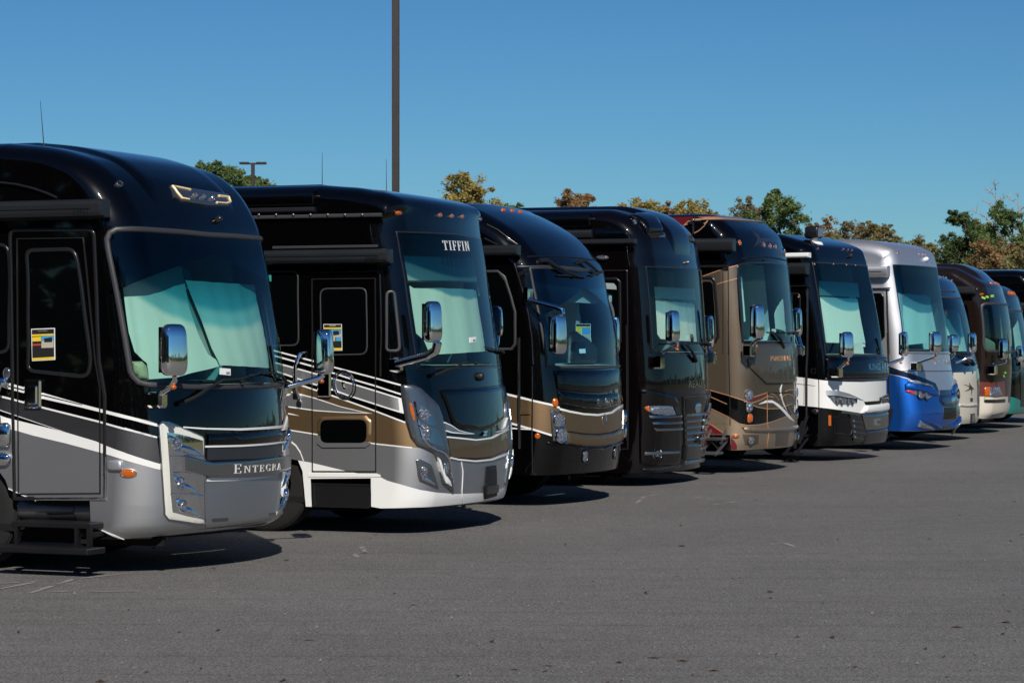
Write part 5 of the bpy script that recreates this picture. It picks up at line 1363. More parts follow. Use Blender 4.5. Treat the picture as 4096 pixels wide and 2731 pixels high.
# -------------------- black motorhome with a sloping blue-glinting cap, bronze belt and wipers hung from above
c = Coach('motorhome', [(.189,.378),(.217,.535),(.242,.75),(.255,1.089),(.243,1.377),(.208,1.675),(.153,2.047),(.02,2.473),(-.088,2.865),(-.213,3.021),(-.443,3.247),(-.831,3.472),(-1.14,3.601)], (.89,31.5,22.5), (.04,.15,.23), 'black', 'black motorhome with a sloping blue-glinting cap, bronze belt and wipers hung from above', cut=[], rc=(.14,.28))
glass('windscreen_glass_c', (.6,.9,.98), (.34,.62,.78), 2.576, .036, .02, 3.276)
c.windscreen([(0,2.808),(.555,2.817),(.957,2.817),(1.183,2.81),(1.206,2.791),(1.197,2.739),(1.193,2.471),(1.212,2.169),(1.213,2.074),(1.209,1.981),(1.185,1.748),(1.19,1.663),(1.18,1.633),(1.088,1.623),(.544,1.613),(.011,1.611),(0,1.611),(-.011,1.611),(-.544,1.613),(-1.088,1.623),(-1.18,1.633),(-1.19,1.663),(-1.185,1.748),(-1.209,1.981),(-1.213,2.074),(-1.212,2.169),(-1.193,2.471),(-1.197,2.739),(-1.206,2.791),(-1.183,2.81),(-.957,2.817),(-.555,2.817)], 'windscreen_glass_c', gw=.03, gh=.01, gasket='gasket')
c.patch('windscreen_header', 'gasket', [(1.347,2.814),(.951,2.827),(.547,2.828),(-.829,2.808),(-.821,2.787),(.562,2.806),(.961,2.806),(1.349,2.801)], off=.014)
c.line('cap_seam', 'seam', [(1.153,2.927),(.828,2.942),(.394,2.947),(-.138,2.951),(-.795,2.941)], .006)
c.patch('roller_shade', 'shade_cloth', [(1.043,2.598),(-.746,2.624),(-.977,2.618),(-.982,2.57),(-.893,2.453),(-.628,2.4),(.252,2.407),(.75,2.432),(1.061,2.454)], off=0, depth=.003, inset=.1)
c.patch('painted_sun_patch', 'curtain', [(-.969,2.201),(-.974,2.202),(-.981,2.151),(-.973,2.117),(-.977,2.082),(-.959,2.045),(-.957,2.008),(-.976,1.972),(-.98,1.933),(-.959,1.895),(-.954,1.859),(-.97,1.891),(-.961,1.944),(-.981,1.995),(-.961,2.037),(-.96,2.08),(-.975,2.123),(-.967,2.162)], off=0, depth=.003, inset=.35)  # pale panel stands in for sunlight falling on the cabin wall
c.patch('cabinet_post', 'dash', [(.729,2.354),(.663,2.355),(.75,2.187),(.803,2.076),(.856,2.076),(.809,2.187)], off=0, depth=.003, inset=.3)
c.patch('cabinet_post', 'dash', [(.526,2.331),(.455,2.329),(.59,2.091),(.657,2.09)], off=0, depth=.003, inset=.3)
c.patch('cabinet_post', 'dash', [(-.43,2.405),(-.573,2.403),(-.316,2.158),(-.182,2.156)], off=0, depth=.003, inset=.3)
c.patch('seat_cover', 'trim', [(.183,2.026),(-.074,2.081),(-.204,2.041),(-.355,2.001),(-.48,1.96),(-.633,1.92),(-.835,1.878),(-.71,1.658),(.338,1.665),(.267,1.871),(.217,1.974)], bulge=.06, bw=.1, off=0, inset=.3)
pos = c.patch('window_poster', 'paper_white', [(.481,2.148),(.055,2.151),(.126,2.047),(.175,1.943),(.361,2.002),(.526,2.061)], off=0, depth=.002, inset=.04)
c.patch('poster_header', 'paper_black', [(.483,2.144),(.079,2.147),(.099,2.12),(.498,2.117)], off=0, depth=.002, inset=.036, parent=pos)
c.patch('poster_strip', 'paper_yellow', [(.499,2.116),(.1,2.118),(.11,2.105),(.506,2.102)], off=0, depth=.002, inset=.036, parent=pos)
c.patch('poster_picture', 'paper_blue', [(.359,2.098),(.113,2.1),(.154,2.032),(.393,2.031)], off=0, depth=.002, inset=.036, parent=pos)
c.patch('poster_text', 'paper_yellow', [(.509,2.097),(.372,2.098),(.405,2.031),(.526,2.061)], off=0, depth=.002, inset=.036, parent=pos)
c.patch('poster_picture', 'paper_sand', [(.395,2.027),(.156,2.028),(.191,1.952),(.378,2.011)], off=0, depth=.002, inset=.036, parent=pos)
c.patch('dealer_sticker', 'paper_white', [(.549,1.847),(.395,1.852),(.399,1.799),(.549,1.797)], off=0, depth=.002, inset=.02)
c.patch('bronze_belt', 'bronze', [(1.781,1.337),(1.435,1.259),(1.244,1.211),(1.154,1.187),(1.081,1.16),(1.05,1.143),(1.17,1.144),(1.147,.852),(1.335,.922),(1.789,1.029),(1.788,1.183)], off=.003)
c.patch('bronze_corner', 'bronze', [(1.18,1.156),(1.086,1.16),(1.038,1.087),(1.17,1.144)], off=.003)
c.patch('belt_stripe', 'white', [(1.78,1.359),(1.434,1.284),(1.154,1.211),(1.059,1.174),(1.06,1.15),(1.154,1.187),(1.383,1.247),(1.782,1.335)], off=.006)
c.patch('belt_stripe', 'white', [(1.789,1.031),(1.643,1.001),(1.335,.924),(1.147,.856),(1.146,.834),(1.334,.901),(1.643,.977),(1.789,1.006)], off=.006)
c.patch('belt_stripe', 'white', [(1.787,.945),(1.36,.916),(1.36,.907),(1.787,.922)], off=.006)
c.patch('belt_latch', 'bronze', [(1.493,1.141),(1.371,1.15),(1.371,1.091),(1.493,1.088)], off=.02)
c.line('body_seam', 'gloss_trim', [(1.321,1.646),(1.341,1.349),(1.348,1.153),(1.35,.962),(1.346,.817),(1.334,.668),(1.3,.42),(1.257,.382)], .01)
c.line('body_seam', 'gloss_trim', [(1.345,2.856),(1.368,2.809),(1.386,2.763),(1.324,2.67),(1.305,2.53),(1.301,2.425),(1.305,2.269),(1.321,2.083),(1.313,1.944),(1.31,1.67)], .012)
c.line('entry_door_edge', 'gloss_trim', [(1.47,1.981),(1.473,1.748),(1.5,1.376),(1.508,1.146),(1.504,.916),(1.488,.686)], .022)
c.ring('window_frame', 'gasket', [(1.872,2.773),(1.616,2.774),(1.582,2.737),(1.522,2.701),(1.473,2.651),(1.452,2.551),(1.438,2.452),(1.438,2.282),(1.478,2.141),(1.496,2.046),(1.501,1.999),(1.502,1.905),(1.554,1.83),(1.994,1.826),(1.994,1.968),(1.984,2.063),(1.964,2.157),(1.881,2.441),(1.861,2.536),(1.846,2.631),(1.853,2.678),(1.887,2.725)], .035, .014)
c.patch('side_window', 'side_glass', [(1.884,2.717),(1.641,2.715),(1.52,2.662),(1.507,2.616),(1.489,2.479),(1.483,2.296),(1.517,2.154),(1.532,2.059),(1.535,2.012),(1.533,1.918),(1.575,1.865),(1.993,1.865),(1.992,2.007),(1.977,2.102),(1.953,2.197),(1.883,2.433),(1.862,2.528),(1.847,2.623),(1.848,2.67)], off=.006)
c.side_box('awning', 'awning_dark', -7.5, -.334, 2.93, 3.061, .14)
c.line('cap_edge', 'gloss_trim', [(1.471,3.146),(1.395,3.065)], .012)
c.line('cap_edge', 'gloss_trim', [(1.231,3.308),(1.207,3.241),(1.208,3.177),(1.2,3.145),(1.158,3.068)], .01)
c.lamp('side_marker', 1.288, .836, .034, .034, 'amber', h=.012, bezel=None)
c.lamp('cap_lamp', .284, 3.526, .05, .028, 'amber', h=.018, bezel=None)
c.lamp('cap_lamp', -.001, 3.53, .05, .028, 'amber', h=.018, bezel=None)
c.lamp('cap_lamp', -.264, 3.528, .05, .028, 'amber', h=.018, bezel=None)
c.patch('upper_grille', 'black', [(1.102,1.596),(.949,1.6),(.549,1.591),(.02,1.587),(-.488,1.6),(-1.31,1.603),(-.694,1.555),(-.581,1.458),(-.492,1.361),(-.258,1.349),(.089,1.324),(.596,1.337),(.893,1.359),(1.082,1.378)], off=.016, bulge=.025, bw=.08)
c.patch('badge_panel', 'black', [(1.079,1.364),(.895,1.34),(.598,1.315),(.237,1.3),(-.478,1.314),(-.422,1.217),(-.399,1.168),(-.2,1.157),(.109,1.133),(.61,1.151),(.906,1.191),(1.067,1.219)], off=.014, bulge=.03, bw=.06)
c.word('nose_lettering', 'letter_chrome', 'Revolution', (.35,1.161), (-.133,1.182), .089, .085, font='sans', off=.048, slant=.35)
c.patch('nose_stripe', 'white', [(1.06,1.16),(.908,1.129),(.612,1.092),(.252,1.073),(-.238,1.093),(-.404,1.12),(-.615,1.146),(-1.31,1.169),(-1.31,1.145),(-.613,1.121),(-.403,1.095),(-.238,1.068),(.252,1.049),(.612,1.069),(.908,1.106),(1.06,1.136)], off=.008)
c.patch('nose_bronze', 'bronze', [(1.05,1.141),(.926,1.118),(.612,1.071),(.252,1.051),(-.238,1.069),(-.407,1.096),(-.622,1.121),(-1.31,1.144),(-1.31,.886),(-.641,.874),(-.428,.859),(-.262,.843),(.236,.835),(.6,.851),(.786,.871),(.955,.889),(1,.99)], off=.006)
c.line('panel_seam', 'seam', [(.964,.89),(.6,.851),(.235,.834),(-.262,.843),(-.588,.864)], .005, off=.012)
c.patch('bumper_bronze', 'bronze', [(.955,.878),(.599,.838),(.234,.82),(-.265,.828),(-.435,.845),(-.654,.86),(-1.31,.873),(-1.31,.721),(-.563,.707),(-.301,.691),(.21,.689),(.582,.706),(.906,.742)], off=.012, bulge=.02, bw=.08)
c.lamp('nose_emblem', .055, 1.004, .065, .058, 'bronze', h=.012, bezel='chrome')
hl = c.patch('headlight', 'gunmetal', [(1.17,1.147),(1.14,1.139),(1.038,1.087),(.973,.901),(.903,.748),(.941,.731),(1.019,.748),(1.132,.781),(1.153,.921)], off=.016, bulge=.012, bw=.03)
far_part = c.patch('headlight', 'gunmetal', [(1.17,1.147),(1.14,1.139),(1.038,1.087),(.973,.901),(.903,.748),(.941,.731),(1.019,.748),(1.132,.781),(1.153,.921)], off=.016, bulge=.012, bw=.03, mirror=True)
c.lamp('headlamp', 1.081, 1.012, .072, .07, 'lamp_lens', h=.022, parent=hl, off=.03)
c.lamp('headlamp', 1.081, 1.012, .072, .07, 'lamp_lens', h=.022, parent=far_part, off=.03, mirror=True)
c.lamp('headlamp', 1.05, .839, .076, .078, 'lamp_lens', h=.022, parent=hl, off=.03)
c.lamp('headlamp', 1.05, .839, .076, .078, 'lamp_lens', h=.022, parent=far_part, off=.03, mirror=True)
c.lamp('turn_lamp', 1.111, 1.222, .04, .055, 'amber', h=.022, bezel=None)
c.lamp('turn_lamp', 1.111, 1.222, .04, .055, 'amber', h=.022, bezel=None, mirror=True)
c.patch('bumper_lip', 'black', [(1.191,.771),(1.047,.745),(.904,.725),(.579,.692),(.058,.669),(-.237,.691),(-.426,.7),(-.679,.707),(-1.31,.713),(-1.31,.671),(-.632,.67),(-.229,.657),(.05,.64),(.573,.66),(.921,.696),(1.106,.72),(1.189,.738)], off=.01, bulge=.02, bw=.03)
c.lamp('fog_lamp', .513, .577, .06, .072, 'lamp_lens', h=.016, bezel='gloss_trim')
c.lamp('fog_lamp', -.489, .584, .06, .072, 'lamp_lens', h=.016, bezel='gloss_trim')
c.wiper([(1.049,2.872),(.913,2.876),(.778,2.814),(.59,2.759),(.345,2.716)], [(.736,2.712),(.377,2.713),(-.068,2.705)], r=.016)
c.wiper([(.066,2.884),(-.143,2.896),(-.272,2.843),(-.483,2.78),(-.701,2.779)], [(-.211,2.735),(-.455,2.752),(-.769,2.785)], r=.016)
c.rear_mirror((.194,1.4,2.02), (.15,.193,.463), [(.243,1.4,2.252),(.243,1.4,2.297),(.18,1.4,2.323),(-.158,1.32,2.404),(-.201,1.3,2.43)], ((-.23,1.28,2.483), (.1,.1,.16)), yaw=-.5, arm_r=.032, p=4.2)
c.rear_mirror((-.151,-1.4,2.019), (.15,.098,.477), [(-.176,-1.4,2.264),(-.176,-1.36,2.341),(-.184,-1.28,2.438)], ((-.18,-1.26,2.473), (.08,.09,.12)), yaw=.18, arm_r=.032, p=4.2)
c.wheel(-1.35, .5)
c.shell()

# -------------------- plum-black motorhome with chrome grille bars and oval chrome fog lamps
c = Coach('motorhome', [(.124,.184),(.143,.266),(.17,.525),(.208,.86),(.247,1.296),(.231,1.666),(.185,2.123),(.14,2.571),(.105,2.962),(.082,3.076),(.044,3.27),(-.033,3.443),(-.152,3.571),(-.295,3.661),(-.433,3.714),(-.599,3.753),(-.828,3.761)], (2.29,36,22), (.05,.15,.19), 'plum', 'plum-black motorhome with chrome grille bars and oval chrome fog lamps', cut=[], rc=(.14,.28))
glass('windscreen_glass_d', (.8,.98,.92), (.3,.56,.64), 2.412, .106, .02, 3.112)
c.windscreen([(0,2.965),(.621,2.963),(1.158,2.953),(1.166,2.94),(1.156,2.555),(1.154,1.856),(1.112,1.807),(1.014,1.779),(.877,1.77),(.299,1.761),(0,1.759),(-.299,1.761),(-.877,1.77),(-1.014,1.779),(-1.112,1.807),(-1.154,1.856),(-1.156,2.555),(-1.166,2.94),(-1.158,2.953),(-.621,2.963)], 'windscreen_glass_d', gw=.022, gh=.007, gasket='gloss_trim')
c.patch('curtain', 'curtain', [(.8,2.533),(.051,2.528),(-.658,2.528),(-.959,2.508),(-.984,2.429),(-.968,2.361),(-.983,2.299),(-.953,2.234),(-.964,2.176),(-.934,2.073),(-.929,2.024),(-.935,1.976),(-.959,1.929),(-.94,1.945),(.181,1.956),(.739,1.98),(.829,2.038)], wave=lambda a, z: .002*math.sin(a*40)+.003*math.sin(a*17), off=0, depth=.003, inset=.14)
c.patch('roller_shade', 'shade_cloth', [(.863,2.683),(.047,2.682),(-.921,2.69),(-.985,2.607),(-.955,2.459),(-.907,2.528),(.052,2.524),(.858,2.528)], off=0, depth=.003, inset=.11)
c.patch('dealer_sticker', 'paper_white', [(.174,2.028),(.015,2.028),(.033,1.976),(.189,1.975)], off=0, depth=.002, inset=.02)
c.lamp('screen_camera', .031, 1.989, .025, .06, 'trim', h=.03, bezel=None)
c.lamp('nose_camera', -.062, 3.031, .03, .026, 'steel', h=.05, bezel=None)
c.lamp('cap_lamp', -.044, 3.657, .04, .03, 'lamp_lens', h=.016, bezel='gloss_trim')
c.lamp('cap_lamp', -.55, 3.682, .04, .03, 'lamp_lens', h=.016, bezel='gloss_trim')
c.lamp('cap_lamp', -.626, 3.659, .04, .03, 'lamp_lens', h=.016, bezel='gloss_trim')
c.lamp('cap_lamp', 1.099, 3.544, .03, .035, 'lamp_lens', h=.016)
sc = c.patch('air_scoop', 'underside', [(1.033,3.399),(.654,3.42),(.541,3.411),(.578,3.347),(.989,3.323)], off=.012)
far_part = c.patch('air_scoop', 'underside', [(1.033,3.399),(.654,3.42),(.541,3.411),(.578,3.347),(.989,3.323)], off=.012, mirror=True)
c.patch('scoop_lip', 'satin_chrome', [(.657,3.417),(.541,3.411),(.578,3.347),(.821,3.336),(.714,3.379)], off=.03, bulge=.02, bw=.05, parent=sc)
c.patch('scoop_lip', 'satin_chrome', [(.657,3.417),(.541,3.411),(.578,3.347),(.821,3.336),(.714,3.379)], off=.03, bulge=.02, bw=.05, parent=far_part, mirror=True)
c.patch('scoop_hood', 'plum', [(1.074,3.62),(1.046,3.575),(1.055,3.535),(1.051,3.447),(1.038,3.399),(.554,3.427),(.501,3.487),(.406,3.549),(.386,3.59),(.321,3.633),(.378,3.658),(.4,3.684),(.748,3.668)], off=.02, bulge=.05, bw=.12)
c.side_box('slide_awning', 'black', -7, -.797, 3.477, 3.676, .12)
c.side_box('slide_roller', 'awning_dark', -7, -.794, 3.33, 3.445, .08)
c.side_box('awning', 'awning_dark', -7, -.161, 3.238, 3.317, .12)
c.patch('cap_recess', 'black', [(1.775,3.44),(1.547,3.442),(1.33,3.429),(1.31,3.386),(1.282,3.343),(1.24,3.33),(1.838,3.334),(1.816,3.387)], off=.012, bulge=.01, bw=.03)
c.lamp('porch_lamp', 1.719, 3.068, .09, .035, 'lamp_lens', h=.05, bezel=None)
c.ring('door_frame', 'gloss_trim', [(1.817,2.906),(1.389,2.903),(1.458,1.717),(1.471,1.346),(1.461,1.135),(1.392,.499),(1.795,.48),(1.88,1.118),(1.894,1.278),(1.897,1.384),(1.884,1.916)], .02, .012)
c.ring('window_frame', 'gloss_trim', [(1.824,2.803),(1.551,2.803),(1.494,2.748),(1.542,1.941),(1.615,1.864),(1.888,1.864)], .04, .014)
c.patch('door_window', 'side_glass', [(1.827,2.764),(1.581,2.762),(1.55,2.723),(1.602,1.954),(1.646,1.909),(1.885,1.909)], off=.006)
c.patch('upper_window_panel', 'shade_cloth', [(1.774,2.732),(1.598,2.723),(1.566,2.685),(1.563,2.64),(1.78,2.654)], off=.008)  # grey-green panel laid over the top of the door window
c.line('body_seam', 'gloss_trim', [(1.461,2.163),(1.485,1.724),(1.494,1.45),(1.495,1.285),(1.484,1.121),(1.43,.627)], .01)
pod = c.patch('headlight_pod', 'plum', [(1.338,1.28),(1.314,1.309),(1.2,1.312),(.945,1.256),(.703,1.209),(.608,1.13),(.474,.868),(.387,.535),(.35,.368),(.434,.267),(1.024,.286),(1.206,.288),(1.242,.32),(1.326,1.121)], off=.012, bulge=.02, bw=.05)
far_part = c.patch('headlight_pod', 'plum', [(1.338,1.28),(1.314,1.309),(1.2,1.312),(.945,1.256),(.703,1.209),(.608,1.13),(.474,.868),(.387,.535),(.35,.368),(.434,.267),(1.024,.286),(1.206,.288),(1.242,.32),(1.326,1.121)], off=.012, bulge=.02, bw=.05, mirror=True)
hl = c.patch('headlight', 'lamp_lens', [(1.213,1.086),(1.086,1.09),(.813,1.08),(.683,.963),(.862,.948),(1.071,.965),(1.133,.979),(1.188,.992)], off=.04, bulge=.015, bw=.03)
far_part = c.patch('headlight', 'lamp_lens', [(1.213,1.086),(1.086,1.09),(.813,1.08),(.683,.963),(.862,.948),(1.071,.965),(1.133,.979),(1.188,.992)], off=.04, bulge=.015, bw=.03, mirror=True)
c.patch('turn_lamp', 'amber', [(1.257,1.063),(1.235,1.082),(1.213,1.086),(1.189,1.005),(1.215,1.012),(1.241,1.037)], off=.04, bulge=.012, bw=.03, parent=hl)
c.patch('turn_lamp', 'amber', [(1.257,1.063),(1.235,1.082),(1.213,1.086),(1.189,1.005),(1.215,1.012),(1.241,1.037)], off=.04, bulge=.012, bw=.03, parent=far_part, mirror=True)
c.lamp('projector_lamp', 1.133, 1.03, .05, .048, 'lamp_lens', h=.022, parent=hl, off=.03)
c.lamp('projector_lamp', 1.133, 1.03, .05, .048, 'lamp_lens', h=.022, parent=far_part, off=.03, mirror=True)
c.lamp('projector_lamp', 1.048, 1.023, .05, .048, 'lamp_lens', h=.022, parent=hl, off=.03)
c.lamp('projector_lamp', 1.048, 1.023, .05, .048, 'lamp_lens', h=.022, parent=far_part, off=.03, mirror=True)
c.lamp('projector_lamp', .901, 1.02, .05, .048, 'lamp_lens', h=.022, parent=hl, off=.03)
c.lamp('projector_lamp', .901, 1.02, .05, .048, 'lamp_lens', h=.022, parent=far_part, off=.03, mirror=True)
c.patch('headlight_lid', 'gloss_trim', [(.772,1.069),(.645,1.04),(.544,.973),(.671,.97)], off=.045, parent=hl)
c.patch('headlight_lid', 'gloss_trim', [(.772,1.069),(.645,1.04),(.544,.973),(.671,.97)], off=.045, parent=far_part, mirror=True)
c.patch('grille_bar', 'satin_chrome', [(1.199,.96),(.51,.953),(.508,.92),(1.178,.922)], off=.045, bulge=.012, bw=.02)
c.patch('grille_bar', 'satin_chrome', [(1.199,.96),(.51,.953),(.508,.92),(1.178,.922)], off=.045, bulge=.012, bw=.02, mirror=True)
c.patch('grille_bar', 'satin_chrome', [(1.154,.87),(.484,.87),(.475,.831),(1.133,.838)], off=.045, bulge=.012, bw=.02)
c.patch('grille_bar', 'satin_chrome', [(1.154,.87),(.484,.87),(.475,.831),(1.133,.838)], off=.045, bulge=.012, bw=.02, mirror=True)
c.patch('grille_bar', 'satin_chrome', [(1.124,.789),(.454,.782),(.443,.743),(1.09,.75)], off=.045, bulge=.012, bw=.02)
c.patch('grille_bar', 'satin_chrome', [(1.124,.789),(.454,.782),(.443,.743),(1.09,.75)], off=.045, bulge=.012, bw=.02, mirror=True)
cg = c.patch('centre_grille', 'gloss_trim', [(.465,1.192),(.346,1.206),(-.03,1.21),(-1.31,1.207),(-1.31,.26),(.207,.291),(.243,.561),(.332,.792),(.432,1.078)], off=.018)
c.patch('badge_glass', 'side_glass', [(.422,1.179),(-.034,1.19),(-1.31,1.191),(-1.31,.96),(.34,.969)], off=.024, parent=cg)
c.patch('chrome_emblem', 'chrome', [(.006,1.099),(-.202,1.099),(-.258,1.021),(-.204,.962),(-.04,.962),(.025,1.027)], off=.03, bulge=.015, bw=.03, parent=cg)
c.patch('grille_bar', 'satin_chrome', [(.338,.962),(-1.31,.953),(-1.31,.914),(.329,.925)], off=.032, bulge=.012, bw=.02, parent=cg)
c.patch('grille_bar', 'satin_chrome', [(.316,.877),(-1.31,.863),(-1.31,.824),(.306,.84)], off=.032, bulge=.012, bw=.02, parent=cg)
c.patch('grille_bar', 'satin_chrome', [(.294,.795),(-1.31,.779),(-1.31,.74),(.284,.758)], off=.032, bulge=.012, bw=.02, parent=cg)
c.patch('grille_bar', 'satin_chrome', [(.27,.712),(-1.31,.692),(-1.31,.653),(.259,.675)], off=.032, bulge=.012, bw=.02, parent=cg)
c.patch('grille_bar', 'satin_chrome', [(.245,.626),(-1.31,.606),(-1.31,.566),(-.649,.573),(.234,.589)], off=.032, bulge=.012, bw=.02, parent=cg)
c.patch('tow_cover', 'gloss_trim', [(.237,.541),(-.536,.52),(-.566,.381),(-.585,.311),(.227,.331)], off=.03, bulge=.01, bw=.02, parent=cg)
c.lamp('tow_pin', -.198, .605, .035, .055, 'gloss_trim', h=.07, bezel=None)
c.patch('bumper_strip', 'satin_chrome', [(.245,.318),(-1.31,.303),(-1.31,.259),(-.169,.27),(.228,.269)], off=.036, bulge=.01, bw=.02)
c.patch('bumper_strip', 'gloss_trim', [(1.2,.249),(1.064,.259),(.862,.266),(.357,.277),(.338,.237),(1.194,.22)], off=.014, bulge=.015, bw=.02)
c.word('nose_lettering', 'letter_chrome', 'REALM', (.283,1.317), (-.416,1.323), .094, .088, font='sans', off=.01)
c.line('panel_seam', 'seam', [(1.04,1.285),(.945,1.263),(.704,1.216),(.555,1.155),(.472,1.199),(-.029,1.213),(-.677,1.209)], .006)
c.patch('fog_bar', 'satin_chrome', [(1.204,.471),(1.026,.474),(.45,.466),(.443,.43),(1.021,.435),(1.201,.429)], off=.04, bulge=.01, bw=.02)
c.patch('fog_bar', 'satin_chrome', [(1.204,.471),(1.026,.474),(.45,.466),(.443,.43),(1.021,.435),(1.201,.429)], off=.04, bulge=.01, bw=.02, mirror=True)
c.lamp('fog_lamp', 1.028, .444, .075, .075, 'lamp_lens', h=.03)
c.lamp('fog_lamp', 1.028, .444, .075, .075, 'lamp_lens', h=.03, mirror=True)
c.wiper([(-.027,1.677),(.083,1.737),(.275,1.855),(.397,1.907)], [(1.069,1.907),(.694,1.917),(.295,1.914)], r=.018)
c.wiper([(-1.31,1.665),(-1.31,1.895),(-.548,1.921)], [(.258,1.92),(-.151,1.926),(-1.31,1.928)], r=.018)
c.rear_mirror((.403,1.42,2.145), (.15,.171,.417), [(.456,1.42,1.94),(.456,1.4,1.89),(.37,1.36,1.864),(.202,1.26,1.801)], None, yaw=-.5, arm_r=.024, p=4.2, lens_amber=(.456,1.42,1.839))
m = MB(); m.box((.123, -1.2, 1.664), (.14, .14, .17), .02); m.build('mirror_mount', 'chrome', c.root, angle=30)
c.rear_mirror((.004,-1.4,2.095), (.15,.052,.451), [(-.014,-1.4,1.87),(-.001,-1.38,1.829),(.041,-1.34,1.768)], ((.054,-1.32,1.713), (.14,.14,.17)), yaw=.18, arm_r=.026, p=4.2)
c.crown('plum', .55, 3.05, -8.0, .045, slope=1)
c.wheel(-1.35, .5)
c.shell()

# -------------------- brown and black motorhome with copper pinlines, a bird wing on its cap and red swooshes
c = Coach('motorhome', [(.171,.348),(.205,.438),(.225,.655),(.225,1.139),(.216,1.569),(.172,2.112),(.151,2.292),(.099,2.717),(.055,3.093),(-.008,3.344),(-.12,3.572),(-.268,3.707),(-.438,3.814),(-.63,3.848),(-.778,3.856)], (3.9,39.5,24.6), (.01,.16,.2), 'black', 'brown and black motorhome with copper pinlines, a bird wing on its cap and red swooshes', cut=[(-10.3,.398),(-1.169,.398),(-1.169,.577),(-.195,.582),(-.195,.368)], rc=(.14,.28))
glass('windscreen_glass_e', (.62,.9,.88), (.26,.52,.64), 2.866, -.028, .03, 3.566)
c.windscreen([(0,3.158),(.212,3.157),(.881,3.129),(1.073,3.109),(1.132,3.08),(1.153,3.03),(1.155,2.964),(1.177,2.135),(1.178,2.011),(1.166,1.934),(1.099,1.918),(0,1.924),(-1.099,1.918),(-1.166,1.934),(-1.178,2.011),(-1.177,2.135),(-1.155,2.964),(-1.153,3.03),(-1.132,3.08),(-1.073,3.109),(-.881,3.129),(-.212,3.157)], 'windscreen_glass_e', gw=.03, gh=.008, gasket='gloss_trim')
c.patch('curtain', 'curtain', [(-.336,2.442),(-.54,2.51),(-.79,2.581),(-.985,2.612),(-.969,2.591),(-.974,2.578),(-.965,2.394),(-.947,2.303),(-.947,2.258),(-.955,2.214),(-.974,2.17),(-.953,2.122),(-.947,2.076),(-.957,2.029),(-.951,2.059),(-.984,2.1),(-.684,2.123),(-.186,2.149),(-.227,2.353)], wave=lambda a, z: .005*math.sin(a*30), off=0, depth=.003, inset=.14)
c.patch('pillar_curtain', 'curtain', [(.939,2.915),(.904,2.894),(.931,2.249),(.975,2.241)], off=0, depth=.003, inset=.12)
c.patch('dealer_sticker', 'paper_white', [(.312,2.14),(.147,2.141),(.161,2.089),(.317,2.088)], off=0, depth=.002, inset=.02)
c.line('cap_seam', 'seam', [(1.059,3.173),(.854,3.2),(.251,3.225),(-.589,3.205),(-1.31,3.196)], .01)
c.patch('brown_body', 'tan_dark', [(2.165,2.769),(1.659,2.917),(1.304,3.032),(1.133,3.075),(1.167,2.888),(1.183,2.516),(1.19,2.268),(1.175,1.929),(.892,1.913),(-1.31,1.923),(-1.31,.387),(-.614,.355),(-.097,.351),(-1.31,.351),(.271,.354),(.572,.36),(1.286,.351),(1.309,.401),(1.327,.459),(1.345,.575),(2.085,.579),(2.116,.934),(2.147,1.407),(2.165,1.762),(2.177,2.176)], off=.002)
c.patch('copper_line', 'copper_line', [(2.165,2.769),(1.658,2.923),(1.303,3.036),(1.132,3.081),(1.134,3.065),(1.305,3.021),(1.66,2.907),(2.166,2.753)], off=.006)
c.patch('copper_line', 'copper_line', [(1.451,2.804),(1.163,2.886),(1.165,2.87),(1.381,2.808),(1.453,2.789)], off=.006)
c.patch('tan_lower', 'tan_metal', [(2.09,.849),(1.696,.987),(1.37,.843),(1.229,.744),(1.125,.718),(.866,.724),(.492,.757),(.214,.793),(-.133,.828),(-.421,.835),(-1.31,.838),(-1.31,.387),(-.614,.355),(-.097,.351),(-1.31,.351),(.271,.354),(.572,.36),(1.286,.351),(1.309,.401),(1.327,.459),(1.345,.575),(2.085,.579)], off=.004)
c.patch('black_swoosh', 'black', [(2.085,1.331),(1.663,1.238),(1.381,1.166),(1.151,1.082),(1.064,1.024),(.943,.987),(.645,.953),(.212,.951),(-.171,.991),(-.427,1.01),(-1.31,1.031),(-1.31,.869),(-.405,.85),(.052,.811),(.492,.757),(.866,.724),(1.125,.718),(1.229,.744),(1.37,.843),(1.689,.983),(2.087,1.132)], off=.005)
c.patch('copper_line', 'copper_line', [(2.085,1.338),(1.663,1.242),(1.381,1.169),(1.15,1.085),(1.064,1.027),(.943,.991),(.645,.957),(.212,.954),(-.171,.994),(-.427,1.013),(-.427,1),(-.171,.981),(.213,.941),(.645,.944),(.943,.979),(1.064,1.015),(1.151,1.072),(1.381,1.156),(1.663,1.229),(2.085,1.325)], off=.009)
c.patch('copper_line', 'copper_line', [(2.085,1.274),(1.672,1.153),(1.39,1.037),(1.39,1.024),(1.672,1.14),(2.085,1.262)], off=.009)
c.patch('copper_line', 'copper_line', [(2.087,1.14),(1.689,.989),(1.37,.848),(1.229,.749),(1.125,.724),(.866,.728),(.492,.762),(.214,.798),(-.133,.832),(-.133,.819),(.214,.785),(.492,.749),(.866,.715),(1.125,.711),(1.229,.736),(1.37,.836),(1.689,.976),(2.087,1.127)], off=.009)
c.patch('copper_line', 'copper_line', [(1.164,1.068),(1.028,1.137),(.639,1.199),(.421,1.17),(.246,1.081),(.247,1.068),(.421,1.157),(.639,1.186),(1.028,1.124),(1.164,1.055)], off=.009)
c.patch('copper_line', 'copper_line', [(1.095,1.039),(1.03,1.057),(.837,1.091),(.64,1.145),(.422,1.127),(.422,1.114),(.64,1.132),(.837,1.079),(1.03,1.044),(1.095,1.026)], off=.009)
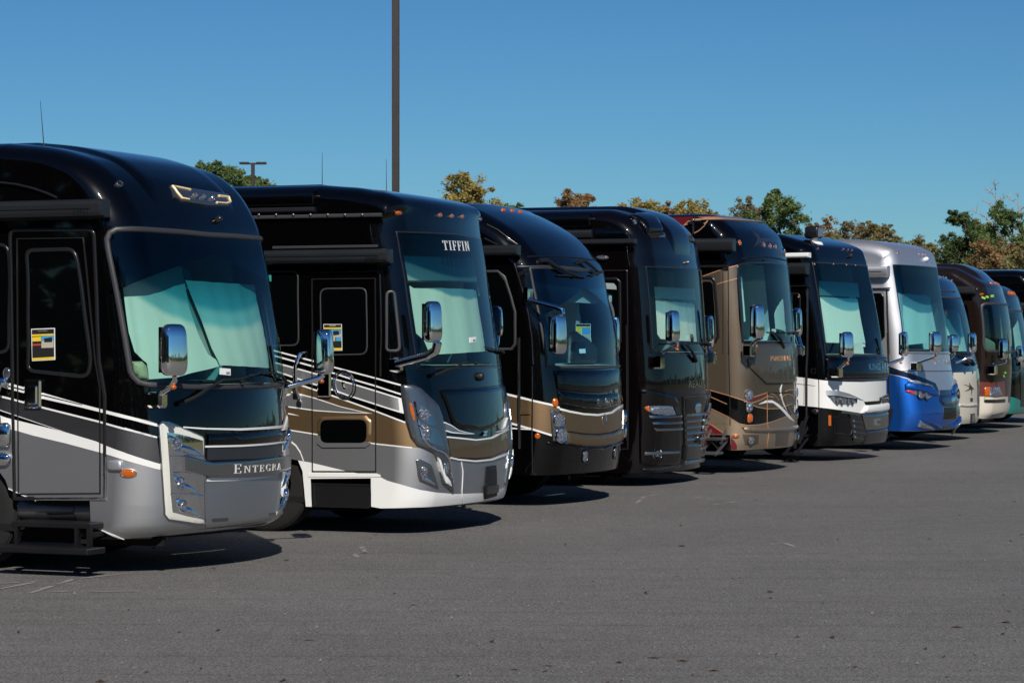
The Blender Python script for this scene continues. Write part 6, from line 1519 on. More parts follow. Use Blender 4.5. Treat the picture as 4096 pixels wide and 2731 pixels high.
c.patch('copper_line', 'copper_line', [(.108,1.122),(-.047,1.162),(-.25,1.162),(-.469,1.126),(-.58,1.065),(-.579,1.052),(-.468,1.113),(-.25,1.149),(-.046,1.149),(.108,1.109)], off=.009)
c.patch('copper_line', 'copper_line', [(-.048,1.206),(-.253,1.229),(-.51,1.225),(-1.31,1.186),(-1.31,1.173),(-.509,1.211),(-.252,1.216),(-.047,1.193)], off=.009)
c.patch('copper_line', 'copper_line', [(-.023,1.148),(-.188,.972),(-.312,.904),(-.456,.835),(-.456,.821),(-.311,.891),(-.187,.959),(-.023,1.135)], off=.009)
c.patch('red_swoosh', 'maroon', [(1.151,1.079),(1.046,1.134),(.639,1.192),(.64,1.159),(.889,1.118),(.989,1.087),(1.063,1.057),(1.131,1.065)], off=.008)
c.patch('silver_swoosh', 'white', [(.891,1.022),(.671,1.077),(.488,1.077),(.249,1.012),(-.023,.911),(-.382,.788),(-.644,.716),(-.239,.782),(-.068,.838),(.213,.948),(.457,1.033),(.643,1.045)], off=.01)
c.patch('silver_swoosh', 'white', [(.103,1.312),(.15,1.209),(.08,1.064),(-.134,.879),(.057,.998),(.176,1.137),(.189,1.238)], off=.01)
c.patch('maroon_skirt', 'maroon', [(1.787,.767),(1.652,.729),(1.423,.588),(1.783,.583)], off=.007)
c.patch('maroon_corner', 'maroon', [(1.333,.54),(1.28,.491),(1.236,.42),(1.218,.363),(1.295,.356),(1.314,.418)], off=.007)
c.patch('copper_line', 'copper_line', [(1.787,.781),(1.652,.738),(1.423,.594),(1.423,.581),(1.651,.725),(1.787,.769)], off=.009)
c.patch('bumper_crease', 'tan_metal', [(1.203,.702),(.99,.682),(.641,.661),(-.432,.668),(-1.31,.666),(-1.31,.591),(.606,.603),(1.149,.62)], off=.01, bulge=.03, bw=.05)
c.patch('hood_panel', 'tan_dark', [(.892,1.913),(.344,1.919),(-1.31,1.923),(-1.31,1.44),(-.676,1.38),(-.666,1.32),(.68,1.33),(.956,1.478),(1.03,1.526),(1.086,1.574),(1.104,1.687),(1.041,1.743),(.956,1.8)], off=.012, bulge=.012, bw=.04)
c.line('panel_seam', 'seam', [(1.104,1.687),(1.086,1.574),(1.03,1.526),(.956,1.476),(.68,1.327),(-.514,1.318)], .006, off=.012)
c.line('panel_seam', 'copper_line', [(.648,1.173),(.66,.747),(.591,.61),(.607,.49),(.601,.429),(.572,.367)], .006, off=.012)
c.line('panel_seam', 'seam', [(.639,1.19),(-.471,1.177)], .006, off=.012)
c.word('nose_lettering', 'copper_line', 'FORETRAVEL', (.546,1.659), (-.328,1.664), .074, .073, off=.03, track=.06)
c.patch('cap_wing', 'charcoal', [(.439,3.62),(.208,3.559),(.2,3.502),(-.051,3.514),(-.336,3.507),(-.663,3.453),(-.161,3.464),(.17,3.447),(.437,3.406),(.615,3.354),(.395,3.465),(.33,3.518),(.346,3.569)], off=.006)
c.word('cap_lettering', 'charcoal', 'IH-45', (-.413,3.268), (-.929,3.263), .069, .049, font='sans', off=.006)
c.lamp('cap_lamp', 1.013, 3.408, .034, .04, 'amber', h=.018)
c.lamp('cap_lamp', .194, 3.407, .034, .04, 'amber', h=.018)
c.lamp('cap_lamp', -.072, 3.398, .034, .04, 'amber', h=.018)
c.lamp('cap_lamp', -.366, 3.397, .034, .04, 'amber', h=.018)
c.lamp('cap_lamp', -.962, 3.351, .034, .04, 'amber', h=.018)
c.lamp('headlamp', 1.094, 1.163, .065, .072, 'lamp_lens', h=.02)
c.lamp('headlamp', 1.094, 1.163, .065, .072, 'lamp_lens', h=.02, mirror=True)
c.lamp('headlamp', 1.093, .99, .06, .072, 'lamp_lens', h=.02)
c.lamp('headlamp', 1.093, .99, .06, .072, 'lamp_lens', h=.02, mirror=True)
c.lamp('turn_lamp', 1.085, .825, .05, .062, 'amber', h=.02)
c.lamp('turn_lamp', 1.085, .825, .05, .062, 'amber', h=.02, mirror=True)
c.lamp('side_marker', 1.271, .561, .05, .026, 'amber', h=.02)
fg = c.patch('fog_recess', 'tan_dark', [(1.18,.582),(.881,.568),(.878,.505),(.867,.44),(.974,.427),(1.128,.426),(1.158,.504)], off=.008)
far_part = c.patch('fog_recess', 'tan_dark', [(1.18,.582),(.881,.568),(.878,.505),(.867,.44),(.974,.427),(1.128,.426),(1.158,.504)], off=.008, mirror=True)
c.lamp('fog_lamp', 1.067, .496, .045, .05, 'lamp_lens', h=.018, parent=fg, off=.03)
c.lamp('fog_lamp', 1.067, .496, .045, .05, 'lamp_lens', h=.018, parent=far_part, off=.03, mirror=True)
c.patch('plate_recess', 'tan_dark', [(.345,.582),(-.264,.578),(-.244,.513),(-.241,.448),(-.285,.381),(.288,.393),(.327,.457),(.34,.52)], off=.008)
c.ring('window_frame', 'gloss_trim', [(1.847,2.915),(1.516,2.915),(1.462,2.847),(1.477,2.014),(1.541,1.923),(1.932,1.916),(1.907,2.327)], .05, .016)
c.patch('side_window', 'side_glass', [(1.855,2.837),(1.554,2.834),(1.52,2.791),(1.531,2.41),(1.55,2.043),(1.599,1.972),(1.93,1.972),(1.905,2.343)], off=.008)
c.line('body_seam', 'seam', [(1.344,3.001),(1.42,2.174),(1.44,1.76)], .006)
c.line('body_seam', 'gloss_trim', [(1.268,3.057),(1.338,2.185),(1.357,1.761)], .008)
c.line('body_seam', 'gloss_trim', [(1.337,2.265),(1.353,1.627),(1.349,.716)], .008)
c.patch('lower_panel', 'tan_metal', [(1.694,.931),(1.42,.793),(1.384,.744),(1.689,.743)], off=.008)
c.side_box('awning', 'awning_dark', -7, -.097, 3.264, 3.468, .17)
c.side_box('drip_rail', 'gloss_trim', -7, -.205, 3.034, 3.077, .05)
c.patch('maroon_roof_side', 'maroon', [(1.944,3.797),(-1.31,3.797),(1.447,3.755),(1.498,3.714),(1.788,3.672),(2.165,3.68),(1.944,3.738)], off=.012)
c.patch('copper_line', 'copper_line', [(1.775,3.678),(1.472,3.738),(-1.31,3.803),(1.25,3.782),(1.472,3.721),(1.807,3.661)], off=.014)
c.patch('copper_line', 'copper_line', [(1.734,3.545),(1.6,3.597),(1.462,3.669),(1.304,3.733),(1.187,3.788),(1.336,3.715),(1.482,3.652),(1.607,3.58),(1.747,3.528)], off=.006)
c.line('roof_joint', 'gloss_trim', [(1.225,3.792),(1.336,3.742),(1.628,3.676),(1.682,3.61),(1.716,3.545)], .02)
c.wiper([(.001,1.863),(.11,1.942),(.247,2.028),(.383,2.071),(.516,2.077)], [(.61,2.084),(.449,2.08),(.312,2.071)], r=.018)
c.wiper([(-1.31,1.87),(-1.31,2.077),(-.588,2.092)], [(.155,2.086),(-1.31,2.076)], r=.018)
c.rear_mirror((.3,1.42,2.243), (.15,.195,.502), [(.366,1.42,2.006),(.272,1.38,1.978),(.177,1.3,1.915),(.148,1.26,1.873)], ((.104,1.24,1.817), (.16,.14,.18)), yaw=-.5, arm_r=.028, p=4.2)
c.rear_mirror((-.032,-1.42,2.261), (.15,.112,.448), [(-.036,-1.42,2.045),(0,-1.38,1.962),(.037,-1.34,1.888)], ((.025,-1.32,1.813), (.16,.14,.16)), yaw=.18, arm_r=.04, p=4.2)
m = MB(); m.box((-.372, -1.36, .519), (.306, .30, .04), .006); m.box((-.372, -1.60, .32), (.306, .30, .04), .006)
for x in (-.495, -.249):
    m.tube([(x, -1.15, .719), (x, -1.48, .459)], .025, 6); m.tube([(x, -1.2, .499), (x, -1.72, .3)], .025, 6)
m.build('entry_step', 'steel', c.root, angle=30)
c.wheel(-1.75, .48)
c.shell()

# -------------------- black motorhome with a white belt and nose and a searchlight on its roof
c = Coach('motorhome', [(.168,.257),(.214,.399),(.222,.651),(.222,.94),(.213,1.384),(.153,1.751),(.082,2.014),(-.073,2.575),(-.17,2.968),(-.225,3.232),(-.26,3.368),(-.335,3.519),(-.488,3.602),(-.716,3.676),(-.93,3.737)], (5.74,43.5,31), (.01,.03,.18), 'black', 'black motorhome with a white belt and nose and a searchlight on its roof', cut=[(-10.3,.307),(-1.436,.307),(-1.436,.655),(-.316,.658),(-.316,.277)], rc=(.14,.28))
glass('windscreen_glass_f', (.72,.96,.92), (.12,.44,.58), 2.605, .198, .02, 3.305)
c.windscreen([(0,3.274),(1.123,3.263),(1.139,3.247),(1.148,2.957),(1.175,2.54),(1.184,1.97),(1.195,1.731),(1.166,1.713),(.761,1.706),(0,1.71),(-.761,1.706),(-1.166,1.713),(-1.195,1.731),(-1.184,1.97),(-1.175,2.54),(-1.148,2.957),(-1.139,3.247),(-1.123,3.263)], 'windscreen_glass_f', gw=.03, gh=.008, gasket='gloss_trim')
c.patch('curtain', 'curtain', [(.884,2.7),(-.615,2.681),(-.549,2.309),(-.497,1.935),(.301,1.932),(.981,1.942),(.952,2.298),(.922,2.499)], wave=lambda a, z: .002*math.sin(a*34)+.001*math.sin(a*60), off=0, depth=.003, inset=.14)
c.patch('roller_shade', 'shade_cloth', [(.877,2.953),(-.713,2.946),(-.645,2.708),(.033,2.71),(.951,2.715)], off=0, depth=.003, inset=.11)
c.patch('dealer_sticker', 'paper_white', [(-.006,1.919),(-.15,1.919),(-.124,1.872),(.018,1.873)], off=0, depth=.002, inset=.02)
c.lamp('marker_lamp', .874, 3.481, .018, .018, 'red_lens', h=.02)
c.lamp('marker_lamp', -.164, 3.503, .018, .018, 'red_lens', h=.02)
c.lamp('marker_lamp', -.361, 3.5, .018, .018, 'red_lens', h=.02)
c.lamp('marker_lamp', -.528, 3.498, .018, .018, 'red_lens', h=.02)
c.lamp('header_stud', 1.097, 3.22, .015, .015, 'copper_line', h=.012, bezel=None)
c.lamp('header_stud', .438, 3.238, .015, .015, 'copper_line', h=.012, bezel=None)
c.lamp('header_stud', -.085, 3.239, .015, .015, 'copper_line', h=.012, bezel=None)
c.lamp('header_stud', -.474, 3.243, .015, .015, 'copper_line', h=.012, bezel=None)
c.lamp('nose_camera', -.312, 3.391, .04, .038, 'trim', h=.06, bezel=None)
h = empty('searchlight', (-.555, -.5, 3.765)); h.parent = c.root
m = MB(); m.rbox((0, 0, 0), (.26, .24, .21), 5, 10); m.build('housing', 'gloss_trim', h, angle=180)
m = MB(); m.box((.125, 0, 0), (.03, .19, .16), .02); m.build('lens', 'lamp_lens', h, angle=30)
m = MB(); m.lathe([(.06, -.10), (.06, -.14), (.14, -.16), (.17, -.22)], (0, 0, 0), 'z', 20); m.build('mount', 'white', h, angle=30)
c.patch('white_belt', 'white', [(2.03,1.413),(1.513,1.363),(1.219,1.324),(.838,1.3),(.287,1.29),(-1.31,1.309),(-1.31,.788),(-.478,.778),(.326,.778),(1.032,.85),(1.359,.894),(2.038,.945),(2.038,1.213)], off=.004)
c.patch('belt_line', 'black', [(2.036,1.291),(1.69,1.273),(1.436,1.248),(1.358,1.238),(1.358,1.234),(1.69,1.265),(2.036,1.278)], off=.007)
c.line('panel_seam', 'seam', [(1.305,1.336),(1.305,.465),(1.298,.395),(1.26,.26)], .008)
c.line('body_seam', 'gloss_trim', [(1.29,2.868),(1.344,2.607),(1.389,2.347),(1.472,1.748),(1.498,1.509),(1.51,1.237),(1.512,.694)], .022)
c.line('body_seam', 'seam', [(1.552,1.366),(1.559,.922)], .005)
c.ring('window_frame', 'gloss_trim', [(1.6,2.76),(1.472,2.754),(1.44,2.699),(1.48,2.501),(1.512,2.303),(1.579,1.775),(1.764,1.775),(1.681,2.366),(1.645,2.563)], .03, .012)
c.patch('door_window', 'side_glass', [(1.611,2.714),(1.513,2.707),(1.478,2.674),(1.551,2.288),(1.622,1.775),(1.764,1.775),(1.69,2.312),(1.654,2.513)], off=.006)
c.lamp('door_bolt', 1.478, 2.684, .016, .016, 'copper_line', h=.02, bezel=None)
c.side_box('awning_cover', 'white', -7, -.261, 3.318, 3.406, .13)
c.side_box('awning', 'awning_dark', -7, -.287, 3.034, 3.242, .16)
c.side_box('drip_rail', 'gloss_trim', -7, -.269, 2.85, 2.873, .05)
c.ring('fuel_flap', 'gloss_trim', [(1.419,1.517),(1.338,1.521),(1.34,1.436),(1.421,1.431)], .012, .012)
c.lamp('door_handle', 1.353, .817, .07, .05, 'gloss_trim', h=.05, bezel=None)
c.patch('hood', 'black', [(1.195,1.693),(-.604,1.715),(-1.31,1.718),(-1.31,1.353),(-.065,1.356),(1.217,1.373)], off=.025, bulge=.03, bw=.06)
c.patch('hood_gap', 'gloss_trim', [(1.217,1.367),(-.065,1.353),(-1.31,1.362),(-1.31,1.314),(-.058,1.309),(.836,1.319),(1.219,1.332)], off=.012, bulge=.015, bw=.03)
c.word('nose_lettering', 'letter_chrome', 'KING AIRE', (.08,1.477), (-.952,1.483), .107, .104, font='sans', off=.062)
c.patch('painted_brow_shade', 'silver', [(1.207,1.167),(.985,1.156),(.691,1.105),(.196,.978),(.384,.999),(.529,1.042),(.891,1.072),(1.197,1.079)], off=.008)  # silver patch paints in the shade above the headlight, no real opening
hl = c.patch('headlight', 'lamp_lens', [(1.178,1.075),(1.057,1.069),(.501,1.015),(.507,.958),(.612,.945),(.705,.925),(1.074,.944)], off=.014, bulge=.015, bw=.03)
far_part = c.patch('headlight', 'lamp_lens', [(1.178,1.075),(1.057,1.069),(.501,1.015),(.507,.958),(.612,.945),(.705,.925),(1.074,.944)], off=.014, bulge=.015, bw=.03, mirror=True)
c.patch('headlight_trim', 'gloss_trim', [(1.182,1.082),(1.057,1.078),(.486,1.021),(.495,.952),(.529,1.001),(1.057,1.058),(1.158,1.065)], off=.032, parent=hl)
c.patch('headlight_trim', 'gloss_trim', [(1.182,1.082),(1.057,1.078),(.486,1.021),(.495,.952),(.529,1.001),(1.057,1.058),(1.158,1.065)], off=.032, parent=far_part, mirror=True)
c.lamp('projector_lamp', 1.041, .995, .035, .05, 'lamp_lens', h=.018, bezel='gloss_trim', parent=hl, off=.03)
c.lamp('projector_lamp', 1.041, .995, .035, .05, 'lamp_lens', h=.018, bezel='gloss_trim', parent=far_part, off=.03, mirror=True)
c.lamp('projector_lamp', .939, .986, .035, .05, 'lamp_lens', h=.018, bezel='gloss_trim', parent=hl, off=.03)
c.lamp('projector_lamp', .939, .986, .035, .05, 'lamp_lens', h=.018, bezel='gloss_trim', parent=far_part, off=.03, mirror=True)
c.lamp('projector_lamp', .768, .984, .035, .05, 'lamp_lens', h=.018, bezel='gloss_trim', parent=hl, off=.03)
c.lamp('projector_lamp', .768, .984, .035, .05, 'lamp_lens', h=.018, bezel='gloss_trim', parent=far_part, off=.03, mirror=True)
c.lamp('projector_lamp', .638, .982, .035, .05, 'lamp_lens', h=.018, bezel='gloss_trim', parent=hl, off=.03)
c.lamp('projector_lamp', .638, .982, .035, .05, 'lamp_lens', h=.018, bezel='gloss_trim', parent=far_part, off=.03, mirror=True)
c.patch('air_slot', 'side_glass', [(.213,.964),(-.587,.97),(-.542,.916),(.147,.905)], off=.01)
c.patch('white_chin', 'white', [(.147,.905),(-.48,.913),(-.732,.925),(-1.31,.937),(-1.31,.796),(-.478,.781),(.32,.781)], off=.03, bulge=.03, bw=.05)
c.patch('belt_lamp', 'satin_chrome', [(.928,.84),(.326,.777),(.326,.737),(.719,.777),(.921,.79)], off=.012)
c.patch('belt_lamp', 'satin_chrome', [(.928,.84),(.326,.777),(.326,.737),(.719,.777),(.921,.79)], off=.012, mirror=True)
c.patch('reflector', 'amber', [(1.172,.761),(1.132,.76),(1.13,.589),(1.169,.593)], off=.012)
c.patch('reflector', 'amber', [(1.172,.761),(1.132,.76),(1.13,.589),(1.169,.593)], off=.012, mirror=True)
c.patch('cooling_scoop', 'trim', [(1.097,.746),(.666,.716),(.612,.528),(.633,.434),(1.072,.46)], off=.012, bulge=-.03, bw=.1)
c.patch('cooling_scoop', 'trim', [(1.097,.746),(.666,.716),(.612,.528),(.633,.434),(1.072,.46)], off=.012, bulge=-.03, bw=.1, mirror=True)
cg = c.patch('chin_grille', 'gloss_trim', [(.719,.772),(.326,.73),(.179,.487),(.21,.394),(.197,.298),(.532,.323),(.584,.4),(.61,.476),(.653,.701)], off=.018)
far_part = c.patch('chin_grille', 'gloss_trim', [(.719,.772),(.326,.73),(.179,.487),(.21,.394),(.197,.298),(.532,.323),(.584,.4),(.61,.476),(.653,.701)], off=.018, mirror=True)
c.patch('grille_slat', 'gunmetal', [(.612,.657),(.277,.623),(.277,.612),(.612,.646)], off=.03, parent=cg)
c.patch('grille_slat', 'gunmetal', [(.612,.657),(.277,.623),(.277,.612),(.612,.646)], off=.03, parent=far_part, mirror=True)
c.patch('grille_slat', 'gunmetal', [(.612,.571),(.278,.536),(.277,.525),(.612,.559)], off=.03, parent=cg)
c.patch('grille_slat', 'gunmetal', [(.612,.571),(.278,.536),(.277,.525),(.612,.559)], off=.03, parent=far_part, mirror=True)
c.patch('grille_slat', 'gunmetal', [(.611,.484),(.272,.449),(.271,.438),(.61,.473)], off=.03, parent=cg)
c.patch('grille_slat', 'gunmetal', [(.611,.484),(.272,.449),(.271,.438),(.61,.473)], off=.03, parent=far_part, mirror=True)
c.patch('grille_slat', 'gunmetal', [(.597,.397),(.243,.361),(.235,.349),(.592,.386)], off=.03, parent=cg)
c.patch('grille_slat', 'gunmetal', [(.597,.397),(.243,.361),(.235,.349),(.592,.386)], off=.03, parent=far_part, mirror=True)
c.lamp('grille_stud', .598, .66, .02, .025, 'chrome', h=.04, bezel=None)
c.lamp('grille_stud', .581, .57, .02, .025, 'chrome', h=.04, bezel=None)
c.lamp('grille_stud', .564, .483, .02, .025, 'chrome', h=.04, bezel=None)
c.lamp('grille_stud', .534, .399, .02, .025, 'chrome', h=.04, bezel=None)
c.patch('chin_plate', 'satin_chrome', [(.31,.763),(-.478,.766),(-.744,.777),(-1.31,.788),(-1.31,.513),(-.657,.502),(-.409,.489),(.156,.494)], off=.02, bulge=.02, bw=.04)
c.patch('emblem', 'chrome', [(-.133,.672),(-.406,.677),(-.412,.647),(-.228,.644),(-.228,.593),(-.407,.577),(-.337,.561),(-.134,.569)], off=.05)
c.patch('chin_bumper', 'gloss_trim', [(.169,.487),(-.409,.483),(-.657,.495),(-1.31,.506),(-1.31,.26),(.172,.266),(.193,.34),(.194,.414)], off=.012, bulge=.02, bw=.05)
c.lamp('tow_eye', -.514, .357, .07, .1, 'gloss_trim', h=.03, bezel=None)
c.rear_mirror((.445,1.42,1.909), (.16,.219,.412), [(.463,1.42,1.698),(.471,1.42,1.662),(.416,1.4,1.613),(.249,1.3,1.519)], ((.192,1.24,1.455), (.17,.14,.16)), yaw=-.55, arm_r=.026, p=4.2, lens_amber=(.454,1.41,1.599))
c.rear_mirror((.247,-1.44,1.919), (.16,.114,.419), [(.231,-1.44,1.694),(.216,-1.42,1.657),(.152,-1.38,1.634),(-.102,-1.22,1.51)], None, yaw=.18, arm_r=.028, p=4.2, lens_amber=(.2,-1.42,1.6))
m = MB(); m.box((-.427, -1.36, .423), (.25, .30, .04), .006); m.box((-.427, -1.60, .14), (.25, .30, .04), .006)
for x in (-.522, -.332):
    m.tube([(x, -1.15, .623), (x, -1.48, .363)], .025, 6); m.tube([(x, -1.2, .403), (x, -1.72, .12)], .025, 6)
m.build('entry_step', 'dark_steel', c.root, angle=30)
m = MB(); m.tube([(-.31, -1.3, .75), (-.31, -1.62, .3)], .03, 6); m.tube([(-.388, -1.3, .65), (-.388, -1.62, .22)], .03, 6); m.build('step_strut', 'dark_steel', c.root)
c.wheel(-1.9, .48)
c.shell()

# -------------------- silver-topped motorhome with a bright metallic blue lower body
c = Coach('motorhome', [(.197,.353),(.239,.471),(.254,.64),(.204,1.008),(.12,1.348),(.038,1.77),(-.04,2.163),(-.134,2.563),(-.233,3.137),(-.278,3.437),(-.379,3.636),(-.561,3.731),(-.809,3.793),(-1.2,3.839)], (7.77,48,28.5), (.01,.08,.19), 'silver', 'silver-topped motorhome with a bright metallic blue lower body', cut=[], rc=(.22,.28))
glass('windscreen_glass_g', (.5,.84,.86), (.07,.28,.4), 2.64, .16, .02, 3.34)
c.windscreen([(0,3.362),(1.16,3.358),(1.174,3.343),(1.167,3.113),(1.167,2.464),(1.179,2.134),(1.23,1.867),(1.222,1.796),(1.112,1.787),(0,1.777),(-1.112,1.787),(-1.222,1.796),(-1.23,1.867),(-1.179,2.134),(-1.167,2.464),(-1.167,3.113),(-1.174,3.343),(-1.16,3.358)], 'windscreen_glass_g', gw=.02, gh=.005, gasket='gloss_trim')
c.patch('curtain', 'curtain', [(.841,2.845),(-.705,2.813),(-.715,2.485),(-.689,2.187),(-.705,2.11),(-.756,1.957),(.302,1.933),(.893,1.904),(.918,2.135)], wave=lambda a, z: .005*math.sin(a*9+z*4), off=0, depth=.003, inset=.14)
c.lamp('marker_lamp', .947, 3.568, .018, .018, 'red_lens', h=.02)
c.lamp('marker_lamp', -.115, 3.588, .018, .018, 'red_lens', h=.02)
c.lamp('marker_lamp', -.327, 3.586, .018, .018, 'red_lens', h=.02)
c.lamp('marker_lamp', -.5, 3.579, .018, .018, 'red_lens', h=.02)
c.lamp('nose_camera', -.315, 3.486, .042, .042, 'white', h=.06, bezel=None)
c.lamp('header_stud', 1.131, 3.318, .014, .014, 'gloss_trim', h=.012, bezel=None)
c.lamp('header_stud', .463, 3.339, .014, .014, 'gloss_trim', h=.012, bezel=None)
c.lamp('header_stud', -.064, 3.333, .014, .014, 'gloss_trim', h=.012, bezel=None)
c.lamp('header_stud', -.492, 3.324, .014, .014, 'gloss_trim', h=.012, bezel=None)
c.patch('blue_body', 'blue', [(1.735,1.439),(1.301,1.344),(1.091,1.268),(1.004,1.244),(.526,1.143),(.375,1.03),(.307,1.006),(-1.31,.993),(-1.31,.411),(-.292,.425),(.27,.44),(.333,.374),(.462,.357),(1.093,.36),(1.35,.356),(-1.31,.356),(1.829,.356),(1.868,.46),(1.881,.536),(1.884,.686),(1.843,.987),(1.765,1.288)], off=.003)
c.patch('navy_stripe', 'navy', [(1.71,1.633),(1.545,1.575),(1.436,1.515),(1.23,1.428),(1.152,1.402),(.979,1.349),(.369,1.206),(.317,1.082),(.322,1.008),(.388,1.036),(.524,1.147),(1.002,1.247),(1.09,1.272),(1.3,1.347),(1.734,1.445)], off=.005)
c.patch('silver_pinline', 'silver', [(1.734,1.445),(1.3,1.347),(1.09,1.272),(1.002,1.247),(.524,1.147),(.38,1.033),(.306,1.008),(.311,.997),(.386,1.021),(.53,1.135),(1.007,1.236),(1.093,1.26),(1.302,1.336),(1.736,1.433)], off=.008)
c.patch('hood_trim', 'gloss_trim', [(.285,1.081),(-1.31,1.069),(-1.31,.998),(-.162,1.001),(.303,1.008)], off=.01)
c.line('panel_seam', 'seam', [(1.446,1.446),(1.229,1.434),(.032,1.423),(-1.31,1.421)], .006)
c.line('panel_seam', 'seam', [(.739,1.581),(.776,1.431)], .006)
c.line('panel_seam', 'seam', [(1.293,1.428),(1.319,1.28),(1.386,.986),(1.425,.692),(1.423,.544),(1.412,.471),(1.388,.397),(1.367,.356)], .006)
c.patch('hood_crease', 'silver', [(1.236,1.787),(-.05,1.77),(-1.31,1.763),(-1.31,1.732),(1.089,1.753),(1.239,1.757)], off=.012, bulge=.02, bw=.03)
c.word('nose_lettering', 'silver_grey', 'ESSEX', (.203,1.552), (-.931,1.603), .055, .047, off=.012, track=1.15)
c.patch('headlight_brow', 'blue', [(1.253,1.195),(1.198,1.234),(1.077,1.221),(.954,1.187),(.789,1.153),(.463,1.097),(.397,1.017),(.463,.966),(.835,1.028),(1.066,1.075),(1.148,1.098),(1.228,1.105),(1.274,1.073)], off=.008, bulge=.04, bw=.06)
c.patch('headlight_brow', 'blue', [(1.253,1.195),(1.198,1.234),(1.077,1.221),(.954,1.187),(.789,1.153),(.463,1.097),(.397,1.017),(.463,.966),(.835,1.028),(1.066,1.075),(1.148,1.098),(1.228,1.105),(1.274,1.073)], off=.008, bulge=.04, bw=.06, mirror=True)
c.patch('brow_trim', 'silver', [(1.19,1.273),(1.064,1.262),(.763,1.204),(.522,1.149),(.756,1.168),(1.082,1.205),(1.175,1.234)], off=.03, bulge=.015, bw=.03)
c.patch('brow_trim', 'silver', [(1.19,1.273),(1.064,1.262),(.763,1.204),(.522,1.149),(.756,1.168),(1.082,1.205),(1.175,1.234)], off=.03, bulge=.015, bw=.03, mirror=True)
hl = c.patch('headlight', 'lamp_lens', [(1.15,1.086),(.566,.961),(.756,.951),(.826,.914),(1.131,.995)], off=.012, bulge=.02, bw=.03)
far_part = c.patch('headlight', 'lamp_lens', [(1.15,1.086),(.566,.961),(.756,.951),(.826,.914),(1.131,.995)], off=.012, bulge=.02, bw=.03, mirror=True)
c.patch('turn_lamp', 'red_lens', [(1.273,1.064),(1.223,1.097),(1.145,1.066),(1.124,.999)], off=.014, bulge=.015, bw=.03, parent=hl)
c.patch('turn_lamp', 'red_lens', [(1.273,1.064),(1.223,1.097),(1.145,1.066),(1.124,.999)], off=.014, bulge=.015, bw=.03, parent=far_part, mirror=True)
c.lamp('projector_lamp', 1.044, 1.003, .055, .07, 'lamp_lens', h=.02, bezel='gloss_trim', parent=hl, off=.03)
c.lamp('projector_lamp', 1.044, 1.003, .055, .07, 'lamp_lens', h=.02, bezel='gloss_trim', parent=far_part, off=.03, mirror=True)
c.lamp('projector_lamp', .871, .979, .055, .07, 'lamp_lens', h=.02, bezel='gloss_trim', parent=hl, off=.03)
c.lamp('projector_lamp', .871, .979, .055, .07, 'lamp_lens', h=.02, bezel='gloss_trim', parent=far_part, off=.03, mirror=True)
fg = c.patch('fog_lamp', 'lamp_lens', [(1.103,.444),(1.076,.552),(.941,.508),(.757,.462),(.526,.381),(.587,.369),(.966,.409),(1.094,.427)], off=.012, bulge=.02, bw=.04)
far_part = c.patch('fog_lamp', 'lamp_lens', [(1.103,.444),(1.076,.552),(.941,.508),(.757,.462),(.526,.381),(.587,.369),(.966,.409),(1.094,.427)], off=.012, bulge=.02, bw=.04, mirror=True)
c.lamp('led', 1.045, .484, .025, .03, 'lamp_lens', h=.022, parent=fg, off=.03)
c.lamp('led', 1.045, .484, .025, .03, 'lamp_lens', h=.022, parent=far_part, off=.03, mirror=True)
c.lamp('led', .977, .47, .025, .03, 'lamp_lens', h=.022, parent=fg, off=.03)
c.lamp('led', .977, .47, .025, .03, 'lamp_lens', h=.022, parent=far_part, off=.03, mirror=True)
c.lamp('led', .887, .452, .025, .03, 'lamp_lens', h=.022, parent=fg, off=.03)
c.lamp('led', .887, .452, .025, .03, 'lamp_lens', h=.022, parent=far_part, off=.03, mirror=True)
c.lamp('led', .804, .433, .025, .03, 'lamp_lens', h=.022, parent=fg, off=.03)
c.lamp('led', .804, .433, .025, .03, 'lamp_lens', h=.022, parent=far_part, off=.03, mirror=True)
c.patch('fog_brow', 'blue', [(1.058,.588),(.303,.441),(.238,.386),(.406,.378),(.762,.472),(1.062,.543)], off=.01, bulge=.05, bw=.06)
c.patch('fog_brow', 'blue', [(1.058,.588),(.303,.441),(.238,.386),(.406,.378),(.762,.472),(1.062,.543)], off=.01, bulge=.05, bw=.06, mirror=True)
c.patch('nose_plate', 'navy', [(.33,.99),(-1.31,.982),(-1.31,.891),(-.681,.8),(-.27,.772),(.21,.792),(.346,.873)], off=.01, bulge=.02, bw=.05)
c.patch('emblem', 'chrome', [(-.149,.943),(-.488,.948),(-.501,.917),(-.412,.839),(-.202,.83),(-.15,.864)], off=.035, bulge=.01, bw=.03)
gr = c.patch('grille', 'satin_chrome', [(.267,.774),(-.08,.754),(-1.31,.763),(-1.31,.667),(-.526,.551),(-.156,.528),(.232,.528),(.261,.61),(.271,.692)], off=.012)
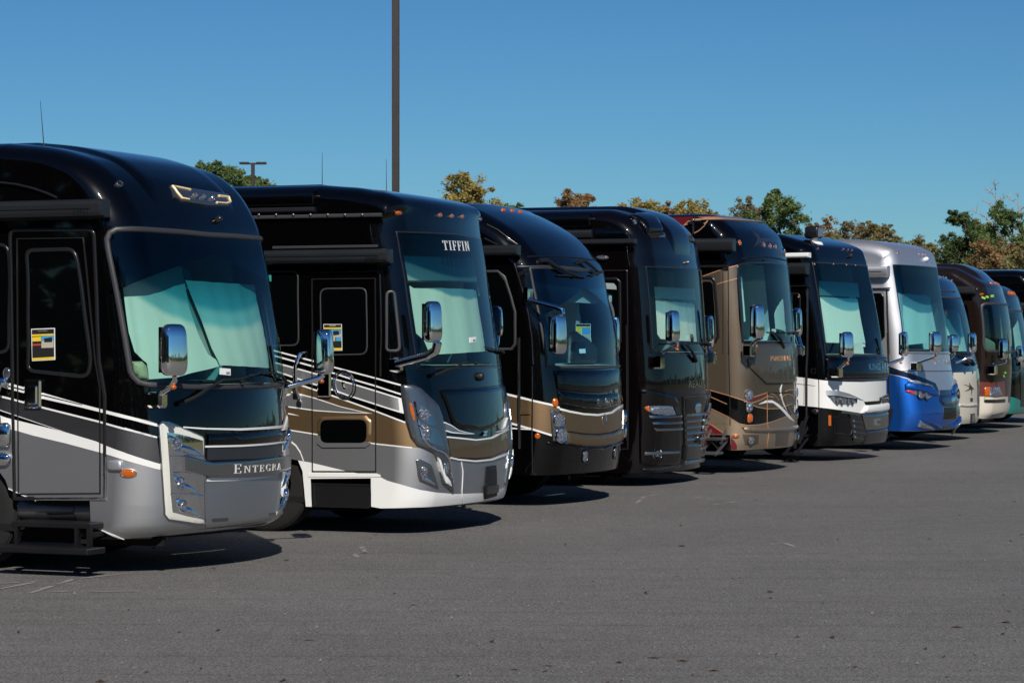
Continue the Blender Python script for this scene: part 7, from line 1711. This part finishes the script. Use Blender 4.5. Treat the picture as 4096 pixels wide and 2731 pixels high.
c.patch('grille_hole', 'underside', [[(a-.014, z-.017), (a+.014, z-.017), (a+.014, z+.017), (a-.014, z+.017)] for a, z in [(.208,.746),(.186,.722),(.219,.699),(.196,.675),(.227,.652),(.2,.628),(.228,.605),(.199,.581),(.223,.558),(.148,.746),(.126,.722),(.16,.699),(.136,.675),(.168,.652),(.141,.628),(.169,.605),(.138,.581),(.163,.558),(.086,.746),(.062,.722),(.098,.699),(.073,.675),(.106,.652),(.078,.628),(.107,.605),(.076,.581),(.102,.558),(.02,.746),(-.004,.722),(.034,.699),(.008,.675),(.042,.652),(.012,.628),(.044,.605),(.01,.581),(.037,.558),(-.048,.746),(-.073,.722),(-.034,.699),(-.061,.675),(-.025,.652),(-.056,.628),(-.024,.605),(-.059,.58),(-.03,.557),(-.12,.746),(-.147,.722),(-.105,.699),(-.134,.675),(-.096,.652),(-.129,.627),(-.094,.604),(-.132,.58),(-.101,.557),(-.196,.746),(-.225,.721),(-.18,.699),(-.212,.674),(-.171,.651),(-.206,.627),(-.17,.604),(-.209,.579),(-.177,.556),(-.278,.745),(-.309,.721),(-.261,.698),(-.295,.674),(-.251,.651),(-.289,.626),(-.25,.603),(-.292,.579),(-.258,.556),(-.366,.745),(-.4,.72),(-.348,.698),(-.385,.673),(-.337,.65),(-.379,.625),(-.336,.603),(-.383,.578),(-.344,.555),(-.463,.744),(-.501,.719),(-.443,.697),(-.484,.672),(-.431,.649),(-.477,.624),(-.43,.602),(-.482,.576),(-.439,.554)]], off=.016, parent=gr)
c.patch('chin_bumper', 'gloss_trim', [(.265,.433),(-.233,.426),(-1.31,.441),(-.9,.356),(.44,.36),(.312,.368)], off=.012, bulge=.02, bw=.05)
c.lamp('tow_eye', -.639, .375, .1, .15, 'navy', h=.03, bezel=None)
c.side_box('awning', 'silver', -7, -.407, 3.124, 3.333, .17)
m = MB(); m.box((-3.507, -1.418, 3.226), (6, .012, .012)); m.build('awning_groove', 'seam', c.root)
c.side_box('drip_rail', 'silver', -7, -.396, 2.924, 2.95, .06)
c.patch('door_window', 'side_glass', [(1.809,2.836),(1.458,2.835),(1.408,2.767),(1.482,2.219),(1.495,2.062),(1.565,1.976),(1.932,1.969),(1.903,2.258)], off=.006)
c.ring('window_frame', 'gloss_trim', [(1.815,2.843),(1.448,2.844),(1.396,2.774),(1.464,2.271),(1.483,2.055),(1.558,1.966),(1.941,1.959),(1.911,2.254)], .02, .01)
c.line('body_seam', 'seam', [(1.33,2.904),(1.413,2.17),(1.431,1.731),(1.428,2.126),(1.442,1.766),(1.462,1.479),(1.485,1.334),(1.569,.972),(1.597,.754)], .016)
c.rear_mirror((.51,1.42,1.956), (.16,.204,.37), [(.521,1.42,1.758),(.527,1.42,1.72),(.487,1.4,1.688),(.143,1.3,1.584)], ((.078,1.24,1.519), (.17,.14,.16)), yaw=-.55, arm_r=.026, p=4.2, lens_amber=(.49,1.41,1.663))
c.rear_mirror((.236,-1.44,1.95), (.16,.126,.378), [(.251,-1.44,1.728),(.232,-1.42,1.692),(.189,-1.4,1.674),(-.031,-1.22,1.573)], None, yaw=.18, arm_r=.028, p=4.2, lens_amber=(.214,-1.42,1.647))
m = MB(); m.box((-.426, -1.36, .666), (.13, .30, .04), .006); m.box((-.426, -1.60, .246), (.13, .30, .04), .006)
for x in (-.46, -.391):
    m.tube([(x, -1.15, .866), (x, -1.48, .606)], .025, 6); m.tube([(x, -1.2, .646), (x, -1.72, .226)], .025, 6)
m.build('entry_step', 'dark_steel', c.root, angle=30)
m = MB(); m.tube([(-.349, -1.3, .75), (-.349, -1.62, .3)], .03, 6); m.tube([(-.404, -1.3, .65), (-.404, -1.62, .22)], .03, 6); m.build('step_strut', 'dark_steel', c.root)
c.wheel(-2.0, .48)
c.shell()

# -------------------- low motorhome with a cream nose carrying a dark swallow, beside the blue one
c = Coach('motorhome', [(.16,.33),(.2,.42),(.22,.9),(.2,1.4),(.06,1.89),(-.1,2.54),(-.25,2.98),(-.38,3.2),(-.6,3.33),(-.9,3.4)], (9.02,52.5,26), (.06,.12,.18), 'navy', 'low motorhome with a cream nose carrying a dark swallow, beside the blue one', cut=[], rc=(.14,.28))
glass('windscreen_glass_h', (.56,.86,.83), (.07,.3,.42), 2.055, 1.216, .02, 2.755)
#
c.windscreen([(0,2.87),(.8,2.88),(1.16,2.87),(1.25,2.82),(1.28,2.69),(1.28,1.92),(1.25,1.78),(1.18,1.72),(.6,1.7),(0,1.69),(-.6,1.7),(-1.18,1.72),(-1.25,1.78),(-1.28,1.92),(-1.28,2.69),(-1.25,2.82),(-1.16,2.87),(-.8,2.88)], 'windscreen_glass_h', gw=.03, gh=.01)
c.patch('curtain', 'curtain', [(-1.1,1.78),(1.1,1.78),(1.1,2.62),(-1.1,2.62)], inset=.14, wave=lambda a, z: .004*math.sin(a*22), off=0, depth=.003)
c.patch('cream_nose', 'ivory', [(.899,1.361),(.398,1.361),(-.198,1.377),(-.445,1.375),(-.426,1.28),(-.434,1.185),(-.461,1.09),(-.5,.994),(-.48,.652),(-.489,.566),(-.519,.48),(-1.31,.391),(-.735,.335),(.681,.338),(.912,.384),(.95,.466),(.961,.629),(.941,1.117),(.92,1.28)], off=.004)
c.patch('swallow', 'gloss_trim', [(.502,1.117),(.333,1.111),(.144,1.08),(.181,1.151),(.038,1.085),(-.181,1.012),(-.031,1.027),(-.023,.963),(.035,.881),(.023,.976),(.081,1.022),(.26,.993),(.436,.989),(.222,1.018),(.144,1.055),(.297,1.095)], off=.009)
c.patch('bumper_crease', 'ivory', [(.683,.739),(.331,.724),(-.416,.737),(-.448,.672),(.33,.676),(.711,.696)], off=.012, bulge=.02, bw=.04)
c.patch('plate_holder', 'gloss_trim', [(.071,.53),(-.22,.533),(-.282,.446),(-.467,.355),(-.092,.343),(.037,.438)], off=.02)
c.patch('licence_plate', 'silver_grey', [(.004,.509),(-.172,.511),(-.317,.385),(-.097,.378)], off=.024)
c.patch('tow_slot', 'trim', [(.773,.482),(.59,.465),(.565,.388),(.749,.38)], off=.012)
c.patch('emblem', 'gloss_trim', [(.1,.847),(-.057,.847),(-.062,.773),(.1,.776)], off=.012)
c.lamp('hood_stud', .401, 1.353, .03, .03, 'trim', h=.02, bezel=None)
c.lamp('hood_stud', -.11, 1.359, .03, .03, 'trim', h=.02, bezel=None)
c.lamp('marker_lamp', -.129, 3.269, .022, .022, 'lamp_lens', h=.03, bezel=None)
c.lamp('marker_lamp', -.468, 3.278, .022, .022, 'lamp_lens', h=.03, bezel=None)
c.lamp('marker_lamp', -.742, 3.273, .022, .022, 'lamp_lens', h=.03, bezel=None)
c.lamp('marker_lamp', -.968, 3.221, .022, .022, 'lamp_lens', h=.03, bezel=None)
c.line('cap_seam', 'gasket', [(.648,2.994),(-.519,2.984)], .015)
c.wiper([(-.317,1.511),(-.083,1.59),(.169,1.642),(.345,1.655)], [(.621,1.72),(-.264,1.73)], r=.02)
c.wiper([(.083,1.514),(.288,1.553),(.374,1.579)], [(.569,1.707),(.404,1.668),(.233,1.617)], r=.02)
c.rear_mirror((.264,1.42,1.941), (.16,.206,.337), [(.285,1.42,1.76),(.281,1.42,1.722),(.247,1.4,1.685),(.166,1.3,1.647)], None, yaw=-.55, arm_r=.026, p=4.2)
c.lamp('screen_camera', .583, 2.509, .03, .09, 'trim', h=.02, bezel=None)
c.wheel(-1.5, .46)
c.shell()

# -------------------- dark brown motorhome with a red belt, cream bumper and green tape marks
c = Coach('motorhome', [(.05,.33),(.15,.45),(.2,.8),(.22,1.3),(.22,1.7),(.2,2.17),(.1,2.8),(.03,3.02),(-.03,3.2),(-.25,3.35),(-.5,3.5),(-.72,3.6),(-1.1,3.63)], (10.62,57,21), (.06,.14,.2), 'brown_black', 'dark brown motorhome with a red belt, cream bumper and green tape marks', cut=[], rc=(.14,.28))
glass('windscreen_glass_i', (.42,.66,.66), (.14,.34,.46), 2.556, .078, .03, 3.256)
c.windscreen([(0,2.82),(.8,2.83),(1.18,2.82),(1.27,2.77),(1.3,2.64),(1.3,1.95),(1.27,1.81),(1.2,1.75),(.6,1.73),(0,1.72),(-.6,1.73),(-1.2,1.75),(-1.27,1.81),(-1.3,1.95),(-1.3,2.64),(-1.27,2.77),(-1.18,2.82),(-.8,2.83)], 'windscreen_glass_i', gw=.06, gh=.02)
c.patch('seat', 'seat_leather', [(1.1,1.72),(.2,1.72),(.2,1.98),(.7,2.06),(1.1,2.1)], inset=.3, bulge=.08, bw=.15, off=0)
c.patch('curtain', 'curtain', [(-.45,1.8),(-1.1,1.8),(-1.1,2.7),(-.75,2.6),(-.45,2.3)], inset=.2, wave=lambda a, z: .004*math.sin(a*22), off=0, depth=.003)
c.patch('red_belt', 'rust_red', [(1.544,1.133),(1.205,1.113),(.389,1.118),(.323,.901),(.274,.792),(.927,.796),(1.241,.806),(1.529,.826)], off=.004)
c.patch('cream_bumper', 'ivory', [(1.529,.819),(.927,.792),(.019,.787),(-.056,.66),(-1.31,.532),(-1.31,.333),(1.121,.333),(1.21,.339),(1.354,.333),(1.374,.337),(1.417,.372),(1.481,.461),(1.504,.55)], off=.006)
hl = c.patch('headlight', 'lamp_lens', [(1.135,1.01),(.792,1.031),(.668,.924),(.524,.817),(.929,.803),(1.136,.808)], off=.02, bulge=.02, bw=.05)
c.patch('turn_lamp', 'amber', [(1.249,.984),(1.202,1.011),(1.132,1.013),(1.119,.812),(1.223,.806)], off=.02, bulge=.015, bw=.05, parent=hl)
c.lamp('projector_lamp', 1.048, .928, .06, .08, 'lamp_lens', h=.022, parent=hl, off=.03)
c.lamp('projector_lamp', .885, .939, .06, .08, 'lamp_lens', h=.022, parent=hl, off=.03)
c.patch('bumper_slot', 'gloss_trim', poly_round([(1.237,.745),(.916,.737),(.286,.743),(.248,.673),(.904,.668),(1.22,.672)], .05), off=.014)
c.patch('skid_plate', 'gunmetal', [(1.121,.333),(.907,.344),(.895,.418),(.256,.459),(.276,.338)], off=.012)
c.patch('tape_mark', 'tape_green', [(1.223,.813),(1.197,.806),(1.213,.758),(1.236,.765)], off=.018)
c.patch('tape_mark', 'tape_green', [(.452,1.33),(.345,1.329),(.289,1.29),(.425,1.284)], off=.018)
c.patch('tape_mark', 'tape_green', [(.558,1.258),(.47,1.261),(.421,1.215),(.512,1.212)], off=.018)
c.patch('tape_mark', 'tape_green', [(1.192,2.949),(1.122,2.918),(1.14,2.88),(1.212,2.907)], off=.016)
c.patch('tape_mark', 'tape_green', [(1.108,2.956),(1.018,2.955),(1.043,2.905),(1.101,2.915)], off=.016)
c.patch('tape_mark', 'tape_green', [(.832,2.981),(.652,2.988),(.716,2.932),(.878,2.929)], off=.016)
c.patch('marker_lamp', 'amber', [(1.236,3.003),(1.148,3.017),(1.129,2.983),(1.22,2.966)], off=.02, bulge=.02, bw=.05)
c.lamp('cap_lamp', .399, 3.245, .065, .05, 'amber', h=.018, bezel=None)
c.lamp('cap_lamp', -.234, 3.267, .065, .05, 'amber', h=.018, bezel=None)
c.lamp('cap_lamp', -.465, 3.251, .065, .05, 'amber', h=.018, bezel=None)
c.side_box('awning', 'awning_dark', -7, -.245, 2.98, 3.165, .18)
c.crown('brown_black', .6, 3.28, -8.0, .06)
c.patch('side_window', 'side_glass', [(1.794,2.78),(1.561,2.778),(1.547,2.71),(1.548,2.436),(1.532,2.163),(1.858,1.889),(1.862,2.157),(1.853,2.335),(1.835,2.513)], off=.006)
c.line('body_seam', 'seam', [(1.381,1.147),(1.372,.896),(1.344,.56)], .012)
c.rear_mirror((.36,1.42,1.824), (.16,.19,.448), [(.418,1.42,1.593),(.414,1.42,1.546),(.309,1.38,1.518),(.124,1.26,1.49)], ((.093,1.24,1.374), (.2,.14,.2)), yaw=-.5, arm_r=.03, p=4.2)
c.rear_mirror((.208,-1.42,1.714), (.16,.085,.356), [(.194,-1.42,1.643),(.13,-1.3,1.601)], None, yaw=.18, arm_r=.03, p=4.2)
c.wheel(-1.6, .48)
c.shell()

# -------------------- dark motorhome with a teal lower corner, half hidden at the right edge
c = Coach('motorhome', [(.16,.33),(.2,.42),(.22,.9),(.2,1.4),(.12,1.89),(0,2.5),(-.08,2.86),(-.16,3.08),(-.36,3.26),(-.7,3.33)], (11.75,60.5,22), (.06,.12,.18), 'black', 'dark motorhome with a teal lower corner, half hidden at the right edge', cut=[], rc=(.14,.28))
glass('windscreen_glass_j', (.56,.84,.8), (.14,.34,.46), 2.587, .489, .03, 3.287)
c.windscreen([(0,2.72),(.8,2.73),(1.16,2.72),(1.25,2.67),(1.28,2.54),(1.28,1.95),(1.25,1.81),(1.18,1.75),(.6,1.73),(0,1.72),(-.6,1.73),(-1.18,1.75),(-1.25,1.81),(-1.28,1.95),(-1.28,2.54),(-1.25,2.67),(-1.16,2.72),(-.8,2.73)], 'windscreen_glass_j', gw=.05, gh=.016)
c.patch('curtain', 'curtain', [(-1.1,1.8),(.4,1.8),(.2,2.3),(-1.1,2.6)], inset=.14, wave=lambda a, z: .004*math.sin(a*22), off=0, depth=.003)
c.patch('teal_belt', 'teal', [(2.5,.9),(1.5,.8),(.2,.55),(.2,.35),(2.5,.35)], off=.004)
c.patch('teal_belt', 'teal', [(1.9,1.25),(1.2,1.22),(1.2,.5),(1.9,.5)], off=.005)
c.patch('grille', 'gloss_trim', [(.7,.5),(-.7,.5),(-.7,1.4),(.7,1.4)], off=.012)
c.lamp('cap_lamp', .28, 3.1, .07, .06, 'amber', h=.035, bezel=None)
c.lamp('cap_lamp', 0, 3.1, .07, .06, 'amber', h=.035, bezel=None)
c.lamp('cap_lamp', -.2, 3.1, .07, .06, 'amber', h=.035, bezel=None)
c.rear_mirror((.32,1.42,1.62), (.16,.2,.42), [(.32,1.42,1.4),(.3,1.4,1.34),(.1,1.26,1.28)], None, yaw=-.5)
c.wheel(-1.5, .48)
c.shell()

# -------------------- black motorhome farthest right, mostly cut off by the picture edge
c = Coach('motorhome', [(.171,.288),(.205,.378),(.225,.595),(.225,1.079),(.216,1.509),(.172,2.052),(.151,2.232),(.099,2.657),(.054,3.033),(-.009,3.284),(-.121,3.512),(-.27,3.646),(-.44,3.751),(-.632,3.783),(-.778,3.791)], (13.4,65,22), (.06,.14,.2), 'black', 'black motorhome farthest right, mostly cut off by the picture edge', cut=[], rc=(.14,.28))
glass('windscreen_glass_k', (.5,.8,.8), (.14,.34,.46), 2.6, .1, .05, 3.2)
c.windscreen([(0,2.95),(.8,2.96),(1.16,2.95),(1.25,2.9),(1.28,2.77),(1.28,2),(1.25,1.86),(1.18,1.8),(.6,1.78),(0,1.77),(-.6,1.78),(-1.18,1.8),(-1.25,1.86),(-1.28,2),(-1.28,2.77),(-1.25,2.9),(-1.16,2.95),(-.8,2.96)], 'windscreen_glass_k', gw=.04, gh=.012)
c.lamp('cap_lamp', .9, 3.3, .07, .07, 'amber', h=.035, bezel=None)
c.lamp('cap_lamp', .28, 3.3, .07, .07, 'amber', h=.035, bezel=None)
c.lamp('cap_lamp', 0, 3.3, .07, .07, 'amber', h=.035, bezel=None)
c.lamp('cap_lamp', -.28, 3.3, .07, .07, 'amber', h=.035, bezel=None)
c.side_box('awning', 'awning_dark', -7, -.25, 2.75, 2.95, .16)
c.patch('side_window', 'side_glass', poly_round([(3.2,1.7),(2.1,1.7),(2.1,2.5),(3.2,2.5)], .08), off=.006)
c.wheel(-1.5, .48)
c.shell()
# ---------------------------------------------------------------- street furniture
def light_pole():
    r = empty('light_pole', (-2.76, 62, 0)); tag(r, 'tall square dark brown light pole rising out of the picture behind the second motorhome', 'pole')
    m = MB(); m.box((0, 0, 7.5), (.175, .175, 15), .012); m.build('post', 'pole_brown', r, angle=30)
    m = MB(); m.box((0, 0, .06), (.42, .42, .12), .02); m.build('base_plate', 'pole_brown', r, angle=30)
    m = MB(); m.box((0, 0, 14.9), (1.9, .12, .1), .01); m.build('arm', 'pole_brown', r, angle=30)
    for sx in (-1, 1):
        m = MB(); m.box((sx*1.15, 0, 14.95), (.7, .42, .14), .03); m.build('lamp_head', 'pole_brown', r, angle=30)
light_pole()
def far_pole():
    d = 110
    r = empty('light_pole', (-10.91, d, 0)); tag(r, 'distant twin-head lamp post in front of the green tree', 'pole', None)
    h = 9.58
    m = MB(); m.box((0, 0, h/2), (.15, .15, h), .01); m.build('post', 'pole_brown', r, angle=30)
    m = MB(); m.box((0, 0, h-.02), (.9, .09, .07), .01); m.build('arm', 'pole_brown', r, angle=30)
    for sx in (-1, 1):
        m = MB(); m.box((sx*.36, 0, h), (.42, .32, .09), .02); m.build('lamp_head', 'pole_brown', r, angle=30)
far_pole()

# pale scuffs, twigs and leaf scraps on the asphalt
plain('chalk', (.25, .24, .22), .9)
plain('twig', (.09, .06, .045), .9)
plain('straw', (.30, .21, .09), .9)
def scuff(pts, w):
    P = [Vector((x, y, .004)) for x, y in pts]
    V = []; F = []; R = random.Random(len(pts)); Q = []
    for a, b in zip(P, P[1:]):
        for k in range(8): Q.append(a.lerp(b, k/8))
    Q.append(P[-1])
    for i, p in enumerate(Q):
        d = (Q[min(i+1, len(Q)-1)]-Q[max(i-1, 0)]).normalized(); n = Vector((-d.y, d.x, 0))
        ww = w*R.uniform(.4, 1.2); V += [p+n*ww, p-n*ww]
    F = [(2*i, 2*i+1, 2*i+3, 2*i+2) for i in range(len(Q)-1) if R.random() > .28]
    o = mesh_obj('chalk_mark', V, F, 'chalk', None, False); o['kind'] = 'structure'
scuff([(-4.06, 20.70), (-3.78, 20.89), (-3.97, 20.25)], .028)
scuff([(-3.67, 19.89), (-3.54, 21.08), (-3.16, 21.65)], .028)
scuff([(-3.53, 20.04), (-2.83, 20.04)], .03)
scuff([(-1.41, 24.52), (-1.34, 23.85), (-1.43, 23.65), (-1.37, 23.26), (-1.52, 23.07)], .028)
scuff([(1.49, 31.33), (1.66, 32.70), (1.91, 33.27)], .028)
scuff([(2.26, 32.70), (2.46, 31.77), (2.71, 31.60), (2.27, 30.74)], .028)
scuff([(2.45, 24.79), (2.60, 25.01), (2.65, 24.47)], .03)
def litter():
    R = random.Random(8)
    for name, mat, cnt, big in (('leaf_litter', 'twig', 130, (.012, .05)), ('gravel_specks', 'chalk', 500, (.006, .012))):
        V = []; F = []
        for i in range(cnt):
            y = 11280/R.uniform(215, 845); x = y*R.uniform(-.206, .208)
            a = R.uniform(0, 3.14); l = R.uniform(*big); w = l*R.uniform(.15, .4) if mat == 'twig' else l*.7
            d = Vector((math.cos(a), math.sin(a), 0))*l; n = Vector((-math.sin(a), math.cos(a), 0))*w; p = Vector((x, y, .004)); z = Vector((0, 0, R.uniform(.004, .02)))
            b = len(V); V += [p-d, p-n+z, p+d, p+n+z*.5]; F += [(b, b+1, b+2), (b, b+2, b+3)]
        o = mesh_obj(name, V, F, mat, None, False); o['kind'] = 'stuff'
litter()
def weed():
    x, y = 1.43, 36.04; R = random.Random(3); m = MB()
    for i in range(60):
        a = R.uniform(0, 6.28); l = R.uniform(.1, .26)
        m.tube([(0, 0, .01), (l*.5*math.cos(a), l*.5*math.sin(a), l*.5), (l*math.cos(a), l*math.sin(a), l*R.uniform(.1, .6))], [.003, .003, .001], 3)
    o = m.build('straw_clump', 'straw', None); o.location = (x, y, 0)
    tag(o, 'small clump of dry straw on the asphalt under the third motorhome', 'straw')
weed()
def low_building():
    d = 128; r = empty('low_building', (24.2, d, 0)); tag(r, 'long low pale-roofed building behind the right-hand motorhomes', 'building')
    h = 5.19
    m = MB(); m.box((4, 6, h/2-.4), (20, 11, h-.8)); m.build('wall', 'roof_white', r, smooth=False)
    m = MB(); m.add([(-6.5, .2, h-.8), (14.5, .2, h-.8), (14.5, 12, h-.8), (-6.5, 12, h-.8), (-6.5, 6, h), (14.5, 6, h)], [(0, 1, 5, 4), (2, 3, 4, 5), (0, 4, 3), (1, 2, 5), (0, 3, 2, 1)]); m.build('roof', 'roof_white', r, smooth=False)
    for k in range(3):
        m = MB(); m.box((-3+k*6, .48, 1.5), (1.4, .06, 1.2), .01); m.build('window', 'side_glass', r, smooth=False)
low_building()
